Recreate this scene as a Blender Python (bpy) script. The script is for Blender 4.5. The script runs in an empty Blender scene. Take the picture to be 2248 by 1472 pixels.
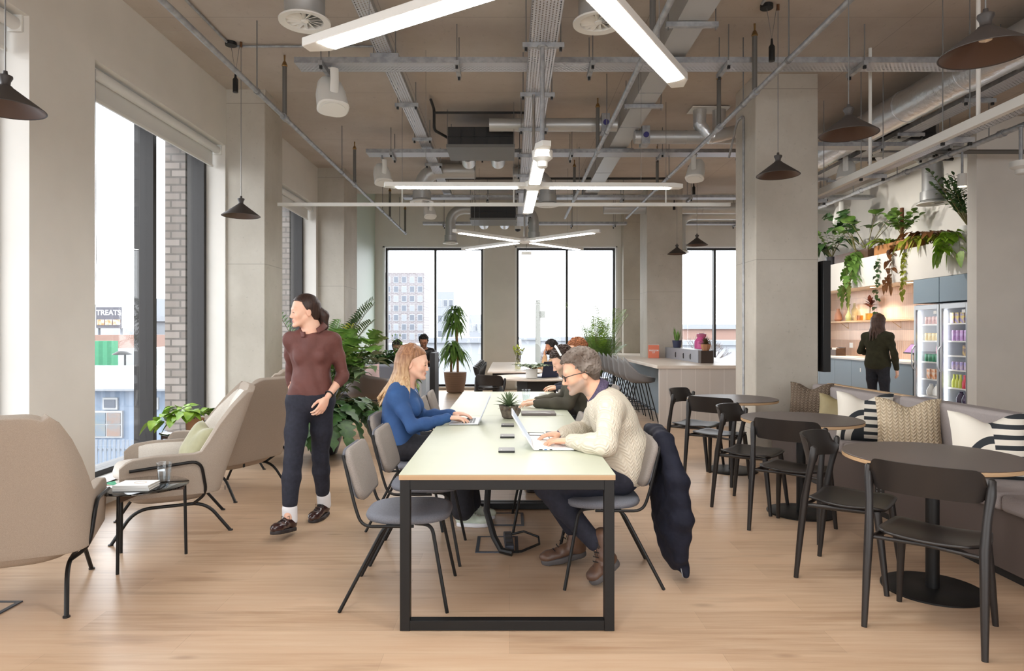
import bpy, math, random
import numpy as np
from math import pi, sin, cos, radians, sqrt, atan2
from mathutils import Vector, Matrix, Quaternion
random.seed(7)
SC = bpy.context.scene
COL = SC.collection
# ---------------------------------------------------------------- camera, sky, exposure
CAMZ = 1.42
FPX = 1450.0
cd = bpy.data.cameras.new('camera'); cam = bpy.data.objects.new('camera', cd); COL.objects.link(cam)
cd.sensor_fit = 'HORIZONTAL'; cd.sensor_width = 36.0; cd.lens = 36.0*FPX/2248
cd.shift_x = 6/2248; cd.shift_y = -6/2248; cd.clip_start = .05; cd.clip_end = 500
cam.location = (0, 0, CAMZ); cam.rotation_euler = (pi/2, 0, 0)
SC.camera = cam
SC.view_settings.view_transform = 'Standard'; SC.view_settings.look = 'None'
SC.view_settings.exposure = 0.52; SC.view_settings.gamma = 1.0; SC.view_settings.use_curve_mapping = False
W = bpy.data.worlds.new('overcast_sky'); SC.world = W; W.use_nodes = True
bg = W.node_tree.nodes['Background']; bg.inputs[0].default_value = (.93, .965, 1, 1); bg.inputs[1].default_value = 4.0
cy = SC.cycles
cy.use_denoising = True; cy.max_bounces = 7; cy.diffuse_bounces = 4; cy.glossy_bounces = 3; cy.transmission_bounces = 4
cy.transparent_max_bounces = 12; cy.sample_clamp_indirect = 6; cy.caustics_reflective = False; cy.caustics_refractive = False
LED_STRENGTH = 30.0

def portal(loc, rot, sx, sy):
    l = bpy.data.lights.new('window_daylight', 'AREA'); l.shape = 'RECTANGLE'; l.size = sx; l.size_y = sy
    l.cycles.is_portal = True
    o = bpy.data.objects.new('window_daylight', l); COL.objects.link(o); o.location = loc; o.rotation_euler = rot
for y0, y1 in ((-1.2, 1.25), (2.16, 4.61), (5.34, 7.79), (9.0, 11.45)):
    portal((-4.06, (y0+y1)/2, 1.9), (0, -pi/2, 0), 3.5, y1-y0)
for x0, x1 in ((-3.1, -.6), (.15, 2.68), (3.85, 6.4)):
    portal(((x0+x1)/2, 17.05, 1.8), (-pi/2, 0, 0), x1-x0, 3.5)
for x0, x1 in ((-2.6, -.2), (.6, 3.0), (3.8, 6.2)):
    portal(((x0+x1)/2, -4.45, 1.9), (pi/2, 0, 0), x1-x0, 3.5)

# ---------------------------------------------------------------- helpers
def srgb(r, g=None, b=None):
    if g is None: g = b = r
    f = lambda c: (c/255/12.92) if c <= 10 else ((c/255+.055)/1.055)**2.4
    return (f(r), f(g), f(b), 1)

def tag(o, label=None, cat=None, group=None, kind=None):
    if label: o['label'] = label
    if cat: o['category'] = cat
    if group: o['group'] = group
    if kind: o['kind'] = kind
    return o

def thing(name, label, cat, loc=(0, 0, 0), rz=0.0, group=None, kind=None):
    o = bpy.data.objects.new(name, None); COL.objects.link(o); o.empty_display_size = .1
    o.location = loc; o.rotation_euler = (0, 0, rz)
    return tag(o, label, cat, group, kind)

def kids(o): return [c for c in bpy.data.objects if c.parent == o]

def dup(root, loc, rz=None, label=None, group=None):
    r = root.copy(); COL.objects.link(r); r.location = loc
    if rz is not None: r.rotation_euler = (0, 0, rz)
    if label: r['label'] = label
    if group: r['group'] = group
    for ch in kids(root):
        c = ch.copy(); COL.objects.link(c); c.parent = r
        for g in kids(ch):
            d = g.copy(); COL.objects.link(d); d.parent = c
    return r

def basis(d):
    d = Vector(d).normalized()
    a = Vector((0, 0, 1)) if abs(d.z) < .9 else Vector((1, 0, 0))
    u = d.cross(a).normalized(); return u, u.cross(d).normalized()*-1, d

class MB:
    def __init__(s): s.v = []; s.f = []; s.m = []; s.cur = 0
    def add(s, vs, fs):
        n = len(s.v); s.v += [tuple(p) for p in vs]
        for f in fs: s.f.append(tuple(n+i for i in f)); s.m.append(s.cur)
        return s
    def box(s, x0, x1, y0, y1, z0, z1):
        return s.add([(x0,y0,z0),(x1,y0,z0),(x1,y1,z0),(x0,y1,z0),(x0,y0,z1),(x1,y0,z1),(x1,y1,z1),(x0,y1,z1)],
              [(3,2,1,0),(4,5,6,7),(0,1,5,4),(1,2,6,5),(2,3,7,6),(3,0,4,7)])
    def obox(s, c, size, M=None):
        M = M or Matrix.Identity(3); a, b, d = [q/2 for q in size]; c = Vector(c)
        P = [c + M @ Vector(p) for p in ((-a,-b,-d),(a,-b,-d),(a,b,-d),(-a,b,-d),(-a,-b,d),(a,-b,d),(a,b,d),(-a,b,d))]
        return s.add(P, [(3,2,1,0),(4,5,6,7),(0,1,5,4),(1,2,6,5),(2,3,7,6),(3,0,4,7)])
    def cyl(s, p0, p1, r0, r1=None, n=12):
        return s.tube([p0, p1], [r0, r0 if r1 is None else r1], n)
    def tube(s, pts, r, n=8, closed=False, flat=1.0):
        pts = [Vector(p) for p in pts]; k = len(pts)
        rs = r if isinstance(r, (list, tuple)) else [r]*k
        T = []
        for i in range(k):
            a = pts[i-1] if (i > 0 or closed) else pts[i]; b = pts[(i+1) % k] if (i < k-1 or closed) else pts[i]
            t = b-a
            T.append(t.normalized() if t.length > 1e-9 else Vector((0, 0, 1)))
        u = basis(T[0])[0]; vs = []
        for i in range(k):
            u = (u - T[i]*u.dot(T[i]))
            u = u.normalized() if u.length > 1e-6 else basis(T[i])[0]
            w = T[i].cross(u)
            for j in range(n):
                a = 2*pi*j/n; vs.append(pts[i] + (u*cos(a)*flat + w*sin(a))*rs[i])
        fs = []
        for i in range(k if closed else k-1):
            for j in range(n):
                a = i*n+j; b = i*n+(j+1) % n; i2 = (i+1) % k
                fs.append((a, b, i2*n+(j+1) % n, i2*n+j))
        if not closed: fs += [tuple(range(n))[::-1], tuple((k-1)*n+j for j in range(n))]
        return s.add(vs, fs)
    def lathe(s, prof, c=(0, 0, 0), n=32, cap=True):
        vs = []; fs = []; c = Vector(c)
        for r, z in prof:
            for j in range(n):
                a = 2*pi*j/n; vs.append(c+Vector((r*cos(a), r*sin(a), z)))
        for i in range(len(prof)-1):
            for j in range(n): fs.append((i*n+j, i*n+(j+1) % n, (i+1)*n+(j+1) % n, (i+1)*n+j))
        if cap:
            if prof[0][0] > 1e-5: fs.append(tuple(range(n))[::-1])
            if prof[-1][0] > 1e-5: fs.append(tuple((len(prof)-1)*n+j for j in range(n)))
        return s.add(vs, fs)
    def prism(s, poly, z0, z1, M=None):
        n = len(poly); vs = [Vector((x, y, z0)) for x, y in poly]+[Vector((x, y, z1)) for x, y in poly]
        if M: vs = [M @ p for p in vs]
        return s.add(vs, [tuple(range(n))[::-1], tuple(range(n, 2*n))]+[(i, (i+1) % n, n+(i+1) % n, n+i) for i in range(n)])
    def grid(s, fn, nu, nv):
        vs = [fn(i/nu, j/nv) for i in range(nu+1) for j in range(nv+1)]
        return s.add(vs, [(i*(nv+1)+j, (i+1)*(nv+1)+j, (i+1)*(nv+1)+j+1, i*(nv+1)+j+1) for i in range(nu) for j in range(nv)])
    def xf(s, M): s.v = [tuple(M @ Vector(p)) for p in s.v]; return s
    def obj(s, name, mats, parent=None, smooth=35, bevel=0, sub=0, solid=0):
        me = bpy.data.meshes.new(name); me.from_pydata(s.v, [], s.f)
        for m in (mats if isinstance(mats, (list, tuple)) else [mats]): me.materials.append(m)
        me.polygons.foreach_set('material_index', s.m)
        if smooth:
            me.polygons.foreach_set('use_smooth', [True]*len(s.f)); me.update()
            me.set_sharp_from_angle(angle=radians(smooth))
        me.validate(); me.update()
        o = bpy.data.objects.new(name, me); COL.objects.link(o)
        if parent is not None: o.parent = parent
        if solid:
            q = o.modifiers.new('solid', 'SOLIDIFY'); q.thickness = solid; q.offset = 0
        if sub:
            q = o.modifiers.new('sub', 'SUBSURF'); q.levels = sub; q.render_levels = sub
        if bevel:
            q = o.modifiers.new('bevel', 'BEVEL'); q.width = bevel; q.segments = 2; q.limit_method = 'ANGLE'; q.angle_limit = radians(40)
        return o

def rrect(w, d, r, n=6):
    P = []
    for cx, cy_, a0 in ((w/2-r, d/2-r, 0), (-w/2+r, d/2-r, 90), (-w/2+r, -d/2+r, 180), (w/2-r, -d/2+r, 270)):
        for i in range(n+1):
            a = radians(a0+90*i/n); P.append((cx+r*cos(a), cy_+r*sin(a)))
    return P

def arc(p0, p1, p2, n=6):
    p0, p1, p2 = Vector(p0), Vector(p1), Vector(p2)
    return [p0*(1-t)**2+p1*2*t*(1-t)+p2*t*t for t in [i/n for i in range(n+1)]]

def bend(pts, r, n=5):
    """poly-line with rounded corners"""
    pts = [Vector(p) for p in pts]; out = [pts[0]]
    for i in range(1, len(pts)-1):
        a, b, c = pts[i-1], pts[i], pts[i+1]
        q = min(r, (b-a).length*.49, (c-b).length*.49)
        out += arc(b+(a-b).normalized()*q, b, b+(c-b).normalized()*q, n)
    return out+[pts[-1]]

def struct(o): o['kind'] = 'structure'; return o

# ---------------------------------------------------------------- materials
def newmat(name):
    m = bpy.data.materials.new(name); m.use_nodes = True
    return m, m.node_tree, m.node_tree.nodes['Principled BSDF']
def nd(nt, t, **kw):
    n = nt.nodes.new(t)
    for k, v in kw.items(): setattr(n, k, v)
    return n
def mth(nt, op, a, b=None, c=None):
    n = nd(nt, 'ShaderNodeMath', operation=op)
    for i, q in enumerate((a, b, c)):
        if q is None: continue
        if isinstance(q, (int, float)): n.inputs[i].default_value = q
        else: nt.links.new(q, n.inputs[i])
    return n.outputs[0]
def coords(nt, scale=(1, 1, 1), rot=(0, 0, 0)):
    tc = nd(nt, 'ShaderNodeTexCoord'); mp = nd(nt, 'ShaderNodeMapping')
    mp.inputs['Scale'].default_value = scale; mp.inputs['Rotation'].default_value = rot
    nt.links.new(tc.outputs['Object'], mp.inputs['Vector']); return mp.outputs[0]
def mixc(nt, fac, a, b):
    n = nd(nt, 'ShaderNodeMix', data_type='RGBA')
    if isinstance(fac, (int, float)): n.inputs[0].default_value = fac
    else: nt.links.new(fac, n.inputs[0])
    for i, q in ((6, a), (7, b)):
        if isinstance(q, tuple): n.inputs[i].default_value = q
        else: nt.links.new(q, n.inputs[i])
    return n.outputs[2]
def ramp(nt, fac, lo, hi):
    n = nd(nt, 'ShaderNodeMapRange'); nt.links.new(fac, n.inputs[0])
    n.inputs[1].default_value = lo; n.inputs[2].default_value = hi; return n.outputs[0]

def mat(name, col, rough=.5, metal=0, col2=None, ns=6, stretch=(1, 1, 1), detail=4, lo=.35, hi=.65, bump=0, bs=None, bstretch=None, spec=.5, emit=0, sheen=0, coat=0, dist=.01):
    m, nt, b = newmat(name)
    b.inputs['Base Color'].default_value = col; b.inputs['Roughness'].default_value = rough; b.inputs['Metallic'].default_value = metal
    b.inputs['Specular IOR Level'].default_value = spec
    if sheen: b.inputs['Sheen Weight'].default_value = sheen
    if coat: b.inputs['Coat Weight'].default_value = coat; b.inputs['Coat Roughness'].default_value = .1
    if emit:
        b.inputs['Emission Color'].default_value = col; b.inputs['Emission Strength'].default_value = emit
    if col2:
        n = nd(nt, 'ShaderNodeTexNoise'); n.inputs['Scale'].default_value = ns; n.inputs['Detail'].default_value = detail
        nt.links.new(coords(nt, stretch), n.inputs['Vector'])
        nt.links.new(mixc(nt, ramp(nt, n.outputs[0], lo, hi), col, col2), b.inputs['Base Color'])
    if bump:
        n = nd(nt, 'ShaderNodeTexNoise'); n.inputs['Scale'].default_value = bs or ns; n.inputs['Detail'].default_value = 3
        nt.links.new(coords(nt, bstretch or stretch), n.inputs['Vector'])
        q = nd(nt, 'ShaderNodeBump'); q.inputs['Strength'].default_value = bump; q.inputs['Distance'].default_value = dist
        nt.links.new(n.outputs[0], q.inputs['Height']); nt.links.new(q.outputs[0], b.inputs['Normal'])
    return m

def glassmat(name, tint=(1, 1, 1, 1), fk=.8, rough=.0, extra=0):
    m = bpy.data.materials.new(name); m.use_nodes = True; nt = m.node_tree; nt.nodes.clear()
    o = nd(nt, 'ShaderNodeOutputMaterial'); t = nd(nt, 'ShaderNodeBsdfTransparent'); t.inputs[0].default_value = tint
    g = nd(nt, 'ShaderNodeBsdfGlossy'); g.inputs['Roughness'].default_value = rough
    f = nd(nt, 'ShaderNodeFresnel'); ge = nd(nt, 'ShaderNodeNewGeometry'); nt.links.new(mth(nt, 'MULTIPLY_ADD', ge.outputs['Backfacing'], 1/1.45-1.45, 1.45), f.inputs[0])
    x = nd(nt, 'ShaderNodeMixShader')
    fac = mth(nt, 'MULTIPLY_ADD', f.outputs[0], fk, extra)
    nt.links.new(fac, x.inputs[0]); nt.links.new(t.outputs[0], x.inputs[1]); nt.links.new(g.outputs[0], x.inputs[2]); nt.links.new(x.outputs[0], o.inputs[0])
    return m

def floor_mat():
    m, nt, b = newmat('oak_planks')
    v = coords(nt)
    br = nd(nt, 'ShaderNodeTexBrick'); nt.links.new(v, br.inputs['Vector'])
    br.offset = .37; br.inputs['Scale'].default_value = 1; br.inputs['Brick Width'].default_value = 1.5; br.inputs['Row Height'].default_value = .225
    br.inputs['Mortar Size'].default_value = .0012; br.inputs['Mortar Smooth'].default_value = .2; br.inputs['Bias'].default_value = -.1
    br.inputs['Color1'].default_value = srgb(197, 164, 134); br.inputs['Color2'].default_value = srgb(168, 134, 105); br.inputs['Mortar'].default_value = srgb(150, 120, 94)
    n = nd(nt, 'ShaderNodeTexNoise'); n.inputs['Scale'].default_value = 3; n.inputs['Detail'].default_value = 6; n.inputs['Roughness'].default_value = .6
    nt.links.new(coords(nt, (.55, 9, 1)), n.inputs['Vector'])
    c = mixc(nt, ramp(nt, n.outputs[0], .3, .75), br.outputs[0], srgb(206, 180, 152))
    n2 = nd(nt, 'ShaderNodeTexNoise'); n2.inputs['Scale'].default_value = 1.6; n2.inputs['Detail'].default_value = 5
    nt.links.new(coords(nt, (.8, 5, 1)), n2.inputs['Vector'])
    c = mixc(nt, mth(nt, 'MULTIPLY', ramp(nt, n2.outputs[0], .58, .72), .6), c, srgb(156, 124, 98))
    v3 = nd(nt, 'ShaderNodeTexVoronoi'); v3.inputs['Scale'].default_value = 1.0; nt.links.new(coords(nt, (1.1, 3.2, 1)), v3.inputs['Vector'])
    c = mixc(nt, mth(nt, 'MULTIPLY', ramp(nt, v3.outputs['Distance'], .085, .02), .45), c, srgb(128, 94, 68))
    nt.links.new(c, b.inputs['Base Color']); b.inputs['Roughness'].default_value = .33; b.inputs['Specular IOR Level'].default_value = .45
    q = nd(nt, 'ShaderNodeBump'); q.inputs['Strength'].default_value = .12; q.inputs['Distance'].default_value = .004
    nt.links.new(n.outputs[0], q.inputs['Height']); nt.links.new(q.outputs[0], b.inputs['Normal'])
    return m

def concrete(name, c1, c2, jx=None, jy=None, axes='xy'):
    m, nt, b = newmat(name); b.inputs['Roughness'].default_value = .75
    n = nd(nt, 'ShaderNodeTexNoise'); n.inputs['Scale'].default_value = 1.3; n.inputs['Detail'].default_value = 8; n.inputs['Roughness'].default_value = .62
    nt.links.new(coords(nt, (1, 1.1, .8)), n.inputs['Vector'])
    c = mixc(nt, ramp(nt, n.outputs[0], .32, .68), c1, c2)
    n2 = nd(nt, 'ShaderNodeTexNoise'); n2.inputs['Scale'].default_value = 22; n2.inputs['Detail'].default_value = 5
    nt.links.new(coords(nt, (1, .5, 1)), n2.inputs['Vector'])
    dk = tuple(q*.55 for q in c1[:3])+(1,)
    c = mixc(nt, mth(nt, 'MULTIPLY', ramp(nt, n2.outputs[0], .62, .8), .35), c, dk)
    v = nd(nt, 'ShaderNodeTexVoronoi'); v.inputs['Scale'].default_value = 9; nt.links.new(coords(nt), v.inputs['Vector'])
    c = mixc(nt, mth(nt, 'MULTIPLY', mth(nt, 'LESS_THAN', v.outputs['Distance'], .045), .5), c, dk)
    if jx:
        sp = nd(nt, 'ShaderNodeSeparateXYZ'); nt.links.new(coords(nt), sp.inputs[0])
        for ax, pitch in zip(axes, (jx, jy)):
            if not pitch: continue
            fr = mth(nt, 'FRACT', mth(nt, 'DIVIDE', mth(nt, 'ADD', sp.outputs['xyz'.index(ax)], 100.37), pitch))
            c = mixc(nt, mth(nt, 'MULTIPLY', mth(nt, 'LESS_THAN', fr, .007/pitch), .6), c, dk)
    nt.links.new(c, b.inputs['Base Color'])
    q = nd(nt, 'ShaderNodeBump'); q.inputs['Strength'].default_value = .15; q.inputs['Distance'].default_value = .01
    nt.links.new(n2.outputs[0], q.inputs['Height']); nt.links.new(q.outputs[0], b.inputs['Normal'])
    return m

def brickmat(name, c1, c2, mortar, w, h, ms, rot=(0, 0, 0), offset=.5, rough=.7, bump=.3, scale=(1, 1, 1)):
    m, nt, b = newmat(name); b.inputs['Roughness'].default_value = rough
    br = nd(nt, 'ShaderNodeTexBrick'); nt.links.new(coords(nt, scale, rot), br.inputs['Vector'])
    br.offset = offset; br.inputs['Scale'].default_value = 1; br.inputs['Brick Width'].default_value = w; br.inputs['Row Height'].default_value = h
    br.inputs['Mortar Size'].default_value = ms; br.inputs['Color1'].default_value = c1; br.inputs['Color2'].default_value = c2; br.inputs['Mortar'].default_value = mortar
    nt.links.new(br.outputs[0], b.inputs['Base Color'])
    q = nd(nt, 'ShaderNodeBump'); q.inputs['Strength'].default_value = bump; q.inputs['Distance'].default_value = .008; q.invert = True
    nt.links.new(br.outputs['Fac'], q.inputs['Height']); nt.links.new(q.outputs[0], b.inputs['Normal'])
    return m

def traymat():
    """galvanised sheet pierced with rows of slots, long axis = local x"""
    m, nt, b = newmat('perforated_galvanised_steel'); b.inputs['Base Color'].default_value = srgb(206, 208, 214)
    b.inputs['Metallic'].default_value = .45; b.inputs['Roughness'].default_value = .42
    sp = nd(nt, 'ShaderNodeSeparateXYZ'); nt.links.new(coords(nt), sp.inputs[0])
    row = mth(nt, 'FLOOR', mth(nt, 'MULTIPLY', sp.outputs[1], 38))
    fx = mth(nt, 'FRACT', mth(nt, 'ADD', mth(nt, 'MULTIPLY', sp.outputs[0], 26), mth(nt, 'MULTIPLY', row, .5)))
    fy = mth(nt, 'FRACT', mth(nt, 'MULTIPLY', sp.outputs[1], 38))
    hole = mth(nt, 'MULTIPLY', mth(nt, 'LESS_THAN', fx, .62), mth(nt, 'LESS_THAN', fy, .42))
    nm = nd(nt, 'ShaderNodeNewGeometry'); ns = nd(nt, 'ShaderNodeSeparateXYZ')
    tr = nd(nt, 'ShaderNodeVectorTransform', vector_type='NORMAL', convert_from='WORLD', convert_to='OBJECT')
    nt.links.new(nm.outputs['True Normal'], tr.inputs[0]); nt.links.new(tr.outputs[0], ns.inputs[0])
    hole = mth(nt, 'MULTIPLY', hole, mth(nt, 'GREATER_THAN', mth(nt, 'ABSOLUTE', ns.outputs[2]), .5))
    t = nd(nt, 'ShaderNodeBsdfTransparent'); x = nd(nt, 'ShaderNodeMixShader')
    nt.links.new(hole, x.inputs[0]); nt.links.new(b.outputs[0], x.inputs[1]); nt.links.new(t.outputs[0], x.inputs[2])
    nt.links.new(x.outputs[0], nt.nodes['Material Output'].inputs[0])
    return m

def stripemat(name, axis, freq, duty, c1, c2, rough=.6, metal=0, bump=0):
    m, nt, b = newmat(name); b.inputs['Roughness'].default_value = rough; b.inputs['Metallic'].default_value = metal
    sp = nd(nt, 'ShaderNodeSeparateXYZ'); nt.links.new(coords(nt), sp.inputs[0])
    fr = mth(nt, 'FRACT', mth(nt, 'MULTIPLY', mth(nt, 'ADD', sp.outputs['xyz'.index(axis)], 50), freq))
    nt.links.new(mixc(nt, mth(nt, 'LESS_THAN', fr, duty), c1, c2), b.inputs['Base Color'])
    if bump:
        q = nd(nt, 'ShaderNodeBump'); q.inputs['Strength'].default_value = bump; q.inputs['Distance'].default_value = .01
        nt.links.new(mth(nt, 'PINGPONG', fr, .5), q.inputs['Height']); nt.links.new(q.outputs[0], b.inputs['Normal'])
    return m

M = {}
M['floor'] = floor_mat()
M['ceiling'] = concrete('ceiling_concrete', srgb(180, 168, 157), srgb(194, 184, 174), 2.42, 1.9)
M['column'] = concrete('column_concrete', srgb(176, 169, 157), srgb(198, 192, 181), 1.9, None, 'z')
M['wall'] = mat('white_wall_paint', srgb(228, 224, 217), .85, col2=srgb(222, 218, 211), ns=2)
M['white'] = mat('white_paint', srgb(240, 240, 238), .6)
M['mint'] = mat('pale_mint_paint', srgb(202, 216, 206), .5)
M['frame'] = mat('dark_anodised_aluminium', srgb(27, 22, 20), .5, 0)
M['glass'] = glassmat('window_glass', fk=.5)
M['brick'] = brickmat('grey_brick', srgb(118, 109, 102), srgb(146, 137, 130), srgb(96, 90, 85), .22, .09, .012, (pi/2, 0, 0))
M['black'] = mat('black_steel', srgb(21, 20, 20), .45, spec=.35)
M['blackp'] = mat('black_plastic', srgb(24, 24, 25), .45)
M['galv'] = mat('galvanised_steel', srgb(178, 180, 182), .45, .5, col2=srgb(150, 152, 156), ns=14)
M['rod'] = mat('zinc_threaded_rod', srgb(140, 140, 140), .5, .7)
M['tray'] = traymat()
M['whiteplastic'] = mat('white_plastic', srgb(232, 231, 226), .45)
M['blind'] = mat('white_blind_fabric', srgb(222, 221, 218), .8)
M['chrome'] = mat('polished_metal', srgb(205, 205, 205), .18, 1)

# ---------------------------------------------------------------- the room shell
XL, XR, YF, YB, ZC = -3.35, 6.9, 16.5, -4.0, 4.30
ZT = 5.0
struct(MB().box(XL-.8, 9.5, YB-.6, YF+.6, -.2, 0).obj('floor', M['floor']))
c = MB(); c.box(XL-.1, 9.3, YB-.2, 13.7, ZC, ZT); c.box(XL-.1, 9.3, 13.7, YF+.2, ZT-.02, ZT+.1)
struct(c.obj('ceiling', M['ceiling']))
WINL = [(-1.2, 1.25), (2.16, 4.61), (5.34, 7.79), (9.0, 11.45)]
HEAD, SILL = 3.63, .16
def wall_run(mb, a0, a1, opens, f):
    """f(u0,u1,z0,z1) adds a box; leaves the openings clear"""
    u = a0
    for o0, o1, z0, z1 in opens:
        f(u, o0, 0, ZT); f(o0, o1, 0, z0); f(o0, o1, z1, ZT); u = o1
    f(u, a1, 0, ZT)
w = MB(); wall_run(w, YB, 12.5, [(a, b, SILL, HEAD) for a, b in WINL], lambda u0, u1, z0, z1: w.box(XL-.27, XL, u0, u1, z0, z1))
struct(w.obj('wall_left', M['wall']))
w = MB().box(XL-.27, XL, 12.5, YF, 0, ZT); struct(w.obj('wall_left_far', M['mint']))
w = MB(); wall_run(w, YB, YF, [(a-.03, b-.06, SILL-.05, HEAD+.05) for a, b in WINL], lambda u0, u1, z0, z1: w.box(XL-.68, XL-.44, u0, u1, z0-.3 if z0 == 0 else z0, z1))
struct(w.obj('wall_left_brick', M['brick']))
WINF = [(-3.16, -.62), (.14, 2.70), (3.86, 6.42)]
w = MB(); wall_run(w, XL-.3, 9, [(a, b, .075, 3.58) for a, b in WINF], lambda u0, u1, z0, z1: w.box(u0, u1, YF, YF+.3, z0, z1))
struct(w.obj('wall_far', M['wall']))
WINB_FILL = [(-2.6, -.2), (.6, 3.0), (3.8, 6.2)]  # back windows are out of view, added for daylight fill
w = MB(); wall_run(w, XL-.3, 9.2, [(a, b, .15, 3.63) for a, b in WINB_FILL], lambda u0, u1, z0, z1: w.box(u0, u1, YB-.3, YB, z0, z1))
struct(w.obj('wall_back', M['wall']))
struct(MB().box(XR, XR+.2, 8.97, YF, 0, ZT).obj('wall_right', M['wall']))
struct(MB().box(6.22, 9, 8.79, 8.97, 0, ZT).obj('wall_right_stub', M['wall']))
struct(MB().box(9, 9.2, YB, 8.97, 0, ZT).obj('wall_right_near', M['wall']))

def pane_window(n, lo, hi, z0, z1, plane, axis, mull, depth, fw=.06):
    """a two-light window: frame, one mullion, two panes; axis 'y' = in the left wall, 'x' = in the far/back wall"""
    t = thing('window_%d' % n, None, None, (0, 0, 0), kind='structure')
    def B(mb, u0, u1, d0, d1, a, b):
        if axis == 'y': mb.box(plane-d1, plane-d0, u0, u1, a, b)
        else: mb.box(u0, u1, plane+d0*dsg, plane+d1*dsg, a, b) if dsg > 0 else mb.box(u0, u1, plane-d1, plane-d0, a, b)
    dsg = 1 if plane > 0 else -1
    f = MB()
    B(f, lo, lo+fw, 0, depth, z0, z1); B(f, hi-fw, hi, 0, depth, z0, z1); B(f, lo+fw, hi-fw, 0, depth, z0, z0+fw); B(f, lo+fw, hi-fw, 0, depth, z1-fw, z1)
    f.obj('window_frame', M['frame'], t, bevel=.004)
    f = MB(); B(f, mull-fw/2, mull+fw/2, 0, depth, z0+fw, z1-fw); f.obj('mullion', M['frame'], t, bevel=.004)
    for a, b in ((lo+fw, mull-fw/2), (mull+fw/2, hi-fw)):
        f = MB(); B(f, a, b, depth*.35, depth*.35+.01, z0+fw, z1-fw); f.obj('pane', M['glass'], t)
    return t
for i, (a, b) in enumerate(WINL):
    pane_window(i+1, a, b, SILL, HEAD, XL-.22, 'y', a+1.32, .2)
    s = MB(); s.box(XL-.26, XL+.0, a, b, SILL-.02, SILL+.012); struct(s.obj('trim_%d' % (i+1), M['white']))
    s = MB(); s.box(XL, XL+.012, a, b, .06, SILL+.02); struct(s.obj('trim_%d' % (i+11), M['frame']))
for i, (a, b) in enumerate(WINF):
    pane_window(i+5, a+.05, b-.04, .075, 3.55, YF+.1, 'x', (a+b)/2+.03, .16, .05)
    s = MB(); s.box(a, a+.05, YF-.004, YF+.1, .05, 3.58); s.box(b-.04, b, YF-.004, YF+.1, .05, 3.58); s.box(a, b, YF-.004, YF+.1, 3.55, 3.585); s.box(a, b, YF-.05, YF+.1, .035, .075)
    struct(s.obj('trim_%d' % (i+5), M['white']))
for i, (a, b) in enumerate(WINB_FILL): pane_window(i+8, a, b, .15, 3.63, YB-.1, 'x', (a+b)/2, .16)
# baseboards
struct(MB().box(XL, XL+.015, 4.61, 5.34, 0, .1).obj('baseboard_left', M['white']))
struct(MB().box(XL, XL+.015, 2.0, 2.16, 0, .1).obj('baseboard_left_near', M['white']))
struct(MB().box(6.22, 9, 8.775, 8.79, 0, .1).obj('baseboard_right', M['white']))
# concrete columns
for i, (x0, x1, y0, y1, nm) in enumerate(((-3.4, -2.89, 7.82, 8.42, 'column_left'), (-3.4, -2.88, 11.55, 12.5, 'column_left_far'), (2.74, 3.44, 7.35, 8.0, 'column_right'), (2.74, 3.45, 13.15, 13.85, 'column_right_far'), (2.8, 3.7, 16.2, 16.55, 'column_end'))):
    struct(MB().box(x0, x1, y0, y1, 0, ZC+.01 if y1 < 14 else ZT).obj(nm, M['column'], bevel=.012))
# roller blinds inside the two visible left windows
def blind(a, b, lab):
    t = thing('roller_blind', lab, 'blind', (XL-.09, (a+b)/2, HEAD), group='roller blinds at the heads of the left windows')
    L = (b-a)/2-.02
    MB().cyl((0, -L, -.06), (0, L, -.06), .045, n=16).obj('blind_roller', M['blind'], t)
    MB().box(-.046, -.042, -L+.02, L-.02, -.24, -.06).obj('blind_fabric', M['blind'], t)
    MB().box(-.055, -.033, -L+.02, L-.02, -.265, -.24).obj('bottom_bar', M['whiteplastic'], t)
    MB().tube([(.03, -L+.03, -.06), (.035, -L+.03, -1.6), (.055, -L+.03, -2.25), (.07, -L+.03, -1.6), (.06, -L+.03, -.06)], .003, 5).obj('pull_chain', M['galv'], t)
    MB().box(-.05, .05, L, L+.015, -.115, 0).obj('bracket', M['whiteplastic'], t)
blind(2.16, 4.61, 'white roller blind with bead chain at the far left edge, left of the pier')
blind(5.34, 7.79, 'white roller blind at the head of the tall window behind the side table')
blind(9.0, 11.45, 'white roller blind behind the concrete column, above the walking person')

# ---------------------------------------------------------------- outside
GZ = -4.2
struct(MB().box(-120, 120, 17.5, 200, GZ-.2, GZ).obj('floor_outside', mat('street_asphalt', srgb(120, 120, 122), .9)))
struct(MB().box(-90, -4.6, -40, 17.5, GZ-.2, GZ).obj('floor_outside_left', bpy.data.materials['street_asphalt']))
H = dict(brick=brickmat('hazy_brick', srgb(104, 96, 98), srgb(124, 118, 120), srgb(140, 138, 140), .9, .3, .06, (pi/2, 0, 0), bump=0),  # distance haze is mixed into these outdoor colours
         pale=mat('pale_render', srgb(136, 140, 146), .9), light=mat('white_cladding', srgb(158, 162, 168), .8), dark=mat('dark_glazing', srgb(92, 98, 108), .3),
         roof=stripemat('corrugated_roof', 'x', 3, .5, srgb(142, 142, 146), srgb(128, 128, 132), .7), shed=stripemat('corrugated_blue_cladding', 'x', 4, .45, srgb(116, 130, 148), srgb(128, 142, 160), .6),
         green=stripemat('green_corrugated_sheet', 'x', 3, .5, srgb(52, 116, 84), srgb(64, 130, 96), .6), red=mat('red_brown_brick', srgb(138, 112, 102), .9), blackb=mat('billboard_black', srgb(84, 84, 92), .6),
         pole=mat('weathered_concrete_pole', srgb(112, 112, 106), .9), fence=mat('pale_fence_paint', srgb(122, 130, 140), .6), twig=mat('bare_twigs', srgb(92, 82, 78), .9), white=mat('billboard_white', srgb(168, 170, 172), .7))
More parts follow.
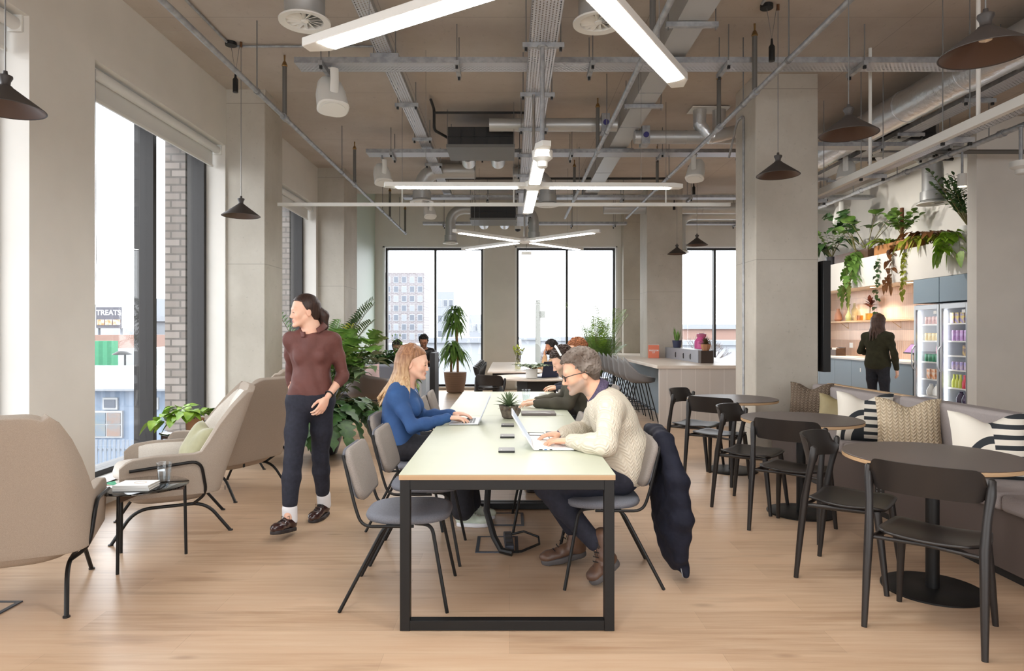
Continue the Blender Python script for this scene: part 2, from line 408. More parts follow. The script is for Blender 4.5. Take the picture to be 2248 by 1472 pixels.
def at(px, py, Y): return ((px-1118)/FPX*Y, Y, CAMZ+(730-py)/FPX*Y)
def building(name, lab, x0, x1, y0, y1, z1, m, cols=0, rows=0, ww=.5, wh=.5, roof=None, dz=None):
    t = thing(name, lab, 'building')
    MB().box(x0, x1, y0, y1, GZ, z1).obj('wall', m, t)
    if cols:
        dx = (x1-x0)/cols; dz = dz or 2.9 if rows > 3 else (z1-GZ)/max(rows, 1)
        for r in range(rows):
            for c_ in range(cols):
                cx = x0+dx*(c_+.5); cz = z1-dz*(r+.75)
                f = MB().box(cx-ww/2-.1, cx+ww/2+.1, y0-.05, y0+.02, cz-wh/2-.1, cz+wh/2+.1).obj('window', H['light'], t)
                MB().box(cx-ww/2, cx+ww/2, y0-.07, y0-.05, cz-wh/2, cz+wh/2).obj('pane', H['dark' if (r+c_) % 3 else 'pale'], f)
    if roof: MB().box(x0-.2, x1+.2, y0-.3, y1, z1, z1+roof).obj('roof', H['pale'], t)
    return t
# seen through the far windows
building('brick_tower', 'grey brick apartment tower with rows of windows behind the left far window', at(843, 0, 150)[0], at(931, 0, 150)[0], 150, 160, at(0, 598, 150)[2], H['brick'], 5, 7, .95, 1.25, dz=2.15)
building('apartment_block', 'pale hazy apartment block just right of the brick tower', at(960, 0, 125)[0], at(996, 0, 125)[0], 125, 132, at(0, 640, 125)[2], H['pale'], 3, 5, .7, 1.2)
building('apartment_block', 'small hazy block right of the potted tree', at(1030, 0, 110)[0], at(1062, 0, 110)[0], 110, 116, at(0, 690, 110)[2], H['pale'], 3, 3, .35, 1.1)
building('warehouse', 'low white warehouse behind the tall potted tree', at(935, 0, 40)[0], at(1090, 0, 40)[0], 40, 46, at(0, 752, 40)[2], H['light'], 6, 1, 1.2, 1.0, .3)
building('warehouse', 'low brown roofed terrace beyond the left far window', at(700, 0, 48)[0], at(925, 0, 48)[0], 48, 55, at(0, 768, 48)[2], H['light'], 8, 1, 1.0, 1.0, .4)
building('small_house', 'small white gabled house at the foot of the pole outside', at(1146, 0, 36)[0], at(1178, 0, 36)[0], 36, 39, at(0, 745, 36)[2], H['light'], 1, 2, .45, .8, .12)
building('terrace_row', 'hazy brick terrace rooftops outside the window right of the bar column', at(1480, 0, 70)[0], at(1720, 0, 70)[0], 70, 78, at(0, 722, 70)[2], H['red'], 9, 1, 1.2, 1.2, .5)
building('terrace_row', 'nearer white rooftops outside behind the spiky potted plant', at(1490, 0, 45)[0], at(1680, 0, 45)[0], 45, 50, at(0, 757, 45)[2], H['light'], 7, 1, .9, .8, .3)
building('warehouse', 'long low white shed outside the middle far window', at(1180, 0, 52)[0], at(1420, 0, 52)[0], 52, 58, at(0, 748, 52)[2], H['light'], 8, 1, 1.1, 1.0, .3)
t = thing('utility_pole', 'pale concrete utility pole outside the middle far window', 'pole', (at(1181, 0, 30)[0], 30, GZ))
MB().cyl((0, 0, 0), (0, 0, at(0, 658, 30)[2]-GZ), .15, .11, 14).obj('pole', H['pole'], t)
MB().box(.1, .32, -.1, .1, at(0, 690, 30)[2]-GZ-.15, at(0, 690, 30)[2]-GZ+.15).obj('junction_box', H['pole'], t)
def bare_tree(lab, x, y, h, n):
    t = thing('bare_tree', lab, 'tree', (x, y, GZ), group='leafless trees outside')
    b = MB(); rnd = random.Random(n)
    def br(p, d, L, r, k):
        q = p+d*L; b.cyl(p, q, r, r*.6, 5)
        if k:
            for _ in range(3):
                e = (d+Vector((rnd.uniform(-.7, .7), rnd.uniform(-.7, .7), rnd.uniform(-.1, .5)))).normalized(); br(q, e, L*rnd.uniform(.6, .8), r*.6, k-1)
    br(Vector((0, 0, 0)), Vector((0, 0, 1)), h*.3, .12, 5)
    b.obj('branches', H['twig'], t)
bare_tree('leafless tree outside behind the pink drink dispenser', at(1530, 0, 38)[0], 38, 6.6, 1)
bare_tree('leafless tree outside just left of the utility pole', at(1150, 0, 42)[0], 42, 6.3, 2)
bare_tree('leafless tree outside right of the utility pole', at(1320, 0, 48)[0], 48, 6.2, 3)
# seen through the left window: yard, sheds and the billboard
def lft(px, py, Y): return at(px, py, Y)
t = thing('metal_shed', 'pale blue corrugated shed with low pitched roof outside left window', 'building')
x0, x1 = at(-500, 0, 17)[0], at(520, 0, 17)[0]
ze = at(0, 856, 17)[2]
MB().box(x0, x1, 17.8, 23, GZ, ze).obj('wall', H['shed'], t)
MB().add([(x0-.3, 17.5, ze-.03), (x1+.3, 17.5, ze-.03), (x1+.3, 21, ze+.36), (x0-.3, 21, ze+.36), (x0-.3, 17.5, ze+.05), (x1+.3, 17.5, ze+.05), (x1+.3, 21, ze+.44), (x0-.3, 21, ze+.44)], [(3,2,1,0),(4,5,6,7),(0,1,5,4),(1,2,6,5),(2,3,7,6),(3,0,4,7)]).obj('roof', H['roof'], t)
MB().cyl((x0-.3, 17.45, ze), (x1+.3, 17.45, ze), .07, n=8).obj('gutter', H['light'], t)
for px in (244, 333):
    a = at(px, 885, 17.8); f = MB().box(a[0]-.2, a[0]+.2, 17.74, 17.8, a[2]-.16, a[2]+.16).obj('window', H['white'], t)
    MB().box(a[0]-.15, a[0]+.15, 17.72, 17.745, a[2]-.11, a[2]+.11).obj('pane', H['dark'], f)
a = at(237, 930, 17.8); f = MB().box(a[0]-.42, a[0]+.42, 17.73, 17.8, a[2]-.36, a[2]+.36).obj('poster_board', H['white'], t)
for ix in (0, 1):
    for iz in (0, 1):
        MB().box(a[0]-.38+.4*ix, a[0]-.02+.4*ix, 17.71, 17.735, a[2]-.32+.33*iz, a[2]-.02+.33*iz).obj('poster', mat('street_poster', srgb(124, 128, 130), .7, col2=srgb(140, 120, 110) if ix else srgb(112, 126, 138), ns=5), f)
t = thing('palisade_fence', 'pale metal palisade fence in the yard outside left window', 'fence')
b = MB()
Yf = 14.0
for i in range(60):
    x = at(80, 0, Yf)[0]+i*.095; b.box(x, x+.055, Yf, Yf+.02, GZ, at(0, 965, Yf)[2])
b.obj('pales', H['fence'], t)
MB().box(at(80, 0, Yf)[0], at(80, 0, Yf)[0]+5.7, Yf+.02, Yf+.06, at(0, 990, Yf)[2], at(0, 984, Yf)[2]).obj('rail', H['fence'], t)
a = at(190, 748, 26); b_ = at(246, 810, 26)
tag(MB().box(a[0], b_[0], 26, 26.4, GZ, a[2]).obj('green_container', H['green']), 'green corrugated container outside left window', 'container')
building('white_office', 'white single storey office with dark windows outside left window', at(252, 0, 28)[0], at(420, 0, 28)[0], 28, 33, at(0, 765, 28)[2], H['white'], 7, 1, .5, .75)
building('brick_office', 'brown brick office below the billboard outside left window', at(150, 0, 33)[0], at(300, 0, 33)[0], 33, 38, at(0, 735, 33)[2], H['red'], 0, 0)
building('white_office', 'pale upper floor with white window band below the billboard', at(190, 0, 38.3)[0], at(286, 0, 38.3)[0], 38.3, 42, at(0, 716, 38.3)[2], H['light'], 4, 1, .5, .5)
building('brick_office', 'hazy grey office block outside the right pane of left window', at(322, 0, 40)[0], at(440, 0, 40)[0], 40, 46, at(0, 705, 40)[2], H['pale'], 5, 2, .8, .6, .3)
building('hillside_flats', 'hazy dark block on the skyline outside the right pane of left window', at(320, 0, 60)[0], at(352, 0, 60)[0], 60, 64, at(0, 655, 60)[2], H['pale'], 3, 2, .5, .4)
t = thing('billboard', 'white billboard lettered TREATS on a roof outside left window', 'billboard')
a = at(200, 668, 35.5); b_ = at(288, 720, 35.5)
MB().box(a[0], b_[0], 35.5, 35.9, b_[2], a[2]+.0).obj('board', H['white'], t)
a2 = at(212, 674, 35.5); b2 = at(267, 719, 35.5)
for q_ in (.3, 1.5): MB().box(a[0]+q_, a[0]+q_+.08, 35.6, 35.7, at(0, 735, 33)[2]-.05, b_[2]+.05).obj('post', H['dark'], t)
pn = MB().box(a2[0], b2[0], 35.46, 35.5, b2[2], a2[2]).obj('poster_panel', H['blackb'], t)
def lettering(txt, size, m, parent, loc, rot=(pi/2, 0, 0), name='lettering', ext=.002, bold=0, align='CENTER'):
    cu = bpy.data.curves.new('txt', 'FONT'); cu.body = txt; cu.size = size; cu.extrude = ext; cu.align_x = align; cu.offset = bold
    o = bpy.data.objects.new('txt', cu); me = bpy.data.meshes.new_from_object(o)
    bpy.data.objects.remove(o); me.materials.clear(); me.materials.append(m); me.name = name
    q = bpy.data.objects.new(name, me); COL.objects.link(q); q.parent = parent; q.location = loc; q.rotation_euler = rot
    return q
lettering('TREATS', .385, H['white'], t, ((a2[0]+b2[0])/2, 35.45, at(0, 691, 35.5)[2]), bold=.012)
for i in range(3):
    xx = a2[0]+.06+i*.43
    MB().box(xx, xx+.38, 35.43, 35.465, at(0, 713, 35.5)[2], at(0, 701, 35.5)[2]).obj('food_picture', mat('food_picture_print', srgb(205, 200, 195), .7, col2=srgb(175, 120, 80), ns=6), t)
t = thing('street_lamp', 'dark hooded street lamp outside against the white office', 'lamp', (at(268, 0, 22)[0], 22, GZ))
MB().tube([(.1, 0, 0), (.1, 0, at(0, 775, 22)[2]-GZ)], .03, 8).obj('post', M['black'], t)
MB().lathe([(.0, .14), (.12, .12), (.28, .03), (.3, 0)], (0, 0, at(0, 778, 22)[2]-GZ), 16).obj('hood', M['black'], t)
# ================================================================ ceiling services
M['led'] = mat('led_diffuser', (1, .975, .94, 1), .5, emit=LED_STRENGTH)
M['warmled'] = mat('warm_lamp_lens', (1, .78, .5, 1), .5, emit=40)
M['shade'] = mat('dark_grey_brown_shade', srgb(62, 56, 53), .5)
M['shadein'] = mat('bronze_inner_shade', srgb(92, 72, 62), .35, .2)
M['duct'] = mat('spiral_duct_steel', srgb(186, 187, 186), .42, .5, bump=.08, bs=30)
M['foil'] = mat('foil_insulation', srgb(222, 224, 226), .3, .7, bump=.5, bs=18, dist=.015)
M['fcu'] = mat('fan_coil_black', srgb(38, 36, 35), .6)
M['sockw'] = mat('grey_pipework', srgb(110, 108, 104), .5, .3)

def tray(lab, c, length, width, rz, brackets, zc=ZC, strut_over=.06, h=.05):
    """perforated tray hung under the slab; local x is its long axis"""
    t = thing('cable_tray', lab, 'cable tray', c, rz)
    L = length/2; w = width/2
    MB().box(-L, L, -w, w, 0, .003).obj('tray_deck', M['tray'], t)
    b = MB(); b.box(-L, L, -w-.003, -w, 0, h); b.box(-L, L, w, w+.003, 0, h); b.box(-L, L, -w-.003, -w+.012, h, h+.003); b.box(-L, L, w-.012, w+.003, h, h+.003)
    b.obj('side_rails', M['galv'], t)
    s0 = None
    for i, x in enumerate(brackets):
        if i == 0:
            s = MB().box(-.02, .02, -w-strut_over, w+strut_over, -.042, -.002).obj('support_bracket', M['galv'], t)
            s.location.x = x; s0 = s
            for sg in (-1, 1):
                yy = sg*(w+strut_over-.03)
                MB().cyl((0, yy, -.075), (0, yy, zc-c[2]), .005, n=6).obj('hanger_rod', M['rod'], s)
                MB().box(-.012, .012, yy-.012, yy+.012, -.07, -.042).obj('end_cap', M['blackp'], s)
        else:
            s = s0.copy(); COL.objects.link(s); s.parent = t; s.location.x = x
            for g in kids(s0):
                q = g.copy(); COL.objects.link(q); q.parent = s
    return t
LT = [6.3, 9.42, 12.5, 15.5]
tray('galvanised cross tray nearest the camera, carrying the white speaker at its left end', ((-2.02+6.6)/2, 6.31, 3.955), 8.62, .217, 0, [-4.05+1.27*i for i in range(7)])
tray('galvanised cross tray second from camera, below the black fan coil', ((-2.02+6.7)/2, 9.42, 3.955), 8.72, .24, 0, [-4.0+1.27*i for i in range(7)])
tray('galvanised cross tray third from camera, just above the white rail', ((-2.0+6.85)/2, 12.5, 3.955), 8.85, .22, 0, [-4.1+1.27*i for i in range(7)])
tray('galvanised cross tray farthest from camera, in front of the far wall', ((-2.02+2.75)/2, 15.5, 3.955), 4.77, .2, 0, [-1.9+1.0*i for i in range(5)], ZT-.03)
tray('galvanised short cross tray behind the bar column, over the right far window', ((3.5+6.3)/2, 15.5, 3.955), 2.8, .2, 0, [-.9, .4], ZT-.03)
tray('narrow galvanised tray running lengthwise above the left side of the long table', (-1.18, 6.35, 4.06), 12.6, .147, pi/2, [-5.5+1.35*i for i in range(9)])
tray('wide galvanised tray running lengthwise above the middle of the long table', (.29, 6.3, 3.885), 18.0, .235, pi/2, [-7.7+1.17*i for i in range(14)])
tray('galvanised tray running lengthwise beside the foil duct above the bench', (4.98, 7.6, 3.9), 9.6, .22, pi/2, [-4.2+1.2*i for i in range(8)])
tray('narrow galvanised tray running just behind the white trunking above the bench', (3.79, 6.4, 3.075), 8.2, .17, pi/2, [-3.4+1.3*i for i in range(6)])
tray('short galvanised cross tray right of the concrete column, under the foil duct', (4.6, 8.45, 3.78), 2.3, .2, 0, [-.9, .1, .95])

def conduit(lab, x, z, y0, y1, drops, r=.024, name='conduit_pipe'):
    t = thing(name, lab, 'pipe', (x, 0, z))
    MB().cyl((0, y0, 0), (0, y1, 0), r, n=12).obj('pipe', M['galv'], t)
    for y in drops:
        d = MB().cyl((0, y, 0), (0, y, ZC-z-.12), r*.95, n=10).obj('drop_pipe', M['sockw'], t)
        MB().lathe([(r*.9, 0), (r*1.3, .01), (r*.7, .05), (.008, .06), (.01, .12)], (0, y, ZC-z-.125), 10).obj('sprinkler_head', mat('brass_sprinkler', srgb(150, 120, 80), .35, .8), d)
        MB().cyl((0, y-.05, 0), (0, y+.05, 0), r*1.45, n=12).obj('coupling', M['galv'], t)
        MB().cyl((0, y-.75, r), (0, y-.75, ZC-z), .006, n=6).obj('hanger_rod', M['rod'], t)
        MB().cyl((0, y-.765, 0), (0, y-.735, 0), r*1.25, n=10).obj('pipe_clip', M['rod'], t)
conduit('galvanised sprinkler pipe along the left, above the armchairs', -2.33, 3.65, -1, 14.8, [3.7, 6.85, 9.95, 12.9, 14.78])
conduit('galvanised sprinkler pipe running beside the rectangular duct in the middle', 1.085, 3.65, -1, 12.85, [5.0, 8.1, 11.0])
conduit('galvanised sprinkler pipe crossing in front of the concrete column on the right', 2.285, 3.65, -1, 12.85, [6.15, 7.2, 10.2])
t = thing('conduit_pipe', 'pale sprinkler pipe over the kitchen on the far right', 'pipe', (5.52, 0, 3.65))
MB().cyl((0, 5, 0), (0, 12.2, 0), .03, n=12).obj('pipe', M['galv'], t)
for y in (7.4, 8.3, 9.2, 10.4, 11.5): MB().cyl((0, y-.04, 0), (0, y+.04, 0), .042, n=12).obj('coupling', M['galv'], t); MB().cyl((0, y+.2, .03), (0, y+.2, ZC-3.65), .006, n=6).obj('hanger_rod', M['rod'], t)
# thin conduits on the slab for the pendants, and a dark heating pipe
def slabpipe(lab, pts, r=.012, m='galv', name='surface_conduit'):
    return tag(MB().tube(bend(pts, .06), r, 8).obj(name, M[m]), lab, 'conduit')
slabpipe('thin conduit on the slab feeding the left pendants', [(-2.78, 2.0, ZC-.02), (-2.78, 6.6, ZC-.02), (-1.3, 6.6, ZC-.02)])
slabpipe('thin conduit on the slab feeding the pendants over the round tables', [(2.2, 1.5, ZC-.02), (2.2, 5.75, ZC-.02)])
slabpipe('black condensate pipe looped left of the middle fan coil unit', [(-.95, 8.0, 4.24), (-.95, 8.35, 4.24), (-.95, 8.35, 3.98), (-.8, 8.7, 3.98)], .018, 'fcu', 'condensate_pipe')
slabpipe('black pipe above the middle fan coil unit, left to right', [(-.95, 8.35, 4.2), (.2, 8.35, 4.2)], .016, 'fcu', 'condensate_pipe')
slabpipe('dark heating pipe across the slab behind the second cross tray', [(-1.4, 11.4, 4.08), (2.7, 11.4, 4.08)], .02, 'fcu', 'heating_pipe')
slabpipe('dark heating pipe across the slab near the kitchen wall', [(3.5, 10.2, 4.1), (6.85, 10.2, 4.1)], .025, 'fcu', 'heating_pipe')
slabpipe('grey pipe crossing to the right wall stub below the white rail', [(5.2, 8.4, 3.72), (8.8, 8.4, 3.72)], .03, 'sockw', 'cross_pipe')
slabpipe('conduit down the left edge of the concrete column with a bend at its top', [(2.76, 8.3, 3.62), (2.73, 7.9, 3.95), (2.73, 7.7, 3.95), (2.73, 7.7, .05)], .014, 'galv', 'column_conduit')
# rectangular duct
t = thing('rectangular_duct', 'rectangular galvanised duct running lengthwise right of the light fittings', 'duct', (1.535, 0, 4.03))
MB().box(-.127, .127, -2, 12.6, 0, .24).obj('duct_body', M['duct'], t)
for y in (1.2, 2.4, 3.6, 4.8, 7.2, 8.4, 10.8): MB().box(-.131, .131, y-.006, y+.006, -.004, .244).obj('duct_seam', M['galv'], t)
for y in (5.55, 7.55, 9.35, 11.6):
    s = MB().box(-.22, .22, y-.02, y+.02, -.045, -.004).obj('support_bracket', M['galv'], t)
    for q in (-.2, .2): MB().cyl((q, y, -.07), (q, y, .27), .005, n=6).obj('hanger_rod', M['rod'], s)
MB().box(-.15, .15, 12.6, 12.63, -.03, .25).obj('end_flange', M['galv'], t)

# LED star fittings
def star(lab, y, rot):
    t = thing('star_light', lab, 'ceiling light', (.25, y, 2.9), rot, 'star shaped LED fittings over the long tables')
    for k in range(4):
        a = k*pi/2; R = Matrix.Rotation(a, 4, 'Z')
        b = MB(); w, L, h = .062, 1.53, .045
        pr = [(.07, -w), (L-.1, -w), (L, -w*.15), (L-.02, w), (.07, w)]
        b.prism(pr, 0, h); b.xf(R); arm = b.obj('arm', M['whiteplastic'], t, bevel=.004)
        d = MB(); d.prism([(.17, -w*.82), (L-.15, -w*.82), (L-.13, -w*.2), (L-.13, w*.82), (.17, w*.82)], -.004, .001); d.xf(R); d.obj('led_strip', M['led'], arm)
    MB().lathe([(.05, -.02), (.1, 0), (.11, .05), (.06, .08), (.03, .085)], (0, 0, 0), 20).obj('hub', M['whiteplastic'], t)
    MB().cyl((0, 0, .08), (0, 0, .95), .016, n=10).obj('stem', M['chrome'], t)
    for k in range(4):
        a = k*pi/2; q = Vector((cos(a)*1.1, sin(a)*1.1, .07)); MB().cyl(q, (q.x, q.y, ZC-2.9), .002, n=5).obj('suspension_wire', M['rod'], t)
    return t
star('white star LED fitting nearest the camera, two lit arms reaching into the top of frame', 2.68, radians(58.7))
star('added white star LED fitting for fill light, unseen overhead behind the camera position', -1.39, radians(20))  # extra unseen fitting, added to the row as fill for the near end
star('white cross LED fitting in the middle with one arm pointing at the camera', 6.75, radians(.8))
star('white star LED fitting farthest away, arms spread in an X before the far windows', 10.8, radians(45))
t = thing('curtain_rail', 'slim white rail spanning between the columns below the lights', 'rail', (0, 8.25, 3.0))
MB().box(-2.89, 2.76, -.02, .02, 0, .04).obj('rail', M['whiteplastic'], t)
for px in (883, 1128, 1462): x = (px-1118)/FPX*8.25; MB().cyl((x, 0, .04), (x, 0, .24), .009, n=6).obj('drop_rod', M['whiteplastic'], t); MB().cyl((x, 0, .24), (x, 0, 1.3), .003, n=6).obj('hanger_rod', M['rod'], t)  # white lower ends stand in for the rods glowing in the lamp light
def sensor(lab, x, y, z0, z1, w=.11):
    t = thing('ceiling_sensor', lab, 'sensor', (x, y, z0))
    MB().lathe([(.03, -.05), (w*.5, -.04), (w*.55, 0), (w, .03), (w*1.03, .09), (.02, .1)], (0, 0, 0), 20).obj('sensor_body', M['whiteplastic'], t)
    MB().cyl((0, 0, .09), (0, 0, z1-z0), .02, n=10).obj('stem', M['galv'], t)
    MB().lathe([(.045, 0), (.045, .012)], (0, 0, z1-z0-.012), 14).obj('mounting_plate', M['galv'], t)
sensor('white sensor on a grey stem in front of the middle cross light', .275, 5.5, 2.84, 3.8, .085)
sensor('white sensor on a stem at the far right edge of the photo', 5.5, 7.1, 3.17, 3.64, .1)
t = thing('wireless_access_point', 'flat white box hanging below the farthest star light', 'sensor', (.31, 11.9, 2.83))
MB().box(-.09, .09, -.06, .06, 0, .04).obj('housing', M['whiteplastic'], t, bevel=.008); MB().cyl((0, 0, .04), (0, 0, 1.05), .003, n=5).obj('cable', M['blackp'], t)
t = thing('dome_camera', 'small dark dome camera under the far cross tray', 'camera', (.2, 15.35, 3.82))
MB().lathe([(0, -.06), (.05, -.04), (.07, 0)], (0, 0, 0), 14).obj('dome', M['blackp'], t); MB().cyl((0, 0, 0), (0, 0, .14), .075, n=14).obj('housing', M['whiteplastic'], t)

# pendants with pulleys
def pendant(lab, x, y, zb, weight=True, top=None, D=.365):
    t = thing('pendant_lamp', lab, 'pendant lamp', (x, y, zb), group=None)
    r = D/2; top = (top or ZC)-zb
    MB().lathe([(r, 0), (r-.002, .004), (.032, .115), (.03, .12)], n=40, cap=False).obj('lamp_shade', M['shade'], t, solid=.003)
    MB().lathe([(r-.006, .0035), (.03, .112)], n=40, cap=False).obj('inner_shade', M['shadein'], t)
    MB().lathe([(.03, .112), (.022, .13), (.024, .145), (.034, .165), (.033, .175), (.012, .18), (.01, .2)], n=20).obj('neck', M['shade'], t)
    MB().lathe([(.0, .05), (.025, .06), (.03, .085), (.02, .11)], n=16).obj('bulb', mat('frosted_bulb', srgb(235, 225, 210), .3), t)
    MB().cyl((0, 0, .19), (0, 0, top), .0035, n=6).obj('cable', M['rod'], t)
    MB().cyl((0, 0, top-.05), (0, 0, top), .014, n=8).obj('pulley', mat('copper_pulley', srgb(130, 95, 70), .4, .8), t)
    if weight:
        MB().lathe([(.055, top-.035), (.055, top-.002), (.03, top)], (-.1, 0, 0), 20).obj('ceiling_rose', M['blackp'], t)
        MB().lathe([(0, top-.5), (.026, top-.498), (.026, top-.37), (.012, top-.35), (.008, top-.3)], (-.055, 0, 0), 14).obj('counterweight', M['blackp'], t)
        MB().tube([(-.1, 0, top-.03), (-.055, 0, top-.3), (-.012, 0, top-.02)], .003, 5).obj('pulley_cord', M['rod'], t)
    return t
pendant('dark cone pendant in front of the left concrete column', -2.66, 6.55, 2.575)
pendant('dark cone pendant cut off by the left edge of the photo', -2.64, 3.46, 2.59)
pendant('dark cone pendant in front of the right concrete column', 2.36, 5.8, 2.80)
pendant('dark cone pendant right of the concrete column, second nearest', 2.245, 4.37, 2.73)
pendant('large looking dark cone pendant in the top right corner', 2.12, 2.94, 2.66)
pendant('small distant dark pendant in front of the bar column', 3.25, 12.8, 2.945)
pendant('small distant brown pendant right of the bar column, before the right far window', 3.24, 11.4, 2.93)

def diffuser(lab, x, y, z, collar_top, r=.2, elbow=None):
    t = thing('swirl_diffuser', lab, 'air vent', (x, y, z))
    MB().lathe([(r*.75, .035), (r, .0), (r*.99, -.012), (r*.72, -.004), (r*.7, .03)], n=36, cap=False).obj('rim', M['whiteplastic'], t)
    b = MB()
    for k in range(14):
        a = 2*pi*k/14; Rm = Matrix.Rotation(a, 3, 'Z') @ Matrix.Rotation(radians(28), 3, 'X')
        b.obox(Rm @ Vector((r*.4, 0, 0)) + Vector((0, 0, .01)), (r*.62, r*.17, .003), Rm)
    b.obj('swirl_vanes', M['whiteplastic'], t)
    MB().lathe([(0, -.012), (r*.14, -.004), (r*.14, .03)], n=16).obj('centre_boss', M['whiteplastic'], t)
    MB().lathe([(r*.72, .04), (r*.72, .041)], n=24).obj('plenum_back', M['fcu'], t)
    if elbow:
        h, dx, L = elbow; q = r*.66
        MB().tube([(0, 0, .04), (0, 0, h)]+[(dx*(.3-.3*cos(a)), 0, h+.3*sin(a)) for a in [radians(15*i) for i in range(1, 7)]]+[(dx*L, 0, h+.3)], q, 20).obj('duct_elbow', M['duct'], t)
        MB().lathe([(r*.78, .04), (r*.78, .17), (r*.7, .175)], n=24).obj('collar', M['duct'], t)
        zc_ = (ZT-.02 if y > 13.7 else ZC)-z; xr = dx*L*.7; MB().cyl((xr, 0, h+.3), (xr, 0, zc_), .006, n=6).obj('hanger_rod', M['rod'], t)
    else:
        b = MB().lathe([(r*.78, .03), (r*.78, .12), (r*.79, .125), (r*.78, .13), (r*.78, collar_top-z)], n=28); b.obj('collar', M['duct'], t)
    return t
diffuser('round white swirl diffuser on a grey collar at top left of the photo', -1.61, 5.2, 3.87, ZC)
diffuser('round white swirl diffuser partly hidden by the near star light', .70, 5.2, 3.86, ZC)
diffuser('white swirl diffuser under a bent duct, left of the middle cross light', -1.47, 11.1, 3.62, 0, .2, (.22, 1, .9))
diffuser('white swirl diffuser under a bent duct, right of the middle cross light', .66, 11.4, 3.62, 0, .2, (.22, -1, .6))
diffuser('small far swirl diffuser above the left far window', -1.3, 14.6, 3.4, 0, .17, (.45, 1, .8))
diffuser('small far swirl diffuser between the far windows', .55, 14.8, 3.5, 0, .17, (.4, -1, .6))
diffuser('white swirl diffuser under a bent spiral duct above the kitchen plants', 6.25, 9.75, 3.33, 0, .21, (.48, -1, .5))
diffuser('white swirl diffuser behind the brown distant pendant', 3.75, 14.6, 3.2, 0, .22, (.55, 1, 1.8))

def fcu(lab, x0, x1, y0, y1, z0, z1):
    t = thing('fan_coil_unit', lab, 'air conditioner', ((x0+x1)/2, (y0+y1)/2, z0)); w = (x1-x0)/2; d = (y1-y0)/2; h = z1-z0
    MB().box(-w, w, -d, d, .04, h).obj('casing', M['fcu'], t, bevel=.005)
    MB().box(-w-.02, w+.02, -d-.02, d, 0, .04).obj('drip_tray', M['sockw'], t)
    b = MB()
    for i in range(1, 5): b.box(-w+2*w*i/5-.006, -w+2*w*i/5+.006, -d-.012, -d, .05, h-.01)
    b.box(-w, w, -d-.012, -d, h*.5, h*.5+.01); b.obj('filter_bars', M['blackp'], t)
    for q in (-.5, .5): MB().cyl((q*w, d+.1, h*.4), (q*w, d+.35, h*.25), .1, n=20).obj('spigot', M['foil'], t)
    for sx in (-1, 1):
        for sy in (-1, 1): MB().cyl((sx*(w+.01), sy*d*.9, 0), (sx*(w+.01), sy*d*.9, ZC-z0), .005, n=6).obj('hanger_rod', M['rod'], t)
fcu('black fan coil unit above the second cross tray, left of the middle', -.79, .05, 8.5, 9.15, 3.80, 4.07)
fcu('black fan coil unit farther back, above the third and far trays', -.75, .12, 12.9, 13.6, 3.62, 3.92)
fcu('black fan coil unit above the kitchen at the right', 4.95, 5.75, 8.9, 9.5, 3.98, 4.24)
# spiral ducts with dampers, foil ducts
def spiral(lab, p0, p1, r, dampers=(), m='duct'):
    p0, p1 = Vector(p0), Vector(p1); t = thing('spiral_duct', lab, 'duct', p0); d = p1-p0; L = d.length; d.normalize()
    MB().cyl((0, 0, 0), d*L, r, n=24).obj('duct_body', M[m], t)
    b = MB(); n = int(L/.16)
    for i in range(1, n): b.cyl(d*(L*i/n-.004), d*(L*i/n+.004), r*1.03, n=24)
    b.obj('duct_seams', M[m], t)
    for s in dampers:
        q = MB().box(s-.05, s+.05, -r*1.25, r*1.25, -r*1.3, r*1.4).obj('damper', M['galv'], t)
        MB().cyl((s, -r*1.25, 0), (s, -r*1.5, 0), .035, n=14).obj('damper_dial', mat('purple_dial', srgb(60, 56, 120), .5), q)
spiral('spiral duct with damper in front of the middle fan coil unit', (-.25, 8.3, 4.03), (1.35, 8.3, 4.03), .082, [1.45])
spiral('spiral duct with purple dial damper left of the concrete column', (1.62, 8.55, 3.95), (2.95, 8.55, 3.95), .085, [.13])
spiral('pale spiral duct above the right far window', (1.9, 13.3, 3.92), (6.5, 13.3, 3.92), .11)
t = thing('foil_duct', 'shiny silver foil duct slanting down the upper right over the bench', 'duct', (4.55, 0, 4.02))
MB().tube([(.12, 3.5, .03), (.06, 6, .0), (0, 8, .0), (-.05, 9.6, -.03)], .185, 24).obj('duct_body', M['foil'], t)
for y, x in ((5.2, .09), (6.6, .045), (7.6, .01), (8.6, -.02)): MB().cyl((x, y-.03, 0), (x, y+.03, 0), .192, n=24).obj('foil_tape', M['foil'], t)
MB().tube([(.1, 6.2, 0), (.35, 6.3, .02), (.6, 6.5, .03), (1.2, 6.55, .03)], .11, 18).obj('branch', M['foil'], t)
t = thing('foil_duct', 'twin foil branches under a white ceiling plate left of the concrete column', 'duct', (2.6, 8.5, 4.29))
MB().box(-.28, .2, -.14, .14, -.012, .0).obj('ceiling_plate', M['whiteplastic'], t)
for x in (-.15, .1): MB().tube([(x, 0, -.012), (x, 0, -.2), (x*.2, -.02, -.36), (.4, 0, -.27)], .085, 16).obj('branch', M['foil'], t)
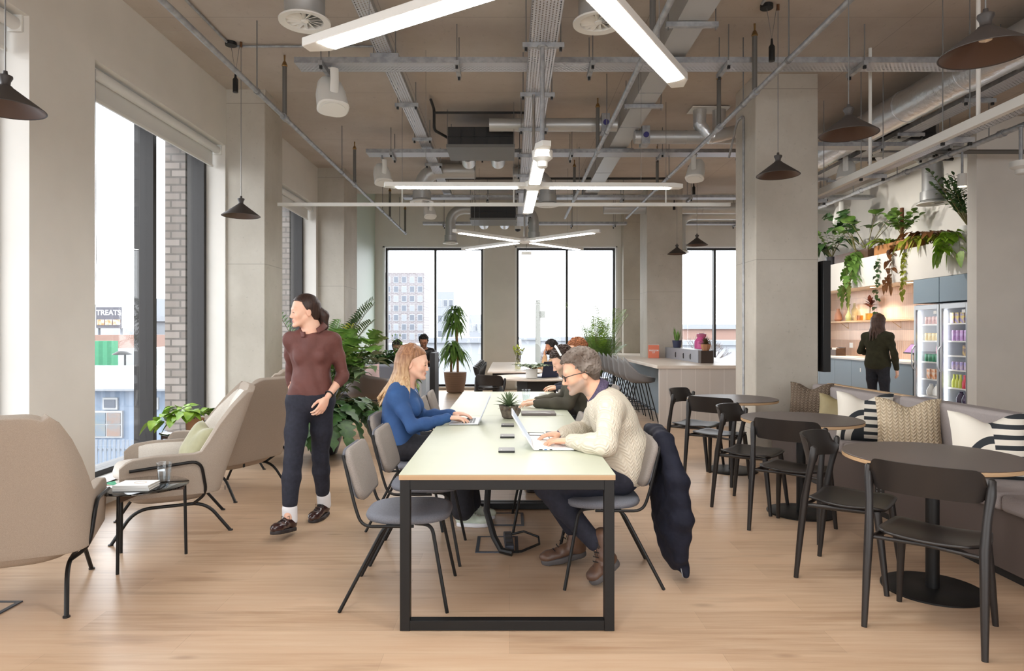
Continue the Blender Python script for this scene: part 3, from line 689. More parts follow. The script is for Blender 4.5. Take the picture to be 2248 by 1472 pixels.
# white trunking on poles above the bench, spotlight cylinder
t = thing('lighting_trunking', 'long white trunking on white poles above the bench', 'light track', (3.65, 0, 3.03))
MB().box(-.03, .03, 1.8, 8.1, 0, .075).obj('trunking', M['whiteplastic'], t, bevel=.004)
for y in (2.06, 3.6, 5.14, 6.68): MB().cyl((0, y, .07), (0, y, ZC-3.034), .016, n=10).obj('pole', M['whiteplastic'], t)
for y in (4.3, 5.9, 7.4): MB().box(-.09, .09, y-.02, y+.02, .075, .1).obj('clamp', M['galv'], t)
def cylspot(lab, x, y, z, ztop):
    t = thing('cylinder_spotlight', lab, 'spotlight', (x, y, z))
    MB().lathe([(.045, .005), (.05, 0), (.05, .15), (.045, .155)], n=24).obj('body', M['whiteplastic'], t)
    MB().lathe([(.042, .003), (.042, .006)], n=24).obj('lens', M['warmled'], t)
    MB().cyl((0, 0, .15), (0, 0, ztop-z), .014, n=10).obj('stem', M['galv'], t)
cylspot('white cylinder spotlight on a stem above the zz plant', 5.52, 8.05, 3.2, 3.65)
t = thing('added_fill_track', 'added white fill light track, unseen behind the concrete column, aimed at the kitchen wall', 'light track', (4.45, 11.3, 3.4))  # added track with spots, hidden by the column, to brighten the kitchen wall
MB().box(-.02, .02, -1.4, 1.4, 0, .035).obj('track', M['whiteplastic'], t)
for y in (-1.2, 1.2): MB().cyl((0, y, .03), (0, y, ZC-3.4), .004, n=6).obj('suspension_wire', M['rod'], t)
for y in (-1.0, .1, 1.2):
    d = Vector((2.0, .05, -.75)).normalized(); q = Vector((0, y, -.08))
    h_ = MB().cyl(q-d*.07, q+d*.07, .042, n=18).obj('spot_head', M['whiteplastic'], t); MB().cyl(q+d*.071, q+d*.074, .036, n=18).obj('lens', M['warmled'], h_); MB().cyl((0, y, 0), q, .008, n=8).obj('swivel', M['whiteplastic'], h_)
    l = bpy.data.lights.new('added_fill_spot', 'SPOT'); l.energy = 62; l.color = (1, .96, .9); l.spot_size = radians(110); l.spot_blend = .8; l.shadow_soft_size = .05
    o = bpy.data.objects.new('added_fill_spot', l); COL.objects.link(o); o.parent = t; o.location = q+d*.1; o.rotation_euler = d.to_track_quat('-Z', 'Y').to_euler()
# white loudspeakers
def speaker(lab, x, y, z, yaw, s=1.0):
    t = thing('loudspeaker', lab, 'speaker', (x, y, z), yaw)
    b = MB(); n = 24
    Rt = Matrix.Rotation(radians(-28), 4, 'X')
    prof = [(.02, .17), (.07, .165), (.1, .12), (.12, .02), (.125, -.1), (.13, -.14), (.118, -.15)]
    vs = []; fs = []
    def sec(w, z_, dd):
        return [Vector((w*(abs(cos(a))**.7)*(1 if cos(a) >= 0 else -1), dd*(abs(sin(a))**.7)*(1 if sin(a) >= 0 else -1), z_)) for a in [2*pi*j/n for j in range(n)]]
    for w_, z_ in prof: vs += sec(w_, z_, w_*.72)
    for i in range(len(prof)-1):
        for j in range(n): fs.append((i*n+j, i*n+(j+1) % n, (i+1)*n+(j+1) % n, (i+1)*n+j)[::-1])
    fs += [tuple(range(n)), tuple((len(prof)-1)*n+j for j in range(n))[::-1]]
    b.add(vs, fs); b.xf(Rt @ Matrix.Scale(s, 4)); b.obj('cabinet', M['whiteplastic'], t)
    b = MB()
    for q in (-1,): b.tube([(0, .09*q, -.02), (0, .1*q, .1), (0, .08*q, .2), (0, 0, .22)], .035, 8, flat=.35)
    b.xf(Matrix.Rotation(radians(6), 4, 'X') @ Matrix.Scale(s, 4)); b.obj('bracket', M['whiteplastic'], t)
    MB().cyl((0, 0, .2*s), (0, 0, 3.955-z), .012, n=8).obj('mounting_stem', M['galv'], t)
    g = MB(); g.lathe([(.1, -.152), (.1, -.158)], n=20); g.xf(Rt @ Matrix.Scale(s, 4) @ Matrix.Diagonal((1, .72, 1, 1))); g.obj('grille', M['whiteplastic'], t)
speaker('white loudspeaker hung under the left end of the nearest cross tray', -1.7, 6.3, 3.68, radians(30), 1.15)
speaker('white loudspeaker under the left end of the second cross tray', -1.82, 9.45, 3.68, radians(30))
speaker('white loudspeaker under the second cross tray left of the concrete column', 2.63, 9.3, 3.7, radians(-35))
speaker('white loudspeaker above the kitchen right of the concrete column, upper one', 4.75, 9.3, 3.68, radians(-35))
speaker('white loudspeaker in front of the kitchen wall above the monstera, lower one', 6.2, 12.3, 3.62, radians(-35), 1.15)
speaker('white loudspeaker behind the left arm of the cross light', -1.5, 12.4, 3.7, radians(25), .9)
# recessed grilles by the left wall
for y in (6.4, 7.5, 11.2): tag(MB().box(-3.3, -3.0, y-.1, y+.1, ZC-.004, ZC).obj('ceiling_vent_plate', M['ceiling']), 'small square ceiling vent by the left wall, %s' % {6.4: 'nearest', 7.5: 'above the left column', 11.2: 'farthest back'}[y], 'air vent')
# ================================================================ furniture
M['tabletop'] = mat('pale_sage_laminate', srgb(192, 196, 175), .42, col2=srgb(188, 192, 171), ns=3)
M['ply'] = stripemat('birch_plywood_edge', 'z', 160, .5, srgb(198, 168, 132), srgb(170, 136, 100), .6)
M['greyfab'] = mat('warm_grey_felt', srgb(150, 142, 136), .95, col2=srgb(134, 127, 122), ns=260, detail=2, bump=.25, bs=320, dist=.002, spec=.2)
M['bluegrey'] = mat('slate_grey_felt', srgb(122, 124, 132), .95, col2=srgb(108, 110, 118), ns=260, detail=2, bump=.25, bs=320, dist=.002, spec=.2)
M['blackwood'] = mat('black_stained_wood', srgb(30, 26, 25), .42, col2=srgb(37, 32, 30), ns=9, stretch=(1, 1, .15))
M['toplam'] = mat('brown_grey_laminate', srgb(92, 82, 79), .45)
M['cream'] = mat('oat_boucle_fabric', srgb(226, 220, 212), .95, col2=srgb(214, 207, 198), ns=240, detail=2, bump=.35, bs=260, dist=.003, spec=.15)
M['taupe'] = mat('taupe_woven_fabric', srgb(180, 167, 154), .95, col2=srgb(158, 146, 134), ns=520, detail=2, bump=.35, bs=300, dist=.003, spec=.15)
M['smoke'] = glassmat('smoked_glass', srgb(92, 92, 96), fk=1.3, extra=.1)
M['walnut'] = mat('dark_walnut_wood', srgb(72, 52, 40), .45, col2=srgb(92, 68, 52), ns=8, stretch=(1, 6, 1))
M['bench'] = mat('mauve_grey_upholstery', srgb(166, 158, 156), .95, col2=srgb(154, 146, 145), ns=240, detail=2, bump=.2, bs=300, dist=.002, spec=.15)
M['benchbase'] = mat('brown_bench_panel', srgb(92, 80, 75), .55)
M['oak'] = mat('pale_oak_edge', srgb(206, 176, 142), .5, col2=srgb(192, 160, 124), ns=6, stretch=(1, 8, 8))
M['bartop'] = mat('pale_bar_top', srgb(226, 214, 202), .4, col2=srgb(220, 206, 192), ns=4)
M['barpanel'] = stripemat('white_boarded_panel', 'x', 4.6, .03, srgb(205, 198, 192), srgb(228, 222, 217), .55)
M['shellgrey'] = mat('grey_plastic_shell', srgb(108, 105, 104), .5)
M['bluepanel'] = mat('grey_blue_laminate', srgb(134, 152, 165), .5)

# ---- long tables
def long_table(lab, y0, y1):
    t = thing('long_table', lab, 'table', (-.01, (y0+y1)/2, 0)); L = (y1-y0)/2-.002; w = .515
    MB().box(-w, w, -L, L, .7435, .747).obj('laminate_top', M['tabletop'], t)
    MB().box(-w, w, -L, L, .72, .7435).obj('tabletop', M['ply'], t)
    s = .048
    for y in (-L+.004, L-.004-s):
        b = MB(); b.box(-w+.004, -w+.004+s, y, y+s, 0, .72); b.box(w-.004-s, w-.004, y, y+s, 0, .72)
        b.box(-w+.004+s, w-.004-s, y, y+s, .672, .72); b.box(-w+.004+s, w-.004-s, y, y+s, 0.004, .05)
        b.obj('leg_frame', M['black'], t, bevel=.002)
    for x in (-w+.06, w-.06-.03): MB().box(x, x+.03, -L+.05, L-.05, .68, .72).obj('side_rail', M['black'], t)
    return t
long_table('nearest long sage topped table with black frame, two people working at it', 3.138, 5.358)
T2 = long_table('second long sage table, end to end behind the nearest one', 5.362, 7.56)
MB().box(-.02, -.012, -.75, .6, .7465, .7475).obj('cable_slot', M['blackp'], T2)

# ---- upholstered side chair (faces local +x)
def padmesh(wy, wz, r, th, sx=0):
    """soft rounded pad in local yz, thickness along x"""
    b = MB(); P = rrect(wy, wz, r, 6); n = len(P)
    lay = [(.0, .86), (.12, .97), (.5, 1.0), (.88, .97), (1.0, .86)]
    vs = []; fs = []
    for tx, sc in lay:
        k = th*(tx-.5)
        for y, z in P: vs.append(Vector((k - .35*sx*(y/wy)**2, y*sc*(1 if sc > .9 else .97), z*sc)))
    for i in range(len(lay)-1):
        for j in range(n): fs.append((i*n+j, i*n+(j+1) % n, (i+1)*n+(j+1) % n, (i+1)*n+j))
    a = len(vs); vs += [Vector((-th*.54, 0, 0)), Vector((th*.54, 0, 0))]
    fs += [(a, (j+1) % n, j) for j in range(n)]+[(a+1, (len(lay)-1)*n+j, (len(lay)-1)*n+(j+1) % n) for j in range(n)]
    return b.add(vs, fs)
def make_side_chair():
    t = thing('side_chair', '', 'chair')
    b = padmesh(.45, .455, .17, .045); b.xf(Matrix.Translation((.05, 0, .455)) @ Matrix.Rotation(pi/2, 4, 'Y')); b.obj('seat', M['bluegrey'], t, smooth=60)
    MB().xf(Matrix())
    b = padmesh(.43, .285, .075, .04, .1); b.xf(Matrix.Translation((-.205, 0, .685)) @ Matrix.Rotation(radians(-17), 4, 'Y')); b.obj('backrest', M['greyfab'], t, smooth=60)
    b = padmesh(.425, .28, .075, .016, .1); b.xf(Matrix.Translation((-.228, 0, .684)) @ Matrix.Rotation(radians(-17), 4, 'Y')); b.obj('back_shell', M['bluegrey'], t, smooth=60)
    for s in (-1, 1):
        MB().tube(bend([(.275, .255*s, 0), (.19, .195*s, .43), (.1, .17*s, .43)], .05), .0095, 8).obj('leg', M['black'], t)
        MB().tube(bend([(-.275, .25*s, 0), (-.05, .2*s, .43), (.06, .17*s, .43)], .05), .0095, 8).obj('leg', M['black'], t)
        MB().tube(bend([(.1, .215*s, .428), (-.165, .222*s, .428), (-.2, .224*s, .53), (-.268, .2*s, .79)], .06), .0085, 8).obj('back_frame', M['black'], t)
    return t
sc0 = make_side_chair()
first = [True]
def side_chair(x, y, rz, lab):
    if first[0]:
        first[0] = False; sc0.location = (x, y, 0); sc0.rotation_euler = (0, 0, rz); sc0['label'] = lab; sc0['group'] = 'grey upholstered chairs at the long tables'; return sc0
    return dup(sc0, (x, y, 0), rz, lab)
side_chair(-.59, 3.605, 0, 'empty grey padded chair at the near left corner of the long table')
side_chair(-.575, 4.27, 0, 'empty grey padded chair between the near corner chair and the woman in blue')
side_chair(-.75, 4.96, 0, 'grey padded chair the woman in blue sits on')
side_chair(-.57, 6.2, 0, 'grey padded chair at the second table, first beyond the woman in blue')
side_chair(-.57, 6.85, 0, 'grey padded chair at the second table, second beyond the woman in blue')
side_chair(.58, 3.9, pi, 'grey padded chair under the man in the cream jumper, dark coat over its back')
side_chair(.30, 4.92, pi, 'empty grey padded chair pushed in behind the man in the cream jumper')
side_chair(.66, 6.0, pi, 'grey padded chair the man in the olive top sits on')
side_chair(.29, 6.86, pi, 'empty grey padded chair pushed in beyond the olive topped man')

# ---- black wooden chair (faces local +x)
def make_wood_chair():
    t = thing('wooden_chair', '', 'chair')
    def bk(a, v, off):
        th = a*1.12; R = .262+off
        hh = .076*sqrt(max(.02, 1-max(0, (abs(a)-.72)/.28)**2.4))
        z = .735+v*hh+.008*(1-a*a)
        return Vector((-.245-.02*v+.262*.72*(1-cos(th))-off*cos(th), (R)*sin(th)*.985, z))
    b = MB(); nu, nv = 28, 6
    F = [bk(-1+2*i/nu, -1+2*j/nv, -.007) for i in range(nu+1) for j in range(nv+1)]; B = [bk(-1+2*i/nu, -1+2*j/nv, .007) for i in range(nu+1) for j in range(nv+1)]
    g = lambda i, j, o=0: o+i*(nv+1)+j
    N = len(F); fs = []
    for i in range(nu):
        for j in range(nv): fs += [(g(i, j), g(i, j+1), g(i+1, j+1), g(i+1, j)), (g(i, j, N), g(i+1, j, N), g(i+1, j+1, N), g(i, j+1, N))]
        fs += [(g(i, 0), g(i+1, 0), g(i+1, 0, N), g(i, 0, N)), (g(i, nv), g(i, nv, N), g(i+1, nv, N), g(i+1, nv))]
    for j in range(nv): fs += [(g(0, j), g(0, j, N), g(0, j+1, N), g(0, j+1)), (g(nu, j), g(nu, j+1), g(nu, j+1, N), g(nu, j, N))]
    b.add(F+B, fs).obj('backrest', M['blackwood'], t, smooth=50)
    # dished seat shell
    def seat(u, v):
        x = -.19+.4*u; wy = .205+.02*sin(pi*min(1, u*1.1))-.05*max(0, .25-u)*2
        e = 1-max(0, (u-.86)/.14)**2*.16-max(0, (.12-u)/.12)**2*.1
        y = (v*2-1)*wy*e
        return Vector((x, y, .445+.012*(v*2-1)**2+.006*cos(u*6)-.014*max(0, (u-.8)/.2)**2))
    MB().grid(seat, 16, 14).obj('seat', M['blackwood'], t, smooth=60, solid=.012)
    for s in (-1, 1):
        MB().tube([(-.235, .24*s, 0), (-.212, .236*s, .25), (-.19, .232*s, .46), (-.165, .238*s, .6), (-.142, .247*s, .7), (-.135, .249*s, .765), (-.134, .249*s, .775)], [.0135, .0185, .0215, .0175, .021, .018, .008], 12).obj('leg', M['blackwood'], t, smooth=60)
        MB().tube([(.225, .208*s, 0), (.2, .195*s, .22), (.175, .18*s, .42), (.17, .178*s, .436)], [.0135, .018, .0215, .02], 12).obj('leg', M['blackwood'], t, smooth=60)
        MB().tube([(-.19, .222*s, .428), (0, .198*s, .43), (.175, .178*s, .43)], [.012, .016, .012], 8).obj('side_rail', M['blackwood'], t, smooth=60)
    MB().tube([(-.185, -.225, .43), (-.165, 0, .434), (-.185, .225, .43)], .01, 8).obj('rear_rail', M['blackwood'], t)
    MB().tube([(.172, -.178, .43), (.172, .178, .43)], .012, 8).obj('front_rail', M['blackwood'], t)
    return t
wc0 = make_wood_chair(); wfirst = [True]
def wood_chair(x, y, rz, lab, group='black wooden chairs'):
    if wfirst[0]:
        wfirst[0] = False; o = wc0; o.location = (x, y, 0); o.rotation_euler = (0, 0, rz); o['label'] = lab; o['group'] = group; return o
    return dup(wc0, (x, y, 0), rz, lab, group)
for (x, y, a, lab) in ((2.052, 3.19, 45, 'black wooden chair nearest the camera at bottom right, its back towards us'),
    (2.0, 3.87, -40, 'black wooden chair second nearest, facing right at the nearest round table'),
    (2.06, 4.76, 47, 'black wooden chair third nearest, back to us at the middle round table'),
    (1.985, 5.42, -40, 'black wooden chair facing right at the middle round table'),
    (2.03, 6.4, 46, 'black wooden chair with bright seat, back to us at the farthest round table'),
    (1.99, 7.06, -40, 'black wooden chair farthest left by the bar end, at the farthest round table')):
    wood_chair(x, y, radians(a), lab, 'black wooden chairs around the round tables')
nth = ('nearest', 'second', 'third', 'fourth', 'fifth', 'farthest')
for i in range(6): wood_chair(-.38, 11.75+.56*i, radians(2), 'black wooden chair, %s in the row along the far white table' % nth[i], 'black wooden chairs in a row at the far table')
wood_chair(-.2, 9.62, radians(58), 'black wooden chair alone at the oval table, back to us behind the spiky plant')

# ---- round pedestal tables
def round_table(lab, x, y, r=.45, z=.745, mtop='toplam'):
    t = thing('round_table', lab, 'table', (x, y, 0))
    MB().lathe([(r-.003, z-.006), (r, z-.004), (r, z-.002), (r-.002, z)], n=72).obj('laminate_top', M[mtop], t)
    MB().lathe([(r-.004, z-.028), (r, z-.025), (r, z-.006)], n=72).obj('tabletop', M['ply'], t)
    MB().cyl((0, 0, .012), (0, 0, z-.028), .034, n=28).obj('pedestal', M['black'], t)
    MB().lathe([(.255, 0), (.255, .009), (.25, .012), (.04, .014)], n=64).obj('base_plate', M['black'], t)
    MB().lathe([(.13, z-.034), (.13, z-.028)], n=24).obj('top_bracket', M['black'], t)
round_table('round brown topped table nearest the camera, at the right', 2.345, 3.66)
round_table('middle of the three round brown tables along the bench', 2.305, 5.22)
round_table('farthest of the three round brown tables, before the bar end', 2.30, 6.82)

# ---- bench with cushions
t = thing('banquette_bench', 'long mauve grey upholstered bench with brown base on the right', 'bench', (0, 0, 0))
Y0, Y1 = 1.4, 7.15
MB().box(2.84, 3.5, Y0, Y1, .06, .40).obj('base_panel', M['benchbase'], t, bevel=.003)
MB().box(2.88, 3.5, Y0, Y1, 0, .06).obj('plinth', M['blackp'], t)
MB().box(3.44, 3.5, Y0, Y1, .40, .875).obj('back_panel', M['oak'], t, bevel=.002)
def cushion(name, x0, x1, y0, y1, z0, z1, m, parent, bv=.03, seg=4):
    o = MB().box(x0, x1, y0, y1, z0, z1).obj(name, m, parent); q = o.modifiers.new('bevel', 'BEVEL'); q.width = bv; q.segments = seg; return o
ys = [Y0, 3.78, 5.56, Y1]
for a, b_ in zip(ys[:-1], ys[1:]):
    cushion('seat_cushion', 2.80, 3.36, a+.004, b_-.004, .40, .50, M['bench'], t)
    cushion('back_cushion', 3.27, 3.44, a+.004, b_-.004, .47, .87 if a > 5 else .89, M['bench'], t)
o = MB().box(2.834, 2.842, 5.0, 5.12, .17, .25).obj('power_socket', M['blackp'], t, bevel=.003)
for q in (5.03, 5.085):
    for dz in (.195, .22): MB().box(2.831, 2.836, q, q+.008, dz, dz+.012).obj('socket_hole', M['galv'], o)

# ---- cushions
def cushion_mat_knit(name, c1, c2, f=26):
    m, nt, b = newmat(name); b.inputs['Roughness'].default_value = .95; b.inputs['Specular IOR Level'].default_value = .15
    sp = nd(nt, 'ShaderNodeSeparateXYZ'); nt.links.new(coords(nt), sp.inputs[0])
    u = mth(nt, 'MULTIPLY', sp.outputs[0], f); z = mth(nt, 'MULTIPLY', sp.outputs[2], f*1.5)
    pu = mth(nt, 'PINGPONG', u, .5); v = mth(nt, 'PINGPONG', mth(nt, 'ADD', z, mth(nt, 'MULTIPLY', pu, 1.6)), .5)
    h = mth(nt, 'MULTIPLY', mth(nt, 'POWER', mth(nt, 'MULTIPLY', v, 2), .6), mth(nt, 'POWER', mth(nt, 'MULTIPLY', pu, 2), .5))
    nt.links.new(mixc(nt, h, c2, c1), b.inputs['Base Color'])
    q = nd(nt, 'ShaderNodeBump'); q.inputs['Strength'].default_value = .9; q.inputs['Distance'].default_value = .012
    nt.links.new(h, q.inputs['Height']); nt.links.new(q.outputs[0], b.inputs['Normal']); return m
def cushion_mat_bw(name, flip):
    m, nt, b = newmat(name); b.inputs['Roughness'].default_value = .95; b.inputs['Specular IOR Level'].default_value = .15
    sp = nd(nt, 'ShaderNodeSeparateXYZ'); nt.links.new(coords(nt), sp.inputs[0])
    x = mth(nt, 'MULTIPLY', sp.outputs[0], flip); z = sp.outputs[2]
    st = mth(nt, 'LESS_THAN', mth(nt, 'FRACT', mth(nt, 'MULTIPLY', mth(nt, 'ADD', z, 3), 16)), .45)
    right = mth(nt, 'GREATER_THAN', x, .0)
    d = mth(nt, 'POWER', mth(nt, 'ADD', mth(nt, 'POWER', x, 2), mth(nt, 'MULTIPLY', mth(nt, 'POWER', z, 2), .45)), .5)
    disc = mth(nt, 'LESS_THAN', d, .10)
    ring = mth(nt, 'MULTIPLY', mth(nt, 'GREATER_THAN', d, .15), mth(nt, 'LESS_THAN', d, .18))
    left = mth(nt, 'MAXIMUM', disc, ring)
    f = mth(nt, 'ADD', mth(nt, 'MULTIPLY', right, st), mth(nt, 'MULTIPLY', mth(nt, 'SUBTRACT', 1, right), left))
    nt.links.new(mixc(nt, f, srgb(232, 226, 214), srgb(58, 62, 66)), b.inputs['Base Color'])
    n = nd(nt, 'ShaderNodeTexNoise'); n.inputs['Scale'].default_value = 200
    q = nd(nt, 'ShaderNodeBump'); q.inputs['Strength'].default_value = .3; q.inputs['Distance'].default_value = .003
    nt.links.new(n.outputs[0], q.inputs['Height']); nt.links.new(q.outputs[0], b.inputs['Normal']); return m
M['knitbrown'] = cushion_mat_knit('brown_chunky_knit', srgb(142, 126, 110), srgb(96, 82, 70))
M['knitcream'] = cushion_mat_knit('cream_chunky_knit', srgb(226, 210, 184), srgb(186, 166, 138))
M['bw1'] = cushion_mat_bw('black_and_white_weave', 1); M['bw2'] = cushion_mat_bw('black_and_white_weave_wide', 1)
M['olivefab'] = mat('olive_satin', srgb(160, 146, 108), .6, col2=srgb(142, 128, 92), ns=5, bump=.3, bs=7, dist=.02)
M['sagevelvet'] = mat('sage_green_velvet', srgb(170, 166, 132), .7, col2=srgb(150, 146, 112), ns=6, bump=.3, bs=8, dist=.02, sheen=.3)
M['pinkfab'] = mat('dusty_pink_cotton', srgb(214, 186, 184), .85, bump=.2, bs=9, dist=.01)
M['linen'] = mat('cushion_backing_linen', srgb(196, 184, 162), .95)
def pillow(lab, loc, yaw, lean, size, m, m2='linen', th=.1, roll=0, chop=.17, group=None):
    """local x width, z height, faces local -y"""
    t = thing('cushion', lab, 'cushion', loc, yaw, group)
    def S(sgn):
        def f(u, v):
            x = 2*u-1; z = 2*v-1
            px = x*(1-.07*(1-z*z)); pz = z*(1-.07*(1-x*x)) - chop*max(0, z)**1.5*math.exp(-(x/.4)**2)*1.6
            y = sgn*th*((1-x**4)*(1-z**4))**.55*(1-.35*max(0, z)*math.exp(-(x/.3)**2))
            return Vector((px*size/2, y, pz*size/2+size/2*.93))
        return f
    Mx = Matrix.Rotation(roll, 4, 'Y') @ Matrix.Rotation(-lean, 4, 'X')
    MB().grid(S(-1), 18, 18).xf(Mx).obj('cushion_front', M[m], t, smooth=70)
    b = MB().grid(S(1), 18, 18).xf(Mx); b.f = [f[::-1] for f in b.f]; b.obj('cushion_back', M[m2], t, smooth=70)
    return t
pillow('brown chunky knit cushion at the far end of the bench by the column', (3.1, 6.82, .5), radians(-38), radians(14), .43, 'knitbrown', 'knitbrown')
pillow('small crumpled olive cushion on the bench between brown and patterned ones', (3.12, 6.3, .5), radians(-40), radians(18), .36, 'olivefab', 'olivefab')
pillow('black and white patterned cushion on the bench behind the middle round table', (3.02, 5.62, .5), radians(-30), radians(16), .44, 'bw1')
pillow('cream chunky knit cushion on the bench between the two patterned ones', (3.05, 5.03, .5), radians(-24), radians(16), .45, 'knitcream')
pillow('black and white patterned cushion at the right edge of the photo', (3.06, 4.18, .5), radians(-20), radians(16), .44, 'bw2')

# ---- lounge armchairs (face local +x)
def make_armchair():
    t = thing('lounge_armchair', '', 'armchair')
    def sm(a, b, x): q = min(1, max(0, (x-a)/(b-a))); return q*q*(3-2*q)
    def shell(off):
        def f(u, v):
            s = 2*u-1; a = abs(s); sg = 1 if s > 0 else -1
            # plan curve
            if a < .36: px, py = -.26, .3*a/.36*.9
            elif a < .56:
                q = (a-.36)/.2*pi/2; px, py = -.26+.09*(1-cos(q)), .27+.09*sin(q)
            else: px, py = -.17+.5*(a-.56)/.44, .36
            bk = 1-sm(.40, .585, a)
            top = .585+.445*bk-.02*sm(.8, 1, a); bot = .3
            if a > .93: top -= .05*((a-.93)/.07)**2
            if a < .4: top -= .10*max(0, (a-.22)/.18)**3*.35
            z = bot+(top-bot)*v
            lean = (z-.3)
            x = px-(.30*lean*bk)-.06*max(0, lean)**2*bk; y = py*(1-.13*bk*sm(.5, 1, v))+.05*lean*(1-bk)
            cr = .03*bk*(1-(a/.5)**2) if a < .5 else 0
            return Vector((x-cr*.5, sg*y, z))
        return f
    MB().grid(shell(0), 60, 22).obj('shell', M['taupe'], t, smooth=80, solid=.05).modifiers['solid'].offset = 0
    o = t.children[0] if t.children else kids(t)[0]
    o.modifiers['solid'].use_rim = True
    q = o.modifiers.new('soft', 'BEVEL'); q.width = .02; q.segments = 3; q.limit_method = 'ANGLE'; q.angle_limit = radians(50)
    # inner lining: paler padding on the sitting side
    def inner(u, v):
        p = shell(0)(.03+.94*u, .04+.91*v); s = 2*u-1
        c_ = Vector((.12, 0, p.z)); d = (c_-p); d.z = 0
        e_ = min(1, (1-v)*7, u*16, (1-u)*16); return p+d.normalized()*(.012+.026*max(0, e_))
    MB().grid(inner, 60, 18).obj('inner_padding', M['cream'], t, smooth=80, solid=.018)
    # seat cushion and tub
    b = MB(); P = rrect(.62, .6, .16, 6); n = len(P)
    lay = [(.395, .9), (.42, .99), (.45, 1), (.465, .96), (.472, .8)]
    vs = [Vector((x*k+.07, y*k, z+.03*max(0, x))) for z, k in lay for x, y in P]; fs = [(i*n+j, i*n+(j+1) % n, (i+1)*n+(j+1) % n, (i+1)*n+j) for i in range(len(lay)-1) for j in range(n)]
    fs += [tuple(range(n))[::-1], tuple((len(lay)-1)*n+j for j in range(n))]
    b.add(vs, fs).obj('seat_cushion', M['cream'], t, smooth=60)
    b = MB(); P = rrect(.6, .66, .2, 6); n = len(P)
    lay = [(.225, .62), (.24, .8), (.27, .93), (.32, 1), (.395, 1.0)]
    vs = [Vector((x*k+.03, y*k, z)) for z, k in lay for x, y in P]; fs = [(i*n+j, i*n+(j+1) % n, (i+1)*n+(j+1) % n, (i+1)*n+j) for i in range(len(lay)-1) for j in range(n)]
    fs += [tuple(range(n))[::-1], tuple((len(lay)-1)*n+j for j in range(n))]
    b.add(vs, fs).obj('seat_tub', M['taupe'], t, smooth=60)
    for s in (-1, 1):
        MB().tube(bend([(.38, .31*s, .0), (.24, .285*s, .215), (-.2, .285*s, .215), (-.36, .31*s, 0)], .1, 7), .0115, 10).obj('leg_frame', M['black'], t)
        for x in (.38, -.36): MB().cyl((x, .31*s, 0), (x, .31*s, .008), .017, n=10).obj('foot', M['blackp'], t)
        MB().tube(bend([(.27, .412*s, .50), (-.16, .412*s, .535), (-.2, .385*s, .3), (-.12, .285*s, .215)], .07, 6), .0105, 10).obj('arm_support', M['black'], t)
    MB().box(-.335, -.331, .18, .2, .27, .3).obj('fabric_tag', M['blackp'], t)
    return t
ac0 = make_armchair(); g = 'high backed lounge armchairs by the left windows'
ac0.location = (-2.64, 3.5, 0); ac0.rotation_euler = (0, 0, radians(114)); ac0['label'] = 'high backed taupe armchair at the left edge, its back towards us'; ac0['group'] = g
dup(ac0, (-2.47, 4.86, 0), radians(208), 'pale armchair facing left with a sage cushion on it, behind the side table')
dup(ac0, (-2.50, 5.95, 0), radians(157), 'pale armchair turned away beside the walking person, behind the sage cushion')
dup(ac0, (-2.86, 7.22, 0), radians(172), 'pale armchair farthest back, only its top showing behind the others')
pillow('sage green velvet cushion in the armchair facing left', (-2.37, 4.88, .475), radians(-42), radians(30), .31, 'sagevelvet', 'sagevelvet', chop=.1, th=.075, roll=radians(8))
pillow('sage green cushion behind it, in the armchair turned away', (-2.44, 5.86, .475), radians(-100), radians(26), .34, 'sagevelvet', 'sagevelvet', chop=.1, th=.075)

# ---- glass topped side tables
def side_table(lab, x, y, z, r, a0):
    t = thing('glass_side_table', lab, 'side table', (x, y, 0), a0)
    MB().lathe([(r-.004, z-.01), (r, z-.007), (r, z-.002), (r-.003, z)], n=64).obj('glass_top', M['smoke'], t)
    for k in range(3):
        a = 2*pi*k/3; c_, s_ = cos(a), sin(a)
        MB().cyl((c_*r*.93, s_*r*.93, 0), (c_*r*.9, s_*r*.9, z-.012), .0095, n=12).obj('leg', M['black'], t)
        MB().obox((c_*r*.46, s_*r*.46, z-.032), (r*.86, .02, .04), Matrix.Rotation(a, 3, 'Z')).obj('wooden_spar', M['walnut'], t)
side_table('round smoked glass side table nearest, with two books and a tumbler', -2.295, 4.13, .47, .265, radians(-92))
side_table('round smoked glass side table by the window with the green trailing plant', -3.07, 6.32, .475, .25, radians(-150))

# ---- bar, stools
t = thing('bar_counter', 'long white bar counter running back to the far window, boarded end panel', 'bar counter', (0, 0, 0))
b = MB()
zb = .875
b.box(2.24, 2.735, 10, 16.1, zb, .925); b.box(2.735, 3.455, 10, 13.145, zb, .925); b.box(2.735, 3.455, 13.855, 16.1, zb, .925); b.box(3.455, 4.1, 10, 16.1, zb, .925)
b.obj('countertop', M['bartop'], t, bevel=.003)
MB().box(2.28, 4.08, 10.03, 10.09, 0, zb).obj('end_panel', M['barpanel'], t)
b = MB(); b.box(2.62, 2.68, 10.09, 16.1, 0, zb); b.obj('side_panel', M['bluepanel'], t)
rz_ = MB().box(3.1, 3.36, 10.85, 13.13, .925, 1.135).obj('socket_riser', mat('riser_grey', srgb(150, 152, 160), .4), t, bevel=.004)
for y in (11.3, 11.75, 12.3):
    MB().box(3.092, 3.1, y-.02, y+.02, .965, 1.06).obj('socket_plate', M['blackp'], rz_)
    MB().box(3.094, 3.1, y+.06, y+.1, .98, 1.04).obj('usb_plate', M['galv'], rz_)
t = thing('bar_stool', 'grey shell bar stool nearest the camera, first along the bar', 'bar stool', (2.08, 10.45, 0), 0, 'grey shell bar stools along the bar')
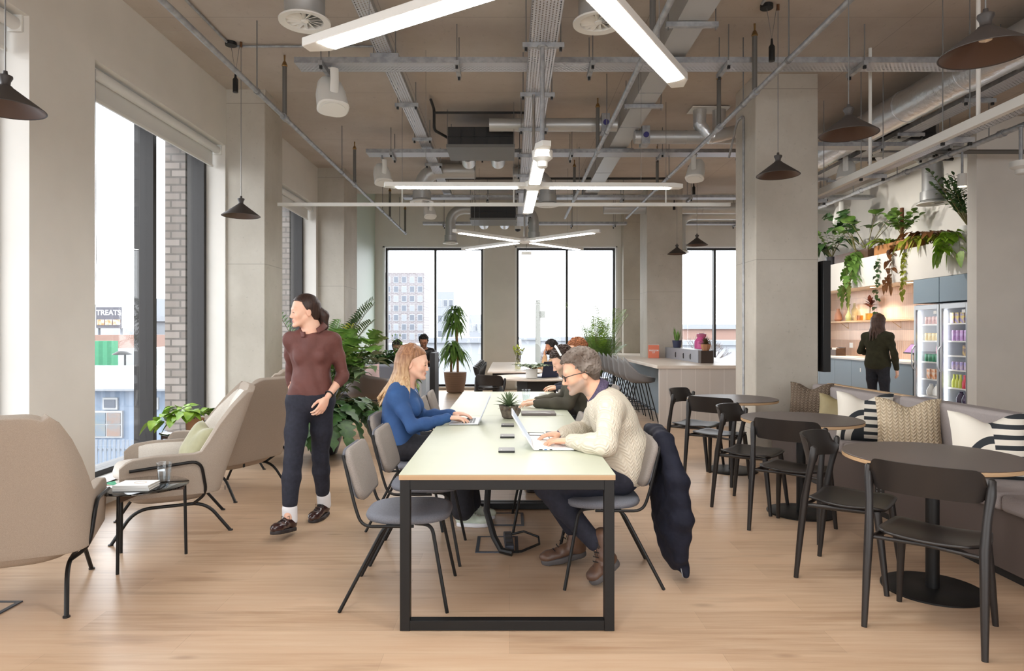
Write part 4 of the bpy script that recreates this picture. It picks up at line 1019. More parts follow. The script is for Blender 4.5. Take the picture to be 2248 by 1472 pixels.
def tub(h0, sc=1.0, deep=.21, side=.055):
    def f(u, v):
        a = 2*pi*u; bk = max(0, -cos(a))
        rim = h0+.035+.35*bk**1.2+side*(1-bk)*abs(sin(a))+(side-.055)*.4*bk*(1-bk)
        r = (.03+.2*min(1, v*1.7)**.75+.025*max(0, v-.5))*sc
        z = h0+(rim-h0)*max(0, (v-.3)/.7)**1.7+.02*v
        return Vector((r*cos(a)*(.92 if cos(a) > 0 else 1)-.06*bk*max(0, v-.5)**1*sc, r*1.06*sin(a), z))
    return f
MB().grid(tub(.63), 36, 14).obj('shell', M['shellgrey'], t, smooth=80, solid=.008)
for sx in (-1, 1):
    for sy in (-1, 1): MB().cyl((.24*sx, .2*sy, 0), (.09*sx, .1*sy, .635), .0085, n=8).obj('leg', M['black'], t)
b = MB(); q = .36
P = [Vector((.24*sx*(1-q*.62/1)+0, .2*sy*(1-q*.5), .23)) for sx, sy in ((1, 1), (1, -1), (-1, -1), (-1, 1))]
for i in range(4): b.cyl(P[i], P[(i+1) % 4], .007, n=6)
b.obj('footrest', M['black'], t)
for i, nm in enumerate(('second', 'third', 'fourth', 'fifth', 'sixth', 'seventh', 'eighth')):
    dup(t, (2.08, 10.45+.575*(i+1), 0), 0, 'grey shell bar stool, %s from the camera along the bar' % nm)

# ---- far tables
t = thing('long_table', 'white rectangular table at the back by the pier between far windows', 'table', (.12, 13.35, 0))
MB().box(-.5, .5, -1.85, 1.85, .715, .745).obj('tabletop', M['bartop'], t, bevel=.003)
for y in (-1.5, 1.5): b = MB(); b.box(-.42, -.36, y-.03, y+.03, 0, .66); b.box(.36, .42, y-.03, y+.03, 0, .66); b.box(-.42, .42, y-.03, y+.03, .66, .715); b.obj('leg_frame', M['fcu'], t)
t = thing('oval_table', 'pale oval table on a dark drum base behind the spiky plant', 'table', (.42, 10.15, 0))
b = MB(); b.lathe([(.63, .718), (.65, .722), (.65, .742), (.645, .745)], n=64); b.xf(Matrix.Diagonal((1.08, 1.0, 1, 1))); b.obj('tabletop', M['bartop'], t)
b = MB(); b.lathe([(.3, 0), (.3, .718)], n=6); b.obj('drum_base', M['fcu'], t, smooth=0)
# ---- booth, planter box and shell chair at the back left
t = thing('planter_screen', 'grey and charcoal planter box dividing the back left corner, full of plants', 'planter', (0, 0, 0))
b = MB(); b.box(-2.86, -1.5, 10.9, 10.94, .0, .9); b.box(-2.86, -1.5, 11.24, 11.28, 0, .9); b.box(-2.86, -2.82, 10.94, 11.24, 0, .9); b.box(-1.54, -1.5, 10.94, 11.24, 0, .9); b.box(-2.82, -1.54, 10.94, 11.24, 0, .78); b.obj('trough', mat('pale_grey_planter', srgb(176, 178, 184), .6), t)
MB().box(-2.86, -1.58, 10.885, 10.9, .02, .42).obj('kick_panel', M['fcu'], t)
MB().box(-2.86, -1.62, 10.7, 10.885, .42, .88).obj('upholstered_back', M['bluegrey'], t, bevel=.02)
t = thing('booth_screen', 'dark high booth end with a white shelf behind the woman in blue', 'booth', (0, 0, 0))
MB().box(-1.46, -1.36, 12.1, 12.75, 0, 1.05).obj('end_panel', M['fcu'], t, bevel=.01)
MB().box(-1.84, -1.44, 11.3, 11.42, .74, .77).obj('shelf', M['white'], t)
MB().box(-1.9, -1.44, 11.42, 11.95, 0, .80).obj('side_cabinet', mat('pale_blue_cabinet', srgb(188, 198, 208), .5), t)
for i, (x, z) in enumerate(((-1.62, .77), (-1.56, .77))):
    tag(MB().lathe([(.028, 0), (.036, .08), (.033, .08), (.027, .006)], (x, 11.37, z), 16).obj('paper_cup', M['white']), ('white paper cup on the booth shelf, left one', 'white paper cup on the booth shelf, right one')[i], 'cup')
t = thing('shell_armchair', 'dark brown tub chair with a pink cushion behind the leafy plant', 'armchair', (-2.14, 10.0, 0), radians(75))
MB().grid(tub(.42, 1.25, side=.26), 36, 14).obj('shell', mat('brown_shell', srgb(86, 74, 68), .5), t, smooth=80, solid=.01)
for sx in (-1, 1):
    for sy in (-1, 1): MB().cyl((.24*sx, .24*sy, 0), (.1*sx, .12*sy, .425), .009, n=8).obj('leg', M['black'], t)
pillow('dusty pink cushion propped in the dark brown tub chair', (-2.14, 10.02, .56), radians(12), radians(16), .40, 'pinkfab', 'pinkfab', th=.07, chop=.02, roll=radians(-5))
# ================================================================ kitchen
M['tile'] = brickmat('pink_stacked_tile', srgb(228, 200, 180), srgb(220, 190, 170), srgb(196, 164, 146), .055, .21, .003, offset=0, rough=.3, bump=.25, rot=(0, 0, 0))
def tile_fix():
    nt = M['tile'].node_tree; mp = [n for n in nt.nodes if n.type == 'MAPPING'][0]
    tc = [n for n in nt.nodes if n.type == 'TEX_COORD'][0]; sp = nd(nt, 'ShaderNodeSeparateXYZ'); cb = nd(nt, 'ShaderNodeCombineXYZ')
    nt.links.new(tc.outputs['Object'], sp.inputs[0]); nt.links.new(sp.outputs[1], cb.inputs[0]); nt.links.new(sp.outputs[2], cb.inputs[1]); nt.links.new(cb.outputs[0], mp.inputs['Vector'])
tile_fix()
M['flute'] = stripemat('pink_fluted_tile', 'y', 18, .1, srgb(190, 158, 138), srgb(222, 190, 168), .3, bump=.8)
M['steel'] = mat('brushed_stainless_steel', srgb(190, 192, 194), .35, .9)
M['fridgein'] = mat('fridge_lining', srgb(196, 200, 206), .4)
M['coolled'] = mat('cool_fridge_led', (.92, .95, 1, 1), .5, emit=8)
struct(MB().box(6.3, XR, 8.97, 15, 2.24, 2.75).obj('wall_right_bulkhead', M['wall']))
struct(MB().box(6.88, XR, 10.32, 15, 1.28, 2.24).obj('wall_right_tiles', M['tile']))
struct(MB().box(6.87, XR, 10.32, 15, .96, 1.28).obj('wall_right_fluted_tiles', M['flute']))
struct(MB().box(6.34, XR, 14.6, 14.7, 0, 2.24).obj('wall_right_niche_end', M['wall']))
for i, (a, b_) in enumerate(((9.06, 9.675), (9.685, 10.30))):
    t = thing('wall_cabinet', ('grey blue cabinet above the right hand fridge', 'grey blue cabinet above the left hand fridge')[i], 'cabinet', (6.3, (a+b_)/2, 1.87))
    w = (b_-a)/2-.002
    MB().box(.02, .59, -w, w, 0, .368).obj('carcass', M['bluepanel'], t); MB().box(0, .018, -w, w, .002, .366).obj('door', M['bluepanel'], t, bevel=.002)
def fridge(lab, a, b_, shelves, side):
    t = thing('drinks_fridge', lab, 'fridge', (6.3, (a+b_)/2, 0)); w = (b_-a)/2-.004
    b = MB(); b.box(.04, .58, -w, -w+.03, .1, 1.85); b.box(.04, .58, w-.03, w, .1, 1.85); b.box(.55, .58, -w+.03, w-.03, .1, 1.85); b.box(.04, .55, -w+.03, w-.03, 1.78, 1.85); b.box(.04, .55, -w+.03, w-.03, .1, .3)
    b.obj('body', M['fridgein'], t)
    MB().box(.06, .55, -w+.02, w-.02, 0, .1).obj('plinth', M['blackp'], t)
    d = MB(); s = .045; d.box(0, .035, -w, -w+s, .12, 1.84); d.box(0, .035, w-s, w, .12, 1.84); d.box(0, .035, -w+s, w-s, .12, .2); d.box(0, .035, -w+s, w-s, 1.77, 1.84)
    dr = d.obj('door', M['steel'], t, bevel=.003)
    MB().box(.014, .02, -w+s, w-s, .2, 1.77).obj('pane', M['glass'], dr)
    MB().tube(bend([(0, w-.03, 1.22), (-.05, w-.03, 1.16), (-.05, w-.03, .9), (0, w-.03, .84)], .06), .011, 8).obj('handle', M['steel'], dr)
    MB().box(.06, .08, w-.05, w-.032, .32, 1.74).obj('light_strip', M['coolled'], t); MB().box(.06, .08, -w+.032, -w+.05, .32, 1.74).obj('light_strip', M['coolled'], t)  # second strip, on the near side, is unseen and added to brighten the contents
    for z in shelves:
        b = MB()
        for k in range(12): b.cyl((.1, -w+.04+k*(2*w-.08)/11, z-.004), (.52, -w+.04+k*(2*w-.08)/11, z-.004), .003, n=5)
        b.box(.09, .1, -w+.03, w-.03, z-.02, z); b.obj('wire_shelf', M['whiteplastic'], t)
    MB().box(.012, .013, -w+.07, -w+.14, 1.70, 1.745).obj('price_sticker', M['white'], dr)
    return t
ZL = [1.55, 1.30, .98, .72, .46]; ZR = [1.56, 1.305, 1.095, .89, .63, .40]
fridge('left hand glass door drinks fridge with rows of cans, under the blue cabinets', 9.685, 10.29, ZL, 'l')
fridge('right hand glass door drinks fridge with bottles, beside the wall edge', 9.07, 9.675, ZR, 'r')
def drink(kind, name, lab, group, col, x, y, z, col2=None):
    m = M.setdefault('dr_'+lab[:30], mat(name+'_print', col, .35, .1, col2=col2, ns=22) if col2 else mat(name+'_print', col, .35))
    if kind == 'can': b = MB().lathe([(.024, 0), (.031, .008), (.032, .1), (.026, .115), (.025, .113)], (0, 0, 0), 14)
    elif kind == 'tall': b = MB().lathe([(.024, 0), (.029, .008), (.029, .14), (.024, .152), (.023, .15)], (0, 0, 0), 14)
    elif kind == 'bottle': b = MB().lathe([(.03, 0), (.032, .01), (.032, .09), (.014, .14), (.013, .175), (.016, .176), (.016, .19)], (0, 0, 0), 14)
    elif kind == 'jug': b = MB().lathe([(.04, 0), (.062, .02), (.066, .08), (.04, .14), (.024, .16), (.026, .18)], (0, 0, 0), 16)
    else: b = MB().box(-.035, .035, -.036, .036, 0, .15)
    o = b.obj(name, m); o.location = (x, y, z); tag(o, lab, 'drink', group); return o
def row(kind, name, lab, col, z, y0, y1, n, col2=None, x=6.44):
    o = None
    for i in range(n):
        y = y0+(y1-y0)*i/(n-1)
        if o is None: o = drink(kind, name, lab, lab.split(' on ')[0]+'s', col, x, y, z, col2)
        else: q = o.copy(); COL.objects.link(q); q.location = (x, y, z)
fl = (9.75, 10.18); fr = (9.13, 9.56)
row('can', 'drink_can', 'dusty red can in the row on the top shelf of the left fridge', srgb(190, 120, 112), ZL[0], *fl, 6, srgb(226, 190, 180))
row('can', 'drink_can', 'yellow can in the row on the second shelf of the left fridge', srgb(226, 190, 70), ZL[1], *fl, 6, srgb(240, 225, 170))
row('bottle', 'drink_bottle', 'pink bottle in the row above the green cans in the left fridge', srgb(206, 110, 140), ZL[2]+.12, fl[0]+.05, fl[1]-.02, 5, srgb(230, 180, 195), 6.6)
row('can', 'drink_can', 'green can in the row on the third shelf of the left fridge', srgb(30, 120, 80), ZL[2], *fl, 6, srgb(70, 160, 120))
row('carton', 'drink_carton', 'orange carton in the row on the fourth shelf of the left fridge', srgb(232, 140, 50), ZL[3], fl[0], fl[1]-.08, 4, srgb(244, 230, 210))
row('jug', 'milk_bottle', 'round white milk bottle at the bottom of the left fridge', srgb(232, 230, 222), ZL[4], fl[0]+.03, fl[1]-.1, 3)
row('carton', 'drink_carton', 'lilac and yellow carton on the top shelf of the right fridge', srgb(150, 140, 210), ZR[0], *fr, 5, srgb(236, 214, 90))
row('tall', 'drink_can', 'lilac tall can in the row on the second shelf of the right fridge', srgb(196, 150, 206), ZR[1], *fr, 6, srgb(214, 190, 230))
row('carton', 'drink_carton', 'tan carton in the short row on the third shelf of the right fridge', srgb(206, 176, 110), ZR[2], fr[0], fr[0]+.17, 3, srgb(96, 88, 110))
row('can', 'drink_can', 'pale mixed can in the row on the fourth shelf of the right fridge', srgb(200, 180, 190), ZR[3], *fr, 6, srgb(150, 140, 196))
row('bottle', 'juice_bottle', 'yellow green juice bottle on the fifth shelf of the right fridge', srgb(206, 212, 90), ZR[4], fr[1]-.14, fr[1], 3)
row('bottle', 'juice_bottle', 'red juice bottle on the fifth shelf of the right fridge', srgb(206, 70, 84), ZR[4], fr[0], fr[1]-.22, 4)
row('jug', 'dark_jar', 'dark round jar at the bottom of the right fridge', srgb(60, 46, 70), ZR[5], fr[0]+.05, fr[1]-.15, 3)
# base cabinets and worktop
nms = ('next to the left fridge', 'behind the person in the olive jumper', 'with a small white lock tag', 'fourth from the fridge', 'beside the wall mounted screen', 'farthest from the fridges')
for i in range(6):
    a = 10.31+.62*i; t = thing('base_cabinet', 'grey blue base cabinet in the kitchen, '+nms[i], 'cabinet', (6.3, a+.31, 0))
    MB().box(.02, .58, -.308, .308, .1, .925).obj('carcass', M['bluepanel'], t); MB().box(0, .018, -.307, .307, .1, .92).obj('door', M['bluepanel'], t, bevel=.002)
    MB().box(.06, .58, -.308, .308, 0, .1).obj('plinth', M['oak'], t)
    if i == 2: MB().box(-.004, 0, -.03, .0, .72, .79).obj('lock_tag', M['white'], t)
tag(MB().box(6.27, 6.87, 10.31, 14.6, .925, .96).obj('kitchen_worktop', M['white'], bevel=.003), 'white kitchen worktop over the grey blue base cabinets', 'worktop')
t = thing('wall_shelf', 'pale oak shelf with brass brackets on the pink tiled wall', 'shelf', (6.88, 0, 1.625))
MB().box(-.2, 0, 10.33, 14.55, 0, .03).obj('shelf_board', M['oak'], t)
for y in (11.6, 13.4): MB().tube([(0, y, -.12), (0, y, -.003), (-.16, y, -.003), (0, y, -.12)], .005, 6).obj('bracket', mat('brass', srgb(170, 130, 70), .35, .9), t)
M['greenglass'] = mat('green_glass_vase', srgb(140, 152, 112), .15, coat=.5); M['clearglass'] = glassmat('clear_bottle_glass', srgb(232, 232, 210), extra=.06); M['amber'] = glassmat('amber_glass', srgb(240, 216, 150), extra=.05)
tag(MB().lathe([(.05, 0), (.058, .02), (.06, .1), (.03, .16), (.018, .21), (.022, .3), (.042, .34), (.036, .34), (.018, .3)], (6.78, 13.2, 1.655), 20).obj('vase', M['greenglass']), 'green glass bottle vase on the oak shelf', 'vase')
tag(MB().lathe([(.06, 0), (.065, .02), (.065, .2), (.025, .27), (.022, .34), (.03, .345)], (6.78, 12.98, 1.655), 20).obj('vase', M['clearglass']), 'clear glass bottle vase beside the green one on the shelf', 'vase')
tag(MB().lathe([(.05, 0), (.06, .01), (.062, .1), (.058, .1), (.054, .015)], (6.78, 12.78, 1.655), 20).obj('drinking_glass', M['amber']), 'amber drinking glass on the oak shelf', 'glass')
tag(MB().lathe([(.05, 0), (.08, .04), (.07, .14), (.03, .22), (.035, .26)], (6.78, 13.62, 1.655), 20).obj('vase', mat('terracotta_vase', srgb(190, 140, 116), .5)), 'small terracotta vase on the shelf beside the wall screen', 'vase')
t = thing('mixer_tap', 'gooseneck chrome tap at the kitchen sink behind the olive jumper', 'tap', (6.74, 12.1, .96))
MB().tube([(0, 0, 0), (0, 0, .26)]+[(-.09+.09*cos(a), 0, .26+.09*sin(a)) for a in [radians(18*i) for i in range(1, 10)]]+[(-.18, 0, .2)], .012, 10).obj('spout', M['chrome'], t)
MB().cyl((0, 0, .06), (0, -.07, .1), .008, n=8).obj('lever', M['chrome'], t)
tag(MB().box(6.4, 6.68, 11.8, 12.4, .958, .963).obj('kitchen_sink', M['steel'], bevel=.002), 'steel sink set in the white worktop', 'sink')
tag(MB().box(6.864, 6.872, 13.2, 13.33, 1.12, 1.22).obj('wall_socket', M['white'], bevel=.002), 'white socket on the fluted pink tiles', 'socket')
t = thing('wooden_crate', 'small wooden crate of sachets on the worktop beside the screen', 'crate', (6.62, 13.35, .96))
b = MB(); b.box(-.1, .1, -.16, .16, 0, .012); b.box(-.1, -.088, -.16, .16, .012, .12); b.box(.088, .1, -.16, .16, .012, .17); b.box(-.088, .088, -.16, -.148, .012, .15); b.box(-.088, .088, .148, .16, .012, .15); b.obj('box', M['walnut'], t)
for q in (-.08, 0, .08): MB().obox((0, q, .1), (.12, .05, .1), Matrix.Rotation(.2, 3, 'Y')).obj('sachet_pack', M['white'], t, bevel=.01)
t = thing('tablet_stand', 'tablet till with lilac screen on a stand beside the left fridge', 'tablet', (6.5, 10.62, .96))
MB().tube([(.05, 0, 0), (.03, 0, .1), (-.02, 0, .17)], [.05, .03, .025], 10).obj('stand', M['blackp'], t)
R_ = Matrix.Rotation(radians(-48), 3, 'Y')
MB().obox((-.01, 0, .2), (.2, .3, .018), R_).obj('tablet', M['blackp'], t, bevel=.004)
MB().obox(Vector((-.01, 0, .2))+R_ @ Vector((0, 0, .0105)), (.17, .27, .002), R_).obj('screen', mat('lilac_screen', srgb(150, 120, 170), .3, emit=.5), t)
for i, y in enumerate((10.75, 11.85, 12.95)):
    t = thing('downlight', 'warm recessed downlight over the pink tiles, '+('nearest the fridges', 'middle one', 'beside the wall screen')[i], 'downlight', (6.52, y, 2.24))
    MB().lathe([(.045, -.004), (.055, -.003), (.055, 0)], n=20).obj('rim', M['white'], t); MB().lathe([(.042, -.006), (.042, -.003)], n=20).obj('lens', M['warmled'], t)
    l = bpy.data.lights.new('downlight_glow', 'SPOT'); l.energy = 42; l.color = (1, .74, .5); l.spot_size = radians(120); l.spot_blend = .8; l.shadow_soft_size = .04
    o = bpy.data.objects.new('downlight_glow', l); COL.objects.link(o); o.parent = t; o.location = (0, 0, -.02)
t = thing('wall_screen', 'tall black display screen fixed to the side of the concrete column', 'screen', (3.44, 0, 0))
MB().box(.04, .125, 7.32, 8.02, .985, 2.22).obj('screen_body', M['blackp'], t, bevel=.006); MB().box(.125, .128, 7.34, 8.0, 1.0, 2.2).obj('display', mat('dark_display', srgb(16, 15, 18), .12), t)
MB().box(0, .04, 7.5, 7.85, 1.4, 1.8).obj('wall_bracket', M['black'], t)

# ================================================================ plants
def green(name, a, b_, rough=.45): return mat(name, srgb(*a), rough, col2=srgb(*b_), ns=14, detail=3)
M['leafdark'] = green('dark_green_leaf', (46, 78, 40), (70, 104, 52)); M['leafmid'] = green('mid_green_leaf', (84, 122, 52), (118, 154, 70))
M['leafbright'] = green('bright_green_leaf', (110, 150, 40), (148, 182, 60)); M['leafblue'] = green('grey_green_leaf', (96, 116, 84), (128, 146, 108))
M['leafyellow'] = green('yellow_green_leaf', (140, 150, 40), (170, 176, 66)); M['leafbrown'] = green('brown_autumn_leaf', (104, 66, 34), (134, 88, 48)); M['leafred'] = green('burgundy_leaf', (110, 54, 48), (140, 78, 62))
M['stem'] = mat('plant_stem', srgb(110, 104, 60), .7); M['bark'] = mat('cane_bark', srgb(168, 132, 92), .8, col2=srgb(140, 104, 70), ns=20, stretch=(1, 1, 6)); M['soil'] = mat('potting_soil', srgb(58, 44, 34), .95)
def leaf(b, p, d, up, L, Wd, kind='oval', droop=.35, fold=.15, n=6):
    if kind == 'mon': n = 13
    d = Vector(d).normalized(); up = Vector(up); s = d.cross(up)
    s = s.normalized() if s.length > 1e-4 else basis(d)[0]
    up = s.cross(d).normalized(); vs = []; fs = []
    for i in range(n+1):
        t = i/n
        w = {'oval': sin(pi*min(1, t*.96+.02))**.8, 'heart': (sin(pi*min(1, t**.62))**.75)*1.08, 'strap': min(1, t*6+.3)*(1-t**3)**.8, 'lance': sin(pi*t**.75)**1.1, 'mon': (sin(pi*min(1, t**.6))**.7)*1.1*(1 if i % 3 else .52)}[kind]*Wd/2+.0006
        c = p+d*(L*t)-Vector((0, 0, 1))*(droop*L*t*t)+up*0
        vs += [c-s*w+up*(fold*w), c, c+s*w+up*(fold*w)]
        if i: k = 3*i; fs += [(k-3, k-2, k+1, k), (k-2, k-1, k+2, k+1)]
    b.add(vs, fs)
def stems(rnd, base, n, L, spread, droop, b, r=.004, lift=1.0, ang=None):
    out = []
    for k in range(n):
        a = (2*pi*k/n+rnd.uniform(-.4, .4)) if ang is None else rnd.uniform(*ang)
        sp = rnd.uniform(*spread); l = L*rnd.uniform(.7, 1.1); pts = []
        for i in range(7):
            t = i/6; pts.append(Vector(base)+Vector((cos(a)*sp*l*t, sin(a)*sp*l*t, lift*l*t-droop*l*t*t)))
        b.tube(pts, [r*(1-.6*i/6) for i in range(7)], 5); out.append(pts)
    return out
def leafy(t, rnd, base, n, L, spread, droop, lL, lW, per, kind='oval', m='leafmid', r=.004, lift=1.0, ang=None, ldroop=.35, start=.3, name='foliage', smst='stem'):
    sb = MB(); fb = MB()
    for pts in stems(rnd, base, n, L, spread, droop, sb, r, lift, ang):
        for j in range(per):
            tt = start+(1-start)*(j+.5)/per; i = min(5, int(tt*6)); f = tt*6-i; p = pts[i].lerp(pts[i+1], f); dr = (pts[i+1]-pts[i]).normalized()
            side = dr.cross(Vector((0, 0, 1))); side = side.normalized() if side.length > .01 else Vector((1, 0, 0))
            d = dr*.45+side*(1 if j % 2 else -1)*rnd.uniform(.6, 1)+Vector((rnd.uniform(-.3, .3), rnd.uniform(-.3, .3), rnd.uniform(-.1, .4)))
            leaf(fb, p, d, Vector((rnd.uniform(-.3, .3), rnd.uniform(-.3, .3), 1)), lL*rnd.uniform(.7, 1.15), lW*rnd.uniform(.8, 1.1), kind, ldroop)
        leaf(fb, pts[-1], pts[-1]-pts[-2], (0, .3, 1), lL, lW, kind, ldroop)
    sb.obj('stems', M[smst], t); return fb.obj(name, M[m], t, smooth=70)
def frond(b, pts, Ll, n, w=.012, hang=.35, vee=.5):
    N = len(pts)-1
    for j in range(n):
        tt = .12+.86*j/(n-1); i = min(N-1, int(tt*N)); p = pts[i].lerp(pts[i+1], tt*N-i); dr = (pts[i+1]-pts[i]).normalized()
        side = dr.cross(Vector((0, 0, 1))); side = side.normalized() if side.length > .01 else Vector((1, 0, 0))
        up = side.cross(dr); l = Ll*(sin(pi*(.15+.8*tt))**.6)
        for s in (-1, 1): leaf(b, p, dr*.55+side*s*.8+up*vee, up, l, w*1.6, 'lance', hang, .3, 4)
def palm(t, rnd, base, n, L, spread, droop, Ll, nl, m, ang=None, lift=1.0, w=.012):
    sb = MB(); fb = MB()
    for pts in stems(rnd, base, n, L, spread, droop, sb, .007, lift, ang): frond(fb, pts, Ll, nl, w, .6 if w < .01 else .35)
    sb.obj('stems', M['stem'], t); fb.obj('fronds', M[m], t, smooth=70)
def pot(t, prof, m, soil=True, n=32, name='pot'):
    MB().lathe(prof, n=n, cap=True).obj(name, m, t)
    if soil: r, z = prof[-1]; MB().lathe([(0, z-.02), (r*.97, z-.02)], n=20).obj('soil', M['soil'], t)
M['terra'] = mat('terracotta_pot', srgb(176, 124, 90), .8); M['potdark'] = mat('dark_glazed_pot', srgb(48, 46, 50), .3); M['whitepot'] = mat('white_ceramic_pot', srgb(232, 230, 226), .35)
M['wovenpot'] = stripemat('brown_ridged_planter', 'z', 45, .4, srgb(120, 94, 78), srgb(152, 124, 104), .8, bump=.5)
R = random.Random
# big monstera in dark egg pot
t = thing('potted_monstera', 'big leafy monstera in a dark egg shaped pot behind the walking person', 'plant', (-2.16, 7.7, 0))
pot(t, [(.1, 0), (.15, .02), (.205, .2), (.21, .33), (.18, .46), (.172, .46)], M['potdark'])
leafy(t, R(3), (0.03, 0, .44), 24, 1.12, (.18, .55), .22, .26, .22, 4, 'mon', 'leafmid', .007, 1.0, (-1.6, 1.6), .55, .4)
leafy(t, R(5), (.03, -.03, .44), 20, .85, (.5, .85), .85, .23, .19, 4, 'mon', 'leafdark', .007, .9, (-1.7, .7), .7, .35, 'lower_foliage')
leafy(t, R(9), (0.05, 0, .46), 12, .98, (.3, .75), .35, .24, .10, 7, 'lance', 'leafblue', .005, 1.05, (-1.6, .9), .6, .35, 'variegated_foliage')
t = thing('potted_palm', 'arching palm behind the walking person, long fronds against the mint wall', 'plant', (-2.62, 9.2, 0))
pot(t, [(.14, 0), (.19, .02), (.2, .38), (.19, .38)], M['potdark'])
palm(t, R(4), (0, 0, .36), 5, 1.6, (.2, .45), .3, .3, 26, 'leafmid', (.2, 3.6), 1.2, .014); palm(t, R(8), (.03, 0, .36), 4, 1.75, (.36, .6), .5, .36, 32, 'leafdark', (-.5, .2), 1.42, .014); palm(t, R(18), (.03, 0, .36), 3, 1.3, (.35, .6), .3, .3, 24, 'leafyellow', (-.8, .4), 1.3, .014)
# dracaena in front of the left far window
t = thing('potted_dracaena', 'tall two crowned dracaena in a brown ridged planter before the far window', 'plant', (-1.28, 15.65, 0))
pot(t, [(.15, 0), (.2, .02), (.255, .3), (.27, .49), (.25, .49)], M['wovenpot'])
MB().tube([(.06, 0, .46), (.055, 0, 1.0), (.02, 0, 1.5), (0, 0, 1.72)], .03, 10).obj('trunk', M['bark'], t); MB().tube([(-.1, .02, .46), (-.1, .02, .98)], .028, 10).obj('trunk', M['bark'], t)
fb = MB(); rr = R(2)
for z0, cx, n, spr in ((1.62, 0, 46, .34), (1.78, 0, 30, .3), (1.95, -.02, 22, .22), (1.0, -.1, 40, .3), (1.12, -.08, 24, .26), (.95, .07, 30, .26)):
    for k in range(n):
        a = rr.uniform(0, 2*pi); d = Vector((cos(a), sin(a)*.8, rr.uniform(.2, .9))); leaf(fb, Vector((cx, 0, z0+rr.uniform(-.06, .1))), d, (0, 0, 1), rr.uniform(.32, .46), .07, 'strap', rr.uniform(1.0, 1.5), .25, 8)
fb.obj('foliage', M['leafmid'], t, smooth=70)
t = thing('potted_palm', 'feathery palm behind the bar stools before the middle far window', 'plant', (2.0, 14.7, 0))
pot(t, [(.15, 0), (.2, .02), (.21, .42), (.2, .42)], M['whitepot'])
palm(t, R(6), (0, 0, .4), 34, 1.2, (.1, .7), .3, .34, 34, 'leafmid', None, 1.0, .006); palm(t, R(12), (0, 0, .4), 20, 1.7, (.12, .5), .35, .4, 36, 'leafbright', None, 1.28, .006)
# pothos on the window side table
t = thing('potted_pothos', 'bright green trailing plant in a tan pot on the window side table', 'plant', (-3.0, 6.3, .475))
pot(t, [(.05, 0), (.072, .01), (.085, .13), (.078, .13)], M['terra'])
leafy(t, R(7), (0, 0, .11), 13, .28, (.5, 1.1), .55, .12, .085, 3, 'heart', 'leafbright', .003, .95, None, .5, .4)
leafy(t, R(17), (0, 0, .11), 4, .36, (.8, 1.0), .8, .11, .08, 5, 'heart', 'leafbright', .003, .8, (2.6, 4.4), .5, .3, 'trailing_foliage')
# planter plants
kinds = [('leafy_shrub', 'dense dark shrub at the left end of the planter box behind the pink cushion', -2.62, 'leafdark', 26, .36, .09, .045, 10), ('leafy_shrub', 'upright young rubber plant in the planter box, second from left', -2.32, 'leafblue', 14, .42, .12, .05, 7),
    ('leafy_shrub', 'dense dark shrub in the middle of the planter box', -2.08, 'leafdark', 26, .34, .09, .05, 10), ('leafy_shrub', 'glossy green shrub in the planter box behind the long hair', -1.8, 'leafmid', 22, .36, .1, .05, 9)]
for i, (nm, lab, x, m, n, L, lL, lW, per) in enumerate(kinds):
    t = thing(nm, lab, 'plant', (x, 11.08, .78)); leafy(t, R(30+i), (0, 0, 0), n, L, (.2, .75), .2, lL, lW, per, 'oval', m, .004, 1.05)
t = thing('leafy_shrub', 'thin spiky sprig standing above the planter box before the far window', 'plant', (-1.86, 11.15, .78)); leafy(t, R(41), (0, 0, 0), 5, .62, (.05, .25), .05, .07, .02, 14, 'lance', 'leafmid', .003, 1.0)
t = thing('trailing_plant', 'leafy plant trailing beside the pale cabinet behind the woman in blue', 'plant', (-1.55, 10.85, .84)); leafy(t, R(44), (0, 0, 0), 8, .5, (.3, .6), 1.3, .12, .08, 6, 'heart', 'leafmid', .003, .5, (-2.4, -.4))
# small table plants
t = thing('potted_air_plant', 'spiky succulent in a rough rock pot in the middle of the long table', 'plant', (-.005, 5.2, .747))
b = MB(); rr = R(11); prof = [(.035, 0), (.05, .01), (.066, .06), (.075, .1), (.06, .1)]
b.lathe(prof, n=18); b.v = [tuple(Vector(p)*(1+rr.uniform(-.07, .07))) for p in b.v]; b.v = [(x, y, max(0, z)) for x, y, z in b.v]; b.obj('rock_pot', mat('rough_rock', srgb(92, 84, 76), .95, col2=srgb(130, 120, 108), ns=30, bump=1, bs=60), t, smooth=20)
MB().obox((.062, .0, .045), (.05, .06, .08), Matrix.Rotation(.5, 3, 'Y')).obj('rock_lobe', bpy.data.materials['rough_rock'], t, bevel=.012)
fb = MB()
for k in range(34):
    a = k*2.4; el = .25+.75*(k/34); d = Vector((cos(a)*(1.15-el), sin(a)*(1.15-el), el)); leaf(fb, Vector((0, 0, .09)), d, (0, 0, 1), .12+.05*el, .02, 'strap', .25, .5)
fb.obj('foliage', M['leafblue'], t, smooth=70)
fb = MB()
for k in range(8): a = k*.8; leaf(fb, Vector((0, 0, .085)), (cos(a), sin(a), .15), (0, 0, 1), .09, .018, 'strap', .3, .5)
fb.obj('dry_leaves', M['leafbrown'], t, smooth=70)
t = thing('potted_plant', 'small white flowered plant in a white pot on the oval table', 'plant', (.33, 9.75, .745))
pot(t, [(.06, 0), (.085, .01), (.088, .14), (.08, .14)], M['whitepot']); leafy(t, R(52), (.03, 0, .12), 40, .22, (.4, 1.3), .5, .05, .032, 9, 'oval', 'leafblue', .002, .9)
t = thing('flower_vase', 'glass vase of yellow flowers on the far white table', 'vase', (.16, 12.35, .745))
MB().lathe([(.05, 0), (.055, .01), (.05, .1), (.03, .17), (.035, .2), (.032, .2)], n=18).obj('vase', M['clearglass'], t)
